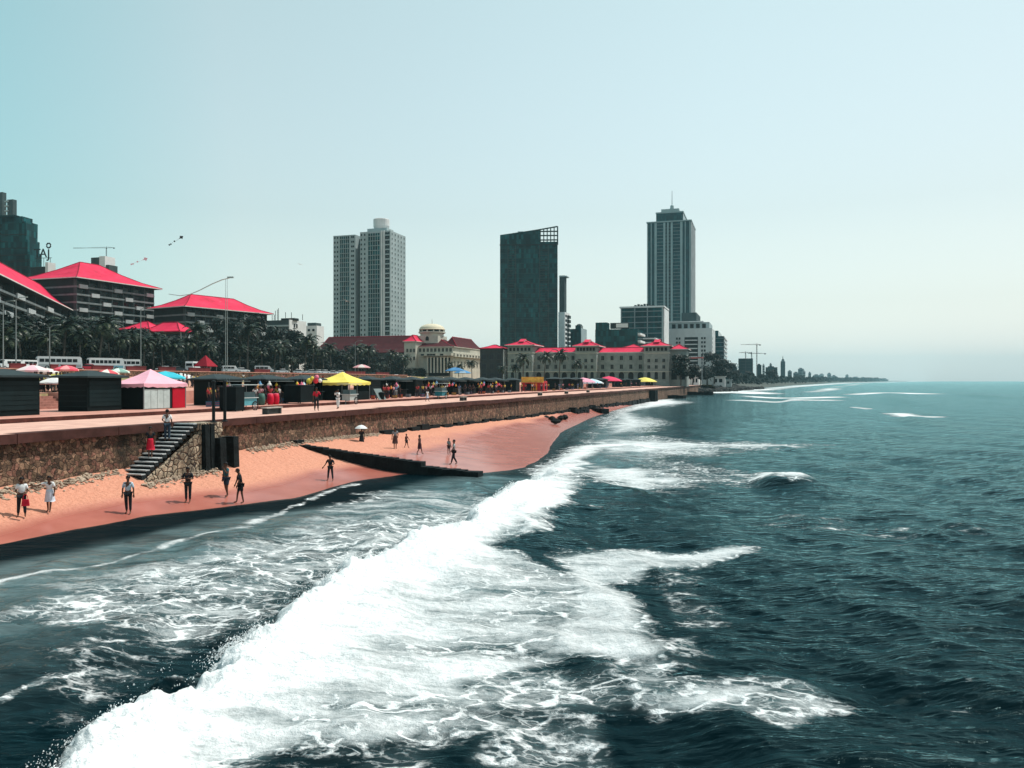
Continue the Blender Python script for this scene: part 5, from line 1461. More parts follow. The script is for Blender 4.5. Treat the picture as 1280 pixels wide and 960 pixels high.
def barrel_pair():
    for px, lab in ((338, 'left of the two red barrels in front of the dark kiosk'), (345, 'right of the two red barrels in front of the dark kiosk')):
        x_, y_ = on_line(px, -9.3); t = empty('barrel', (x_, y_, TZ), 0, lab, 'barrel', 'red barrels')
        MB().lathe([(.24,0),(.29,.3),(.30,.6),(.25,.95)], 14).obj('drum', mat('barrel_red', (.55,.01,.04), .5, .2, 2), t, True)
        MB().lathe([(.25,.951),(.22,1.0),(.05,1.02)], 14).obj('lid', mat('barrel_lid', (.7,.1,.16), .5, .2, 2), t)
    x_, y_ = on_line(327, -9.4); t = empty('barrel', (x_, y_, TZ), 0, 'dark green barrel left of the two red barrels', 'barrel')
    MB().lathe([(.26,0),(.31,.3),(.31,.6),(.26,.98)], 14).obj('drum', mat('barrel_green', (.05,.12,.10), .5, .2, 2), t, True)
    MB().lathe([(.26,.981),(.2,1.02),(.05,1.03)], 14).obj('lid', mat('barrel_green', (0,0,0)), t)
barrel_pair()
def bench(px, d, label, L_=1.7):
    x_, y_ = on_line(px, d); t = empty('bench', (x_, y_, 4.1), SHORE, label, 'bench', 'low blocks along the promenade edge')
    MB().box(-.25, .25, -L_/2, L_/2, .42, .50).obj('seat', mat('bench_pale', (.42,.38,.34), .8, .3, 2), t)
    for y in (-L_/2+.12, L_/2-.3): MB().box(-.22, .22, y, y+.18, 0, .418).obj('leg', mat('bench_dark', (.04,.05,.05), .8, .3, 2), t)
    MB().box(-.12, .12, -L_/2+.31, L_/2-.31, .02, .40).obj('panel', mat('bench_dark', (0,0,0)), t)
bench(340, -1.3, 'pale topped bench on the promenade left of the red shirted person', 2.0)
for px, lab in ((579,'dark bench on the promenade past the person in the pale dress'), (675,'grey bench below the orange snack stall'), (708,'small dark bench right of the orange snack stall'), (735,'small reddish bench below the pink parasol')):
    bench(px, -1.6, lab, 1.5)
t_x = on_line(477, -8.6); t = empty('waste_bin', (*t_x, TZ), 0, 'dark round waste bin right of the leaning grey board', 'bin')
MB().lathe([(.30,0),(.36,.75),(.38,.78),(.34,.80)], 14).obj('bin_body', kio_m, t); MB().lathe([(.02,.805),(.30,.81),(.25,.86),(.02,.9)], 14).obj('lid', dark_frame, t)
x_, y_ = on_line(469, -9.4); t = empty('leaning_board', (x_, y_, TZ), SHORE, 'grey board leaning on the dark kiosk right of the yellow tent', 'board')
b = MB(); i = len(b.v); b.v += [(.9,-.9,0),(.95,-.9,0),(.95,.9,0),(.9,.9,0),(.2,-.9,1.25),(.25,-.9,1.25),(.25,.9,1.25),(.2,.9,1.25)]
for f in ((0,3,2,1),(4,5,6,7),(0,1,5,4),(1,2,6,5),(2,3,7,6),(3,0,4,7)): b.f.append(f); b.m.append(0)
b.obj('panel', mat('board_grey', (.16,.20,.20), .6, .2, 1), t); MB().box(.1,.2,-.05,.05,0,1.2).obj('prop', steel, t)

def parasol(loc, r_, h_, canopy, label, tilt=0, group=None):
    t = empty('parasol', loc, rk.random()*6, label, 'parasol', group)
    b = MB(); n = 16; rows = []
    for u in (0, .4, .75, 1):
        rows.append([(u*r_*math.cos(2*math.pi*q/n)*(1 if q % 2 == 0 else .965), u*r_*math.sin(2*math.pi*q/n)*(1 if q % 2 == 0 else .965), h_-.62*u**1.6*r_*.55-(.03 if q % 2 and u == 1 else 0)) for q in range(n)])
    for k in range(3):
        for q in range(n): j = (q+1) % n; b.quad(rows[k+1][q], rows[k+1][j], rows[k][j], rows[k][q], (q//2) % 2)
    for q in range(n): j = (q+1) % n; p0, p1 = rows[3][q], rows[3][j]; b.quad((p0[0],p0[1],p0[2]-.16),(p1[0],p1[1],p1[2]-.16),p1,p0,(q//2) % 2)
    b.obj('canopy', canopy, t)
    MB().tube([(0,0,0),(0,0,h_+.12)], .03, 6).obj('pole', steel, t)
    MB().lathe([(.22,0),(.22,.06),(.05,.1)], 10).obj('base', dark_frame, t)
    t.rotation_euler[0] = tilt
def cm(name, c): return mat('canvas_'+name, c, .8, .12, 1)
def land_at(px, d):
    x_, y_ = on_line(px, d); s_, d_ = sd(x_, y_)
    z = float(land_z(np.array(s_), np.array(d_))) if d < -19 else (TZ if d < -7.8 else 4.1)
    return (x_, y_, z)
for px, d, r_, h_, c1, c2, lab in [
 (41,-30,1.35,2.3,(.75,.45,.50),(.70,.6,.6),'pale pink parasol on the upper terrace between the two near kiosks'),
 (58,-40,1.3,2.1,(.70,.68,.64),(.6,.55,.5),'white parasol among the tables between the two near kiosks'),
 (83,-36,1.2,2.4,(.68,.10,.14),(.75,.3,.3),'red parasol on the upper terrace left of the second near kiosk'),
 (72,-26,1.7,1.6,(.42,.40,.10),(.35,.33,.09),'low olive green parasol over the tables between the near kiosks'),
 (68,-23.5,1.2,1.25,(.72,.71,.68),(.6,.6,.6),'low white parasol in front of the olive one'),
 (134,-44,1.4,2.1,(.66,.10,.12),(.7,.65,.6),'red and white parasol just behind the pink tent'),
 (148,-48,1.4,2.3,(.6,.7,.62),(.2,.35,.3),'pale green parasol behind the pink tent'),
 (207,-30,2.1,1.95,(.05,.50,.60),(.04,.40,.50),'wide turquoise parasol behind the pink tent'),
 (226,-36,2.3,1.75,(.62,.62,.60),(.55,.55,.53),'wide grey white parasol right of the turquoise one'),
 (729,-13,3.4,3.0,(.78,.36,.46),(.74,.32,.42),'pink parasol among the far kiosks'),
 (740,-13,3.4,2.7,(.62,.70,.74),(.45,.62,.70),'white and pale blue parasol next to the far pink one'),
 (761,-13,4.2,3.6,(.72,.06,.14),(.66,.05,.12),'bright red parasol among the far kiosks'),
 (806,-13,5.2,3.6,(.78,.66,.16),(.72,.6,.14),'small yellow parasol near the far buttress'),
 (818,-13,4.4,3.2,(.72,.40,.46),(.7,.6,.6),'pale pink parasol right of the small yellow one'),
 (569,-60,3.2,4.6,(.08,.24,.44),(.06,.18,.36),'blue parasol behind the middle kiosks'),
 (578,-60,3.0,3.9,(.30,.42,.52),(.08,.24,.44),'pale blue parasol behind the middle kiosks'),
 (452,-100,3.2,3.6,(.60,.30,.32),(.62,.55,.52),'pinkish parasol behind the yellow tent by the road wall')]:
    nm = lab.split()[0]+str(px)
    parasol(land_at(px, d), r_, h_, [cm('a%d' % px, c1), cm('b%d' % px, c2)], lab)
for px, d in ((50,-24),(57,-25),(66,-22.6),(76,-24),(84,-23),(80,-28),(45,-27)):
    x_, y_, z = land_at(px, d); t = empty('table', (x_, y_, z), rk.random()*3); b = MB().box(-.5,.5,-.5,.5,.68,.73)
    b.obj('table_top', mat('table_top', (.35,.14,.12), .6, .3, 2), t)
    for sx in (-.42,.42):
        for sy in (-.42,.42): MB().tube([(sx,sy,0),(sx,sy,.68)], .03, 5).obj('leg', dark_frame, t)
    tag(t, 'small dark red cafe table among the parasols between the near kiosks', 'table', 'cafe tables on the upper terrace')
# steps from the terrace up to the cafe terrace and the low wall beside them
x_, y_ = on_line(60, -19.1)
t = empty('terrace_steps', (x_, y_, TZ), SHORE, 'broad pink brown steps between the two near kiosks', 'steps')
for k in range(5): MB().box(-.38*(k+1), -.38*k, -1.9, 1.9, -.1, .19*(k+1)).obj('step', [mat('step_tread', (.42,.20,.16), .8, .4, 2)], t)
t = empty('terrace_wall', (*xy(0, -19.1), 0), SHORE, 'low pink retaining wall along the back of the kiosk terrace', 'wall')
sy = sd(x_, y_)[0]
for a, c in ((10, sy-2.0), (sy+2.0, 476)):
    MB().box(-2.3, 0, a, c, 4.2, 5.56).obj('wall_run', pave2, t)
# clutter: toys and inflatables hung on the open kiosks
toy_c = [mat('toy_%s' % n_, c, .5, .15, 3) for n_, c in (('pink',(.8,.2,.3)),('yellow',(.8,.62,.08)),('white',(.78,.76,.72)),('red',(.7,.04,.06)),('orange',(.75,.3,.06)),('blue',(.12,.3,.5)))]
def toy(px, d, z, m_, r_, label, grp):
    x_, y_ = on_line(px, d); t = empty('hanging_toy', (x_, y_, z), rk.random()*6, label, 'toy', grp)
    b = MB(); b.lathe([(.02,-r_*1.1),(r_*.7,-r_*.7),(r_,0),(r_*.75,r_*.6),(r_*.4,r_*.85),(r_*.5,r_*1.2),(.02,r_*1.6)], 8); b.obj('ball_body', m_, t, True)
    b = MB(); b.tube([(0,0,r_*1.5),(0,0,r_*1.5+.35)], .012, 4); b.obj('string', steel, t)
for base_px, dl in ((273,'kiosk behind the two railing posts'),(332,'kiosk behind the red barrels'),(380,'kiosk left of the yellow tent'),(491,'second kiosk right of the yellow tent'),(541,'kiosk behind the teal cart'),(563,'kiosk one past the teal cart'),(603,'kiosk below the flat red roof'),(619,'kiosk two left of the orange stall')):
    Dk = 48700/(950-base_px)
    for k in range(6):
        toy(base_px+rk.uniform(-13,15)*72/Dk, -12.3, TZ+rk.uniform(1.25,1.85), toy_c[(k*5+base_px) % 6], rk.uniform(.12,.24), 'colourful toy hanging at the open '+dl, 'toys hung on the '+dl)
def star_toy():
    x_, y_ = on_line(391, -8.6); t = empty('inflatable_toys', (x_, y_, TZ), 0, 'bunch of yellow and red inflatable toys above the red shirted person', 'toys')
    for (dx, z, r_, c) in ((-.35,2.1,.3,1),(-.05,2.35,.22,1),(.3,2.15,.28,3),(.38,2.5,.22,0),(.7,2.15,.2,2)):
        b = MB(); b.lathe([(.02,-r_),(r_*.8,-r_*.6),(r_,0),(r_*.7,r_*.7),(.02,r_)], 8, 0, (dx,0,z)); b.obj('balloon', toy_c[c], t, True)
    MB().tube([(.1,0,0),(.1,0,2.2)], .03, 5).obj('pole', steel, t)
star_toy()

# ================================================================= road side: walls, buses, vans, cars
t = empty('bank_wall', (*xy(0,-97.3),0), SHORE, 'low stone retaining wall below the road at the top of the green', 'wall')
for q in range(14):
    s0 = 40+q*18; kk = float(rise(np.array(s0+9.)))
    if kk < .15: break
    z0 = float(land_z(np.array(s0+9.), np.array(-96.)))
    MB().box(-.4, .25, s0, s0+17.9, z0-1, z0+1.35*kk).obj('masonry', wall_m, t)
    MB().box(-.5, .35, s0, s0+17.9, z0+1.352*kk, z0+1.352*kk+.2).obj('coping', pave2, t)
red_wall = mat('red_parapet', (.17,.03,.035), .8, .3, .7)
for q in range(11):
    px0 = (12, 38, 63, 77, 115, 158, 198, 236, 318, 432, 470)[q]; px1 = (32, 44, 72, 94, 141, 182, 219, 262, 337, 456, 486)[q]
    a = sd(*on_line(px0,-108))[0]; c = sd(*on_line(px1,-108))[0]; x_, y_ = xy(a, -108)
    t = empty('red_parapet', (x_, y_, float(land_z(np.array(a), np.array(-108.)))-.1), SHORE, 'length of dull red roadside parapet in front of the traffic', 'parapet', 'red parapets along the road')
    MB().box(-.2, .2, 0, c-a, 0, 1.15).obj('panel', red_wall, t); MB().box(-.27, .27, -.1, c-a+.1, 1.152, 1.28).obj('coping', red_wall, t)
veh_w = mat('vehicle_white', (.74,.76,.76), .35, .12, .8); veh_s = mat('vehicle_silver', (.42,.45,.46), .3, .15, .8); veh_d = mat('vehicle_dark', (.05,.06,.07), .3, .2, .8); veh_r = mat('vehicle_red', (.45,.03,.05), .35, .2, .8); veh_b = mat('bus_blue', (.18,.40,.48), .4, .15, .8)
win_m = mat('vehicle_glass', (.012,.018,.022), .08, .3, 1); tyre_m = mat('tyre_rubber', (0,0,0)); lamp_m = mat('lamp_lens', (.8,.78,.7), .2, .1); red_l = mat('tail_lens', (.4,.02,.02), .2, .1)
def vwheels(t, xs, W_, r_):
    for x in xs:
        for sy in (-1, 1):
            o = empty('wheel', (x, sy*(W_/2-.08), r_)); o.parent = t
            b = MB(); b.tube([(0,-.11,0),(0,.11,0)], r_, 14); b.obj('tyre', tyre_m, o)
            b = MB(); b.tube([(0,-.125,0),(0,.125,0)], r_*.58, 10); b.obj('rim', veh_s, o)
def bus(L_=9.2, stripe=None):
    t = empty('bus'); W_, H_ = 2.4, 3.05
    b = MB(); n = 1
    prof = [(-L_/2+.1,.45),(L_/2-.05,.45),(L_/2,1.2),(L_/2-.18,2.75),(L_/2-.5,H_),(-L_/2+.3,H_),(-L_/2,2.7),(-L_/2,.9)]
    i = len(b.v); k_ = len(prof)
    for y in (-W_/2, W_/2): b.v += [(x, y, z) for x, z in prof]
    b.f += [tuple(i+q for q in range(k_)), tuple(i+k_+q for q in range(k_))[::-1]]; b.m += [0,0]
    for q in range(k_): j = (q+1) % k_; b.f.append((i+q, i+k_+q, i+k_+j, i+j)); b.m.append(0)
    b.obj('body', veh_w, t)
    for sy in (-1, 1):
        for q in range(7):
            x0 = -L_/2+.5+q*(L_-1.4)/7; y = sy*(W_/2+.012)
            MB().box(x0, x0+(L_-1.4)/7-.16, min(y, y-sy*.03), max(y, y-sy*.03), 1.75, 2.5).obj('window', win_m, t)
        y = sy*(W_/2+.008); MB().box(-L_/2+.3, L_/2-.3, min(y,y-sy*.02), max(y,y-sy*.02), .62, 1.25).obj('stripe', stripe or veh_s, t)
    MB().box(L_/2-.14, L_/2+.0, -W_/2+.15, W_/2-.15, 1.5, 2.55).obj('windscreen', win_m, t); MB().box(-L_/2-.012, -L_/2+.1, -W_/2+.25, W_/2-.25, 1.7, 2.5).obj('rear_window', win_m, t)
    for sy in (-.8, .8): MB().box(L_/2-.05, L_/2+.02, sy-.14, sy+.14, .8, 1.0).obj('headlight', lamp_m, t)
    vwheels(t, (-L_/2+2.0, L_/2-1.9), W_, .48); return t
def van(col_m, L_=4.6):
    t = empty('van'); W_, H_ = 1.75, 2.0
    b = MB(); prof = [(-L_/2,.35),(L_/2,.35),(L_/2+.02,.95),(L_/2-.45,1.1),(L_/2-1.0,H_-.06),(L_/2-1.4,H_),(-L_/2+.15,H_),(-L_/2-.02,1.6)]
    i = len(b.v); k_ = len(prof)
    for y, f_ in ((-W_/2,1), (W_/2,1)): b.v += [(x, y*(.93 if z > 1.5 else 1), z) for x, z in prof]
    b.f += [tuple(i+q for q in range(k_)), tuple(i+k_+q for q in range(k_))[::-1]]; b.m += [0,0]
    for q in range(k_): j = (q+1) % k_; b.f.append((i+q, i+k_+q, i+k_+j, i+j)); b.m.append(0)
    b.obj('body', col_m, t)
    for sy in (-1, 1):
        for q in range(3):
            x0 = -L_/2+.25+q*1.02; y = sy*(W_/2*.97)
            MB().box(x0, x0+.9, min(y-.02*sy,y+.035*sy), max(y-.02*sy,y+.035*sy), 1.12, 1.66).obj('window', win_m, t)
    b = MB(); b.quad((L_/2-.44,-.74,1.13),(L_/2-.44,.74,1.13),(L_/2-.96,.68,H_-.13),(L_/2-.96,-.68,H_-.13)); b.v = [(x+.03,y,z+.012) for x,y,z in b.v]; b.obj('windscreen', win_m, t)
    MB().box(-L_/2-.04, -L_/2+.1, -.65, .65, 1.12, 1.62).obj('rear_window', win_m, t)
    for sy in (-.68, .68): MB().box(L_/2, L_/2+.045, sy-.13, sy+.13, .68, .86).obj('headlight', lamp_m, t)
    MB().box(L_/2, L_/2+.08, -W_/2+.05, W_/2-.05, .38, .55).obj('bumper', veh_d, t)
    vwheels(t, (-L_/2+.9, L_/2-.85), W_, .33); return t
def car(col_m, L_=4.2):
    t = empty('parked_car'); W_ = 1.7
    b = MB(); prof = [(-L_/2,.32),(L_/2,.32),(L_/2,.72),(L_/2-.9,.92),(-L_/2+.5,.95),(-L_/2,.85)]
    i = len(b.v); k_ = len(prof)
    for y in (-W_/2, W_/2): b.v += [(x, y, z) for x, z in prof]
    b.f += [tuple(i+q for q in range(k_)), tuple(i+k_+q for q in range(k_))[::-1]]; b.m += [0,0]
    for q in range(k_): j = (q+1) % k_; b.f.append((i+q, i+k_+q, i+k_+j, i+j)); b.m.append(0)
    b.obj('body', col_m, t)
    MB().frust((-L_/2+.45, L_/2-1.0, -W_/2+.06, W_/2-.06), (-L_/2+.95, L_/2-1.75, -W_/2+.2, W_/2-.2), .93, 1.38).obj('windows', win_m, t)
    MB().frust((-L_/2+.92, L_/2-1.72, -W_/2+.18, W_/2-.18), (-L_/2+1.05, L_/2-1.9, -W_/2+.26, W_/2-.26), 1.382, 1.46).obj('roof', col_m, t)
    for sy in (-.6, .6): MB().box(L_/2-.02, L_/2+.02, sy-.16, sy+.16, .58, .72).obj('headlight', lamp_m, t)
    vwheels(t, (-L_/2+.8, L_/2-.8), W_, .31); return t
ALONG = SHORE + R(90)
def park(t, px, d, label, rz=0, group=None, cat=None):
    x_, y_ = on_line(px, d); s_, d_ = sd(x_, y_)
    t.location = (x_, y_, float(land_z(np.array(s_), np.array(d_)))+.05); t.rotation_euler = (0,0,ALONG+rz)
    tag(t, label, cat, group)
b0 = bus(); park(b0, 74, -122, 'white bus on the road behind the two near kiosks', R(-35), 'buses on the road', 'bus')
b1 = bus(8.0, veh_b); park(b1, 132, -121, 'white bus with a light blue side stripe above the pink tent', R(-30), 'buses on the road', 'bus')
b2 = copy_tree(b0); park(b2, 152, -128, 'white bus seen end on, half hidden right of the blue striped one', R(150), 'buses on the road', 'bus')
v0 = van(veh_w); park(v0, 11, -119, 'white van at the left edge of the road', R(175), 'vans on the road', 'van')
v1 = copy_tree(v0); park(v1, 32, -119, 'white van facing the viewer, between the edge van and the bus', R(180), 'vans on the road', 'van')
v2 = copy_tree(v0); park(v2, 288, -116, 'white van below the tall bent lamp post', R(-40), 'vans on the road', 'van')
v3 = copy_tree(v0); park(v3, 330, -118, 'white minibus on the road above the kiosk with the red barrels', R(-50), 'vans on the road', 'van'); v3.scale = (1.25,1.1,1.15)
v4 = copy_tree(v0); park(v4, 241, -124, 'white van half hidden by palms right of the pink tent', R(20), 'vans on the road', 'van'); v4.scale = (1.3,1.3,1.5)
cars = [car(veh_w), car(veh_s), car(veh_d), car(veh_r)]
carspec = [(303,0,'small white car right of the van under the lamp post'),(352,0,'white car right of the minibus'),(374,0,'white car above the dark kiosk left of the yellow tent'),(388,1,'silver car just left of the yellow tent apex'),(397,0,'white car above the left slope of the yellow tent'),(405,0,'white car right above the yellow tent'),(415,1,'silver car above the right slope of the yellow tent'),(425,0,'white car further right above the yellow tent'),(449,0,'white car beside the pinkish parasol'),(468,2,'dark car in the line right of the pinkish parasol'),(478,0,'white car above the kiosk right of the yellow tent'),(494,0,'white car above the second kiosk right of the tent'),(514,0,'white car seen left of the pair under the palms'),(520,1,'silver car of the pair under the palms'),(531,0,'white car in front of the cream colonnade'),(543,0,'white car before the domed building'),(109,3,'red car left of the blue striped bus'),(170,2,'dark car right of the end on bus'),(205,1,'silver car behind the turquoise parasol'),(222,2,'dark car behind the grey white parasol')]
usedc = set()
for px, ci, lab in carspec:
    c_ = cars[ci] if ci not in usedc else copy_tree(cars[ci]); usedc.add(ci)
    park(c_, px, -117-rk.random()*6, lab, R(rk.choice((-20,-40,160,150))+rk.uniform(-10,10)), 'cars on the road', 'car')
x_, y_ = on_line(257, -112)
t = empty('red_tent', (x_, y_, 8.9), SHORE, 'small pointed dark red tent below the palms', 'tent')
hiproof(-2.2,2.2,-2.2,2.2,1.6,3.0).obj('canopy', mat('dark_red_canvas', (.28,.01,.025), .8, .2, 1), t)
for x in (-2,2):
    for y in (-2,2): MB().tube([(x,y,0),(x,y,1.5)], .06, 5).obj('post', steel, t)

# lamp posts
def lamp(px, d, h_, label, arm=2.2):
    x_, y_, z = land_at(px, d); t = empty('street_lamp', (x_, y_, z), SHORE, label, 'lamp post', 'lamp posts along the road')
    MB().tube([(0,0,0),(0,0,h_)], [.13,.08], 8).obj('pole', steel, t)
    MB().tube([(0,0,h_-.2),(arm*.4,0,h_+.35),(arm,0,h_+.4)], .06, 6).obj('arm', steel, t)
    MB().box(arm-.1, arm+.7, -.16, .16, h_+.32, h_+.48).obj('lamp_head', conc, t)
t = empty('mast_lamp', land_at(282, -112), SHORE+R(8), 'tall twin lamp mast with one long sweeping arm over the palms', 'lamp post')
Dm = t.location.y; hm = up(349, Dm)-t.location.z
for x in (0, .5): MB().tube([(x,0,0),(x,0,hm)], [.09,.05], 8).obj('pole', conc, t)
MB().tube([(1.4,0,hm+.4),(-1,0,hm-.1),(-4,0,hm-1.2),(-8,0,hm-3.0),(-11,0,hm-4.1),(-14,0,hm-4.4),(-17.5,0,hm-3.9)], [.14,.16,.15,.14,.13,.12,.08], 8).obj('arm', white_m, t, True)
MB().box(.6, 2.4, -.25, .25, hm+.3, hm+.7).obj('lamp_head', conc, t)
for px, h_, lab in ((4,13,'slim lamp post at the far left edge of the palms'),(20,14,'slim lamp post over the white vans'),(62,9,'dark lamp post in front of the white bus'),(176,15,'slim lamp post among the palms right of the blue striped bus'),(444,12,'slim lamp post over the road right of the yellow tent')):
    lamp(px, -110, h_, lab)

# ================================================================= trees
leaf_m, nt, p = base_mat('palm_leaf')
tc = nn(nt, 'ShaderNodeTexCoord').outputs['Object']
nt.links.new(ramp(nt, noise(nt, tc, .9, 4), [(.34, (.004,.011,.008)), (.56, (.014,.026,.013)), (.76, (.10,.115,.05))]), p.inputs['Base Color']); val(p.inputs['Roughness'], .42); val(p.inputs['Specular IOR Level'], .2)
leaf_d, nt, p = base_mat('dark_leaf')
tc = nn(nt, 'ShaderNodeTexCoord').outputs['Object']
nt.links.new(ramp(nt, noise(nt, tc, .7, 4), [(.32, (.002,.007,.007)), (.6, (.008,.018,.014)), (.80, (.03,.045,.03))]), p.inputs['Base Color']); val(p.inputs['Roughness'], .5); val(p.inputs['Specular IOR Level'], .15)
bark = mat('grey_bark', (.11,.10,.085), .9, .4, 3)
def palm_mesh(seed, h_, nfr=22, fl=3.4):
    q = random.Random(seed); tr = MB()
    bx_, by_ = q.uniform(-.8,.8), q.uniform(-.8,.8); pts = [(bx_*(k/6)**2, by_*(k/6)**2, h_*k/6) for k in range(7)]
    tr.tube(pts, [.26,.20,.17,.16,.15,.15,.17], 8)
    b = MB(); top = Vector(pts[-1])
    for k in range(nfr):
        az = k*2.399+q.uniform(-.2,.2); el = R(78-95*(k/nfr)**.9+q.uniform(-8,8)); L_ = fl*q.uniform(.85,1.12)
        p_ = top.copy(); el_ = el; prev = None; n = 9
        side = Vector((-math.sin(az), math.cos(az), 0)); tw = q.uniform(-.4,.4)
        for j in range(n+1):
            u = j/n; dvec = Vector((math.cos(az)*math.cos(el_), math.sin(az)*math.cos(el_), math.sin(el_)))
            wdt = .62*math.sin(math.pi*min(1, u*.9+.12))**.7*(1-.25*u)
            dn = Vector((0,0,-1))*(.35+.3*u)
            a_, c_ = p_+side*wdt+dn*wdt*.8, p_-side*wdt+dn*wdt*.8
            if prev is not None:
                pm, pa, pc = prev
                # leaflets: leave a slit between neighbouring strips
                b.quad(tuple(pm), tuple(pm.lerp(p_, .8)), tuple(pa.lerp(a_, .72)+dvec*.12), tuple(pa+dvec*.1)); b.quad(tuple(pm.lerp(p_, .8)), tuple(pm), tuple(pc+dvec*.1), tuple(pc.lerp(c_, .72)+dvec*.12))
            prev = (p_.copy(), a_, c_); p_ = p_+dvec*L_/n; el_ -= R(9+9*u)+abs(el-R(80))*.02
    for k in range(5):
        a = k*1.26; tr.lathe([(.02,-.16),(.14,-.08),(.16,.04),(.02,.16)], 6, 0, (top.x+.24*math.cos(a), top.y+.24*math.sin(a), top.z-.22))
    return tr.mesh('trunk', True), b.mesh('crown')
def broad_mesh(seed, h_, rad, n=1500, size=.42, low=.28):
    q = random.Random(seed); tr = MB(); blobs = []
    th_ = h_*low
    tr.tube([(0,0,0),(.05,0,th_*.5),(0,.06,th_)], [.30,.24,.20], 8)
    for k in range(13):
        a = q.uniform(0,6.28); rr_ = rad*q.uniform(.15,.78)*(1 if k else 0); z = q.uniform(th_+.1*h_, h_*.86)
        rr_ *= 1-.45*max(0, (z/h_-.5))*2*.6
        c = Vector((rr_*math.cos(a), rr_*math.sin(a), z)); blobs.append((c, rad*q.uniform(.30,.50)))
        tr.tube([(0,0,th_*.9), tuple(Vector((0,0,th_)).lerp(c, .5)+Vector((0,0,.3))), tuple(c)], [.13,.08,.04], 5)
    b = MB()
    for k in range(n):
        c, r_ = q.choice(blobs); v = Vector((q.gauss(0,1), q.gauss(0,1), q.gauss(0,1))).normalized()*r_*q.uniform(.55,1.08)
        v.z *= .75; p_ = c+v
        nrm = (v.normalized()+Vector((q.uniform(-.8,.8), q.uniform(-.8,.8), q.uniform(-.2,.9)))).normalized()
        a_ = nrm.orthogonal().normalized(); a_.rotate(Matrix.Rotation(q.uniform(0,6.28), 3, nrm)); d_ = nrm.cross(a_)
        s_ = size*q.uniform(.6,1.3); 
        b.quad(tuple(p_-a_*s_), tuple(p_-d_*s_*.5), tuple(p_+a_*s_), tuple(p_+d_*s_*.5+nrm*s_*.15))
    return tr.mesh('trunk', True), b.mesh('crown')
PALMS = [palm_mesh(k, h_, 24, fl) for k, (h_, fl) in enumerate(((7.5,3.6),(9.0,3.8),(6.0,3.4),(8.2,3.5)))]
BROADS = [broad_mesh(50+k, h_, r_, 1900, .46) for k, (h_, r_) in enumerate(((10,4.6),(12,5.2),(9,4.4)))]
LOWS = [broad_mesh(80+k, 4.6, 3.4, 1100, .40, .10) for k in range(2)]
def tree(kind, px, d, sc_, label, group):
    x_, y_, z = land_at(px, d)
    src, mname, nm, ct = {'palm': (PALMS, leaf_m, 'palm_tree', 'palm'), 'broad': (BROADS, leaf_d, 'broadleaf_tree', 'tree'), 'low': (LOWS, leaf_d, 'shrub', 'shrub')}[kind]
    tm, cmh = rk.choice(src)
    if not tm.materials: tm.materials.append(bark); cmh.materials.append(mname)
    t = empty(nm, (x_, y_, z-.15), rk.random()*6.28, label, ct, group); t.scale = (sc_*rk.uniform(.93,1.07), sc_*rk.uniform(.93,1.07), sc_*rk.uniform(.93,1.07))
    link('trunk' if kind != 'low' else 'stem', tm, t); link('crown' if kind != 'low' else 'foliage', cmh, t)
def zone(px):
    for lim, s_ in ((45,'behind the two white vans'),(105,'behind the white bus'),(165,'behind the blue striped bus'),(240,'round the low pink red pavilion'),(300,'by the tall lamp mast'),(345,'below the farthest red roofed wing'),(400,'in front of the grey and white block'),(470,'in front of the long dark red roof'),(520,'left of the domed building'),(610,'in front of the domed building'),(1000,'before the colonial hotel')):
        if px < lim: return s_
for px in list(range(4, 400, 12)) + list(range(402, 515, 13)):
    p_ = px+rk.uniform(-4,4); s_ = zone(p_)
    tree('broad', p_, -140-rk.random()*14, rk.uniform(.72,1.22)*(1.42 if p_ < 50 else 1.25 if p_ < 115 else 1.45 if p_ < 165 else 1.1 if p_ < 240 else 1.5 if p_ < 330 else 1.48 if p_ < 470 else 1.2), 'dense dark broadleaf tree '+s_, 'dark trees '+s_)
for px in (512, 524, 533, 545, 553):
    tree('broad', px, -118-rk.random()*10, rk.uniform(.62,.85), 'dark bushy tree by the road before the cream colonnade', 'dark trees before the cream colonnade')
for px in list(range(0, 330, 15)):
    p_ = px+rk.uniform(-5,5); s_ = zone(p_)
    tree('low', p_, -130-rk.random()*5, rk.uniform(.8,1.15), 'low dark bushy shrub '+s_, 'shrubs '+s_)
for px in list(range(330, 600, 20)):
    p_ = px+rk.uniform(-5,5); s_ = zone(p_)
    tree('low', p_, -128-rk.random()*5, rk.uniform(.7,.95), 'low dark bushy shrub '+s_, 'shrubs '+s_)
for px in [6, 24, 47, 60, 82, 100, 112, 124, 139, 150, 163, 178, 190, 203, 216, 232, 247, 262, 297, 312, 326, 341, 352, 366, 378, 392, 405, 416, 432, 448, 462, 474, 488, 503, 520, 538]:
    p_ = px+rk.uniform(-3,3); s_ = zone(p_)
    tree('palm', p_, -124-rk.random()*8, rk.uniform(.72,1.42)*(.95 if 165 < p_ < 240 else 1.22 if p_ < 330 else 1.18), 'coconut palm with lit drooping fronds '+s_, 'palms '+s_)
for px, d, sc_, lab in ((590,-75,.9,'small palm before the right side of the domed building'),(562,-80,.7,'small palm before the cream colonnade'),(573,-70,.7,'short palm right of the cream colonnade')):
    tree('palm', px, d, sc_, lab, None)
def hotel_tree(kind, px, Dd, z, sc_, label, group=None):
    src, mname, nm, ct = {'palm': (PALMS, leaf_m, 'palm_tree', 'palm'), 'broad': (BROADS, leaf_d, 'broadleaf_tree', 'tree')}[kind]
    tm, cmh = rk.choice(src); t = empty(nm, ((px-640)/1000*Dd, Dd, z), rk.random()*6, label, ct, group); t.scale = (sc_,)*3
    link('trunk', tm, t); link('crown', cmh, t)
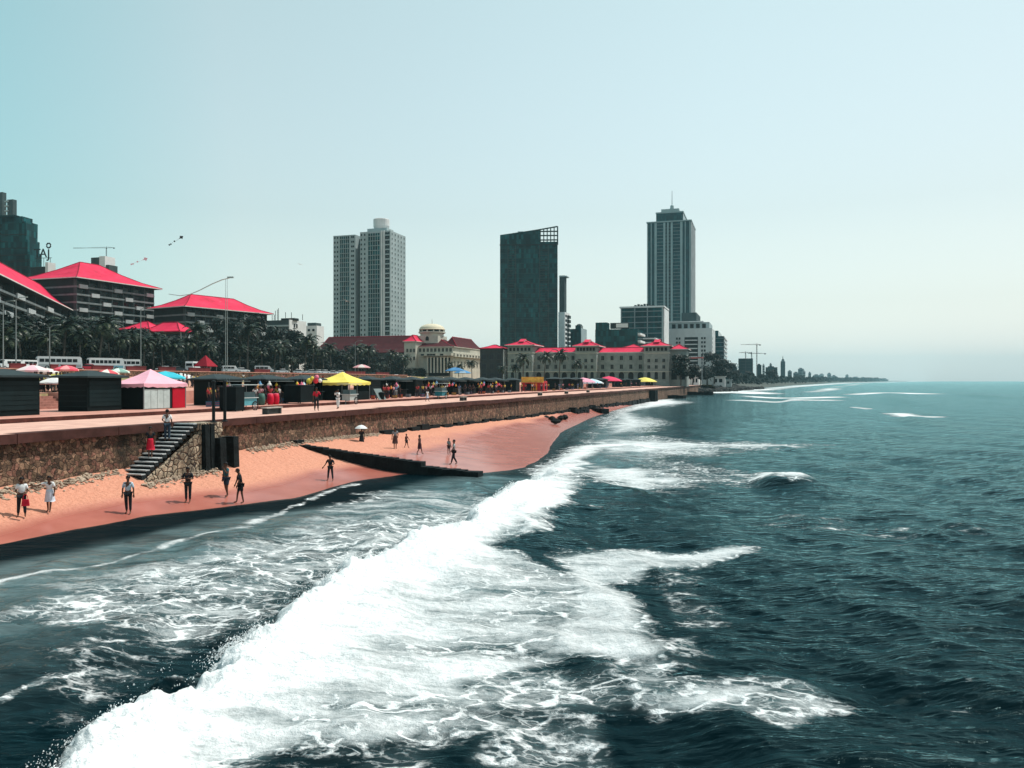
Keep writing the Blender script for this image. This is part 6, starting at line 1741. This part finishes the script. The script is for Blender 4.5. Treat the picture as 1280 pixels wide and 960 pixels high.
for px, sc_, lab in ((645,1.0,'palm before the left corner of the colonial hotel'),(654,1.5,'taller palm before the left pavilion of the colonial hotel'),(628,.9,'palm before the dark grey block'),(680,1.35,'palm before the left arcaded wing, nearest the pavilion'),(699,1.45,'palm before the middle of the left arcaded wing'),(720,1.0,'palm at the left foot of the middle pavilion')):
    hotel_tree('palm', px, 330, 5.0, sc_*.95, lab)
for px, Dd, sc_, lab in ((851,345,1.15,'dark tree at the seaward end of the colonial hotel'),(866,380,1.1,'dark tree by the small red awning near the shore'),(876,420,.85,'dark tree in front of the white hotel block'),(884,500,1.25,'tall dark tree mass at the foot of the narrow dark tower'),(893,520,1.75,'tallest dark tree below the narrow dark tower'),(902,540,1.35,'dark tree sloping down towards the rocks'),(912,580,1.25,'dark tree above the shore rocks'),(921,640,.9,'lowest dark tree near the netted block'),(934,760,.95,'dark far tree left of the headland'),(952,860,1.1,'dark far tree beyond the netted block'),(964,900,1.6,'small dark far tree on the headland')):
    hotel_tree('broad', px, Dd, 4.5, sc_, lab)
# awning, huts and boats by the end of the wall
x_, y_ = (866-640)/1000*400, 400
t = empty('awning_roof', (x_, y_, 5), SHORE, 'small faded red awning between dark trees near the shore', 'awning')
b = MB(); b.box(-5,5,-3,3,up(448,400)-5,up(446.5,400)-5); b.obj('awning_sheet', mat('faded_red', (.50,.16,.15), .8, .3, .5), t)
for x in (-4.5,4.5):
    for y in (-2.5,2.5): MB().tube([(x,y,0),(x,y,up(448,400)-5)], .15, 5).obj('post', steel, t)
for i, (px, py0, py1, wd, Dd, lab) in enumerate(((868,468,462,16,470,'white sided hut at the end of the sea wall'),(869,475,470,9,455,'lower white hut in front of the white sided one'),(898,478,471,16,520,'white roofed beach hut above the shore rocks'),(908,481,475,12,530,'low pale hut nearest the shore rocks'),(858,467,455,5,460,'narrow white building beside the dark trees'))):
    root = empty('beach_hut', ((px-640)/1000*Dd, Dd, 2.5), SHORE, lab, 'hut'); hh = up(py1, Dd)-2.5; w2 = wd*Dd/2000
    MB().box(-w2, w2, 0, 6, 0, hh).obj('walls', white_m if i != 3 else conc, root); MB().box(-w2-.6, w2+.6, -1.2, 6.6, hh+.003, hh+.4).obj('roof', conc if i % 2 else white_m, root)
    for q in range(2): MB().box(-w2*.7+q*w2*.8, -w2*.2+q*w2*.8, -.08, -.005, hh*.45, hh*.8).obj('window', dark_glass, root)
x_, y_ = on_line(884, .2); t = empty('end_post', (x_, y_, 2.0), 0, 'tall dark post at the far end of the sea wall', 'post')
MB().tube([(0,0,0),(0,0,up(469,y_)-2)], [.6,.45], 8).obj('shaft', dark_frame, t); MB().lathe([(.9,0),(.7,.6),(.6,.7)], 8).obj('base', dark_frame, t)
t = empty('shore_hedge', (*xy(0,-19.5),0), SHORE, 'dark clipped hedge along the terrace edge in front of the colonial hotel', 'hedge')
b = MB(); q = random.Random(4)
for k in range(3200):
    y = q.uniform(262, 470); x = q.uniform(-2.4, .2); z = q.uniform(4.3, 6.3)
    s_ = q.uniform(.25,.5); a = q.uniform(0,6.3); c, n_ = math.cos(a), math.sin(a); tl = q.uniform(-.5,.5)
    b.quad((x-s_*c,y-s_*n_,z-tl*s_),(x+s_*.5*n_,y-s_*.5*c,z-s_*.5),(x+s_*c,y+s_*n_,z+tl*s_),(x-s_*.5*n_,y+s_*.5*c,z+s_*.5))
b.obj('foliage', leaf_d, t)
MB().box(-2.0, -.2, 262, 470, 4.2, 5.9).obj('stems', mat('hedge_core', (.008,.013,.010), .9, .4, .6), t)

# ================================================================= in the air
kite_b = mat('kite_black', (.02,.02,.022), .7, .2, 2); kite_p = mat('kite_pink', (.55,.32,.36), .7, .2, 2)
def kite(px, py, Dd, sz, m_, label, ang):
    t = empty('kite', ((px-640)/1000*Dd, Dd, up(py, Dd)), 0, label, 'kite', 'kites over the green'); t.rotation_euler = (R(-20), ang, R(15))
    b = MB(); i = len(b.v); s_ = sz
    pts = [(0,0,s_),(s_*.7,.0,.1*s_),(s_*.25,0,-.1*s_),(0,0,-s_*.9),(-s_*.25,0,-.1*s_),(-s_*.7,0,.1*s_)]
    b.v += [(x, -.02, z) for x,_,z in pts] + [(x, .02, z) for x,_,z in pts]
    b.f += [tuple(range(6))[::-1], tuple(range(6,12))] + [(k, (k+1) % 6, 6+(k+1) % 6, 6+k) for k in range(6)]; b.m += [0]*8
    b.obj('sail', m_, t)
    tl = MB(); 
    tp = [(.1*s_*math.sin(k*1.3), 0, -s_*(.9+.55*k)) for k in range(8)]
    tl.tube(tp, .03*s_, 4); 
    for k in (3, 6, 7): tl.box(tp[k][0]-.25*s_, tp[k][0]+.25*s_, -.03, .03, tp[k][2]-.2*s_, tp[k][2]+.2*s_)
    tl.obj('tail', m_, t)
kite(226, 297, 150, .55, kite_b, 'small black kite with a tail, highest over the green', R(50))
kite(181, 324, 150, .55, kite_p, 'pinkish kite with a trailing tail above the middle red roof', R(62))
gull_m = mat('gull_white', (.66,.64,.62), .7, .15, 3)
def bird(px, py, Dd, span, label, roll, m_=gull_m):
    t = empty('bird', ((px-640)/1000*Dd, Dd, up(py, Dd)), R(30), label, 'bird', 'birds in flight'); t.rotation_euler = (0, roll, R(25))
    b = MB(); b.tube([(0,-span*.24,0),(0,-span*.17,.01),(0,0,.0),(0,span*.16,0),(0,span*.3,.01)], [span*.012,span*.045,span*.06,span*.04,span*.01], 8)
    for sg in (-1,1):
        w_ = [(0,span*.05,-span*.09,.02), (sg*span*.22,span*.0,-span*.10,span*.09), (sg*span*.5,span*.12,span*.07,span*.05)]
        for (x0,a0,c0,z0),(x1,a1,c1,z1) in zip(w_[:-1], w_[1:]):
            q4 = [(x0,c0,z0),(x1,c1,z1),(x1,a1,z1),(x0,a0,z0)]
            b.quad(*(q4 if sg > 0 else q4[::-1])); b.quad(*[(x,y,z-.012*span) for x,y,z in (q4[::-1] if sg > 0 else q4)])
    b.obj('plumage', m_, t, True)
    MB().lathe([(.01,-span*.03),(span*.035,0),(.01,span*.035)], 8, 0, (0,-span*.22,.02)).obj('head', m_, t)
bird(433, 376.5, 80, .85, 'pale gull gliding in front of the twin tower', R(28))
bird(375, 330.5, 110, .8, 'small pale bird in the open sky left of the twin tower', R(10))
bird(275, 377.5, 120, .75, 'tiny pale bird in front of the farthest red roof', R(-10))
# crates and sacks of stock beside the stalls
rk2 = random.Random(13); crate_src = None
crate_m = [mat('crate_'+n_, c, .8, .3, 4) for n_, c in (('brown',(.20,.11,.06)),('blue',(.05,.16,.26)),('grey',(.14,.15,.15)),('red',(.35,.04,.05)))]
cn = ('brown','blue','grey','red'); protos_c = {}
def crate(px, d, k, where):
    x_, y_, z = land_at(px, d)
    if k in protos_c: t = copy_tree(protos_c[k])
    else:
        t = empty('crate'); b = MB()
        b.box(-.3,.3,-.22,.22,0,.04)
        for z0 in (.06,.20,.34):
            b.box(-.3,.3,-.22,-.20,z0,z0+.10); b.box(-.3,.3,.20,.22,z0,z0+.10); b.box(-.3,-.28,-.20,.20,z0,z0+.10); b.box(.28,.3,-.20,.20,z0,z0+.10)
        b.obj('slatted_sides', crate_m[k], t); MB().box(-.27,.27,-.19,.19,.05,.40).obj('contents', toy_c[(k*2+1) % 6], t)
        protos_c[k] = t
    t.location = (x_, y_, z); t.rotation_euler = (0,0,rk2.random()*3)
    tag(t, 'slatted %s crate of goods %s' % (cn[k], where), 'crate', '%s crates %s' % (cn[k], where))
for a, c, n_, where in ((258,296,5,'at the kiosk behind the two railing posts'),(318,360,5,'near the red barrels'),(446,505,7,'between the yellow tent and the teal cart'),(508,570,8,'beside the teal cart'),(572,640,9,'by the middle kiosks'),(690,760,9,'near the far pink parasol')):
    for q in range(n_): crate(a+(c-a)*(q+.5)/n_+rk2.uniform(-2,2), -11.2+rk2.uniform(-.8,.9), rk2.randrange(4), where)
# ================================================================= people, where the photograph has them
def ground_at(px, py):
    """march the line of sight down to the sand"""
    for Dd in np.arange(20, 200, .02):
        X_ = (px-640)/1000*Dd; s_, d_ = sd(X_, Dd); z = EYE-(py-476)*Dd/1000
        if z <= float(max(sand_z(np.array(s_), np.array(d_)), -.05)) : return X_, Dd, z
    return X_, Dd, z
def put(px, py_foot, py_head, p, label, top, bottom, face=0, z=None, group=None):
    if z is None: X_, Y_, z = ground_at(px, py_foot)
    else: X_, Y_ = sight(px, py_foot, z)
    h_ = min(1.86, max(1.0, (py_foot-py_head)*Y_/1000))
    to_cam = math.atan2(-X_, Y_)       # rz 0 faces the viewer (-Y)
    return person((X_, Y_, z), h_, R(face), p, label, top, bottom, group), X_, Y_, z, h_
DOWN = ((.05,.02,-.29), (.07,-.05,-.54))
STAND = {'L': (.10,0,0), 'R': (.11,-.05,.02)}
STRIDE = {'L': (.09,-.22,.02), 'R': (.09,.24,.10)}
r_ = put(27, 646, 597, {'arms': {'L': ((.06,.0,-.28), (-.02,-.18,-.36)), 'R': ((.05,.0,-.28), (-.05,-.20,-.34))}, 'legs': {'L': (.14,-.03,0), 'R': (.13,0,0)}, 'nod': .3, 'sleeve': .75, 'fat': 1.05}, 'man in a white shirt and dark trousers holding a red bag, leftmost on the sand', WHITE_C, DARK_C, 25)
(o, J), X_, Y_, z_, h_ = r_
t = empty('handbag', (X_+.30, Y_-.22, z_+.50), R(20), 'red handbag hanging from the arm of the leftmost man on the sand', 'bag')
b = MB(); b.frust((-.15,.15,-.06,.06),(-.12,.12,-.05,.05), .0, .27); b.obj('bag_body', RED_C, t)
MB().tube([(-.09,0,.27),(-.08,0,.42),(0,0,.49),(.08,0,.42),(.09,0,.27)], .014, 5).obj('strap', RED_C, t)
put(62, 640, 595, {'arms': {'R': ((.24,-.05,-.10), (.46,-.12,-.16)), 'L': ((.07,.0,-.28), (.06,-.06,-.5))}, 'legs': {'L': (.06,-.12,.02), 'R': (.10,.10,.03)}, 'bottom': 'dress', 'sleeve': .8, 'lean': .08, 'nod': .35, 'hair': .1}, 'woman in a white dress stretching one arm out, on the sand at the left', WHITE_C, mat('cloth_dress', (.62,.66,.74), .85, .2, 9), 10)
put(160, 642, 595, {'arms': {'L': ((.07,.0,-.28), (.10,-.07,-.52)), 'R': ((.07,.02,-.28), (.07,-.03,-.53))}, 'legs': {'L': (.12,-.05,0), 'R': (.07,.06,.02)}, 'sleeve': .9}, 'man in a pale blue white shirt and black trousers standing alone on the sand', PALE_C, DARK_C, 8)
put(235, 628, 584, {'arms': {'L': ((.09,-.06,-.25), (-.04,-.24,-.22)), 'R': ((.09,-.06,-.25), (-.05,-.24,-.20))}, 'legs': {'L': (.09,0,0), 'R': (.08,-.02,0)}, 'nod': .45, 'sleeve': .8}, 'person all in dark clothes with arms folded in front, near the stairs', DARK_C, DARK_C, 6)
put(283, 621, 578, {'arms': {'L': ((.08,-.12,-.22), (-.06,-.20,.02)), 'R': ((.06,.02,-.28), (.08,-.02,-.52))}, 'legs': {'L': (.16,-.06,.03), 'R': (.08,.14,.06)}, 'bottom': 'shorts', 'sleeve': .7, 'lean': .05, 'nod': .2}, 'person in a teal top and shorts with a hand raised to the face', TEAL_C, NAVY_C, -35)
put(301, 629, 585.5, {'arms': {'L': ((.06,-.06,-.27), (.02,-.14,-.50)), 'R': ((.06,-.06,-.27), (.02,-.16,-.48))}, 'legs': {'L': (.14,.10,.02), 'R': (.16,-.16,.05)}, 'lean': .16, 'nod': .8, 'sleeve': .9, 'bottom': 'shorts'}, 'dark clothed person bending the head down at the edge of the water', DARK_C, DARK_C, -60)
put(413, 601, 569, {'arms': {'R': ((.12,-.05,-.26), (.26,-.10,-.46)), 'L': ((.14,-.02,-.24), (.02,-.12,-.30))}, 'legs': {'L': (.20,-.06,.0), 'R': (.20,.06,.02)}, 'lean': .1, 'nod': .5, 'sleeve': .8}, 'person in dark clothes standing with legs apart in the shallows by the groyne', DARK_C, DARK_C, -10)
(o, J), X_, Y_, z_, h_ = put(452, 560, 535, {'arms': {'L': ((.06,-.10,-.24), (-.10,-.20,.02)), 'R': ((.06,.0,-.28), (.05,-.04,-.52))}, 'bottom': 'skirt', 'sleeve': .8, 'legs': {'L': (.06,-.05,0), 'R': (.06,.08,.02)}}, 'dark clothed person walking the beach under a white umbrella', DARK_C, DARK_C, 180, z=1.12)
t = empty('umbrella', (X_-.06, Y_+.12, z_+.98), 0, 'white umbrella held over the dark clothed walker on the beach', 'umbrella')
b = MB(); n = 16; rows = []
for u in (0,.35,.7,1): rows.append([(u*.52*math.cos(2*math.pi*q/n)*(1 if q % 2 == 0 else .95), u*.52*math.sin(2*math.pi*q/n)*(1 if q % 2 == 0 else .95), .86-.28*u**2) for q in range(n)])
for k in range(3):
    for q in range(n): j = (q+1) % n; b.quad(rows[k+1][q], rows[k+1][j], rows[k][j], rows[k][q])
b.obj('canopy', mat('umbrella_white', (.72,.75,.75), .8, .12, 2), t, True); MB().tube([(0,0,0),(0,0,.98)], .012, 6).obj('shaft', steel, t); MB().tube([(0,0,0),(0,0,-.06),(.03,0,-.1),(.06,0,-.06)], .018, 6).obj('handle', dark_frame, t)
put(494, 561, 534.5, {'arms': {'L': ((.07,.02,-.28), (.10,-.02,-.53)), 'R': ((.06,-.05,-.27), (.0,-.16,-.42))}, 'bottom': 'skirt', 'legs': {'L': (.09,-.04,0), 'R': (.08,.06,.02)}}, 'adult in a grey tunic on the beach beyond the groyne, left of a child', GREY_C, cloth('brown', (.09,.05,.045)), 175)
put(508, 560, 542.5, {'legs': STRIDE, 'bottom': 'shorts', 'arms': {'L': ((.06,-.12,-.24), (.05,-.24,-.36)), 'R': DOWN}}, 'small child in dark shorts on the beach beyond the groyne', cloth('maroon', (.10,.03,.035)), DARK_C, 60)
put(524.5, 568, 544, {'legs': STRIDE, 'bottom': 'dress', 'arms': {'L': ((.07,.08,-.26), (.08,.12,-.48)), 'R': ((.07,-.1,-.25), (.08,-.24,-.42))}, 'hair': .12}, 'girl in a dark dress striding across the wet sand', cloth('plum', (.05,.02,.03)), cloth('plum', (0,0,0)), 70)
put(561, 568, 548, {'legs': {'L': (.10,-.05,0), 'R': (.08,.05,0)}, 'arms': {'L': DOWN, 'R': ((.06,-.08,-.26), (.0,-.2,-.38))}, 'bottom': 'shorts'}, 'person in a teal grey top on the wet sand behind the walker', cloth('teal_grey', (.14,.22,.23)), DARK_C, 40)
put(567.5, 580.5, 550, {'legs': STRIDE, 'arms': {'L': ((.06,-.10,-.25), (.05,-.22,-.42)), 'R': ((.06,.10,-.26), (.07,.08,-.50))}, 'sleeve': .8}, 'person in a pale shirt and dark trousers walking along the end of the groyne', cloth('pale_grey', (.45,.50,.50)), DARK_C, -75)
# on the stairs
def stair_z(px, d):
    x_, y_ = on_line(px, d); s_ = sd(x_, y_)[0]; k = math.floor((s_-s_bot+.05)/(SL/NS)); k = max(0, min(NS-1, k))
    return x_, y_, z_bot+(4.08-z_bot)*(k+1)/NS
for px, d, h_, p, lab, a_, b_, fc in ((188, 1.15, 1.62, {'bottom': 'skirt', 'legs': {'L': (.07,-.02,0), 'R': (.07,.02,0)}, 'arms': {'L': DOWN, 'R': ((.05,-.04,-.28), (.03,-.18,-.44))}, 'hair': .12}, 'woman in a dark top and red skirt coming down the beach stairs', DARK_C, RED_C, 20), (209, 1.05, 1.76, {'legs': {'L': (.10,-.10,.05), 'R': (.10,.06,.02)}, 'arms': {'L': ((.08,-.08,-.25), (.0,-.26,-.34)), 'R': DOWN}, 'sleeve': .8, 'nod': .4}, 'man in a white shirt higher up on the beach stairs', WHITE_C, NAVY_C, 200)):
    x_, y_, z_ = stair_z(px, d); person((x_, y_, z_), h_, R(fc), p, lab, a_, b_)
# on the promenade
put(395.5, 513.5, 484.5, {'legs': {'L': (.10,-.08,.02), 'R': (.10,.08,.02)}, 'arms': {'L': ((.10,-.10,-.22), (.02,-.28,-.22)), 'R': DOWN}, 'sleeve': 1.0}, 'person in a red shirt and dark trousers at the edge of the promenade', RED_C, DARK_C, 30, z=4.1)
(o, J), X_, Y_, z_, h_ = put(422.5, 511, 487, {'legs': {'L': (.10,-.05,0), 'R': (.09,.06,.02)}, 'arms': {'L': ((.10,-.12,-.16), (-.06,-.24,.08)), 'R': ((.10,-.12,-.16), (-.06,-.24,.06))}, 'sleeve': 1.2}, 'person all in white raising both hands to the face, on the promenade', WHITE_C, WHITE_C, -30, z=4.1)
put(534, 502, 487, {'legs': STRIDE, 'bottom': 'dress', 'arms': {'L': ((.07,-.10,-.25), (.05,-.26,-.36)), 'R': DOWN}, 'lean': .12, 'hair': .1}, 'person in a pale blue dress walking along the promenade', WHITE_C, mat('cloth_pale_dress', (.55,.60,.72), .85, .2, 9), 60, z=4.1)
# people about the kiosks: one set of figures, copied
protos = []
tops = [cloth('c_white', (.7,.7,.68)), cloth('c_red', (.5,.06,.07)), cloth('c_blue', (.12,.2,.34)), cloth('c_dark', (.03,.03,.04)), cloth('c_pink', (.6,.3,.34)), cloth('c_yellow', (.55,.42,.1))]
tn_ = ['white','red','blue','dark','pink','yellow']
for k in range(6):
    p = {'legs': STAND if k % 2 else STRIDE, 'bottom': 'skirt' if k in (4,) else 'trousers', 'arms': {'L': DOWN if k % 3 else ((.08,-.1,-.24), (.0,-.24,-.3)), 'R': DOWN}, 'hair': .1 if k == 4 else .03}
    o, J = person((0,-300,0), 1.68, 0, p, '', tops[k], cloth('c_dark', (0,0,0)) if k != 2 else cloth('grey', (0,0,0)))
    protos.append(o)
pused = set()
def crowd(px, d, k, where, z=None):
    o = protos[k] if k not in pused else copy_tree(protos[k]); pused.add(k)
    x_, y_, zz = land_at(px, d); o.location = (x_, y_, zz if z is None else z); o.rotation_euler = (0,0,rk.random()*6.28)
    tag(o, 'person in a %s top %s' % (tn_[k], where), 'person', 'people in %s tops %s' % (tn_[k], where))
rk = random.Random(77)
for (a, c, d, n_, where) in ((258,292,-11.5,9,'at the kiosk behind the two railing posts'),(316,352,-11,8,'near the red barrels'),(365,392,-11.4,6,'by the kiosk left of the yellow tent'),(478,500,-10.5,6,'by the second kiosk right of the yellow tent'),(520,560,-10.8,7,'near the teal cart'),(572,640,-10.5,12,'by the middle kiosks'),(650,690,-10.5,7,'around the orange snack stall'),(690,750,-10,10,'near the far pink parasol'),(752,830,-10,12,'near the far red and yellow parasols'),(40,88,-26,12,'at the cafe tables between the near kiosks'),(205,250,-33,9,'behind the pink tent'),(300,420,-60,12,'out on the green behind the kiosks'),(430,560,-60,12,'out on the green right of the yellow tent')):
    for q in range(n_): crowd(a+(c-a)*(q+.5)/n_+rk.uniform(-2,2), d+rk.uniform(-1,1), rk.randrange(6), where)
# ================================================================= light, sky, air, camera
SUN_EL, SUN_AZ = 60, 64          # degrees; azimuth from +Y towards +X
w = bpy.data.worlds.new('World'); sc.world = w; w.use_nodes = True
nt = w.node_tree; bg = nt.nodes['Background']
sky = nn(nt, 'ShaderNodeTexSky', sky_type='NISHITA'); sky.sun_disc = False
sky.sun_elevation = R(SUN_EL); sky.sun_rotation = R(SUN_AZ)
sky.air_density = 2.0; sky.dust_density = .3; sky.ozone_density = 1.5
tcw = nn(nt, 'ShaderNodeTexCoord'); spw = nn(nt, 'ShaderNodeSeparateXYZ'); nt.links.new(tcw.outputs['Generated'], spw.inputs[0])
veil = ramp(nt, spw.outputs[2], [(0, (.88,.97,1.10)), (.16, (.93,1.02,1.05)), (.45, (.89,1.05,1.0))])      # clear air turns from milky to cyan with height
veil = mix(nt, 1.0, veil, ramp(nt, math_(nt, 'MULTIPLY_ADD', spw.outputs[0], .5, .5), [(.15, (.48,.86,.90)), (.245, (.70,.93,.95)), (.34, (.97,1,1)), (.5, (1,1,1)), (.62, (1,.985,.98)), (.78, (.97,.92,.91))]), 'MULTIPLY')
hs = nn(nt, 'ShaderNodeHueSaturation'); val(hs.inputs['Saturation'], .42); nt.links.new(sky.outputs[0], hs.inputs['Color'])
nt.links.new(mix(nt, 1.0, hs.outputs[0], veil, 'MULTIPLY'), bg.inputs['Color']); val(bg.inputs['Strength'], .137)
L = bpy.data.lights.new('sun', 'SUN'); L.energy = 4.6; L.angle = R(.53); L.color = (1, .95, .87)
so = bpy.data.objects.new('sun', L); col.objects.link(so)
dirv = Vector((math.sin(R(SUN_AZ))*math.cos(R(SUN_EL)), math.cos(R(SUN_AZ))*math.cos(R(SUN_EL)), math.sin(R(SUN_EL))))
so.rotation_euler = dirv.to_track_quat('Z', 'Y').to_euler(); so.location = (60, 20, 120)

hz = MB(); hz.box(-9800, 9800, -600, 9800, -4, 300)
m = bpy.data.materials.new('haze_air'); m.use_nodes = True; nt = m.node_tree
for n in list(nt.nodes):
    if n.type != 'OUTPUT_MATERIAL': nt.nodes.remove(n)
out = [n for n in nt.nodes if n.type == 'OUTPUT_MATERIAL'][0]
pv = nn(nt, 'ShaderNodeVolumePrincipled'); val(pv.inputs['Density'], 9e-5); val(pv.inputs['Color'], (.46,.76,.84,1)); val(pv.inputs['Anisotropy'], .0)
nt.links.new(pv.outputs[0], out.inputs['Volume'])
tag(hz.obj('haze', m), kind='stuff')

cam = bpy.data.cameras.new('camera'); cam.lens = 28.125; cam.sensor_width = 36; cam.clip_start = .3; cam.clip_end = 40000
cam.shift_y = -4/1280
co = bpy.data.objects.new('camera', cam); col.objects.link(co); co.location = (0,0,EYE); co.rotation_euler = (R(90),0,0)
sc.camera = co
sc.view_settings.view_transform = 'Standard'; sc.view_settings.look = 'None'; sc.view_settings.gamma = 1; sc.view_settings.use_curve_mapping = False
sc.view_settings.exposure = 0
sc.cycles.use_denoising = True
sc.cycles.max_bounces = 5; sc.cycles.diffuse_bounces = 2; sc.cycles.glossy_bounces = 2; sc.cycles.transmission_bounces = 2; sc.cycles.volume_bounces = 1; sc.cycles.transparent_max_bounces = 4
sc.cycles.caustics_reflective = False; sc.cycles.caustics_refractive = False
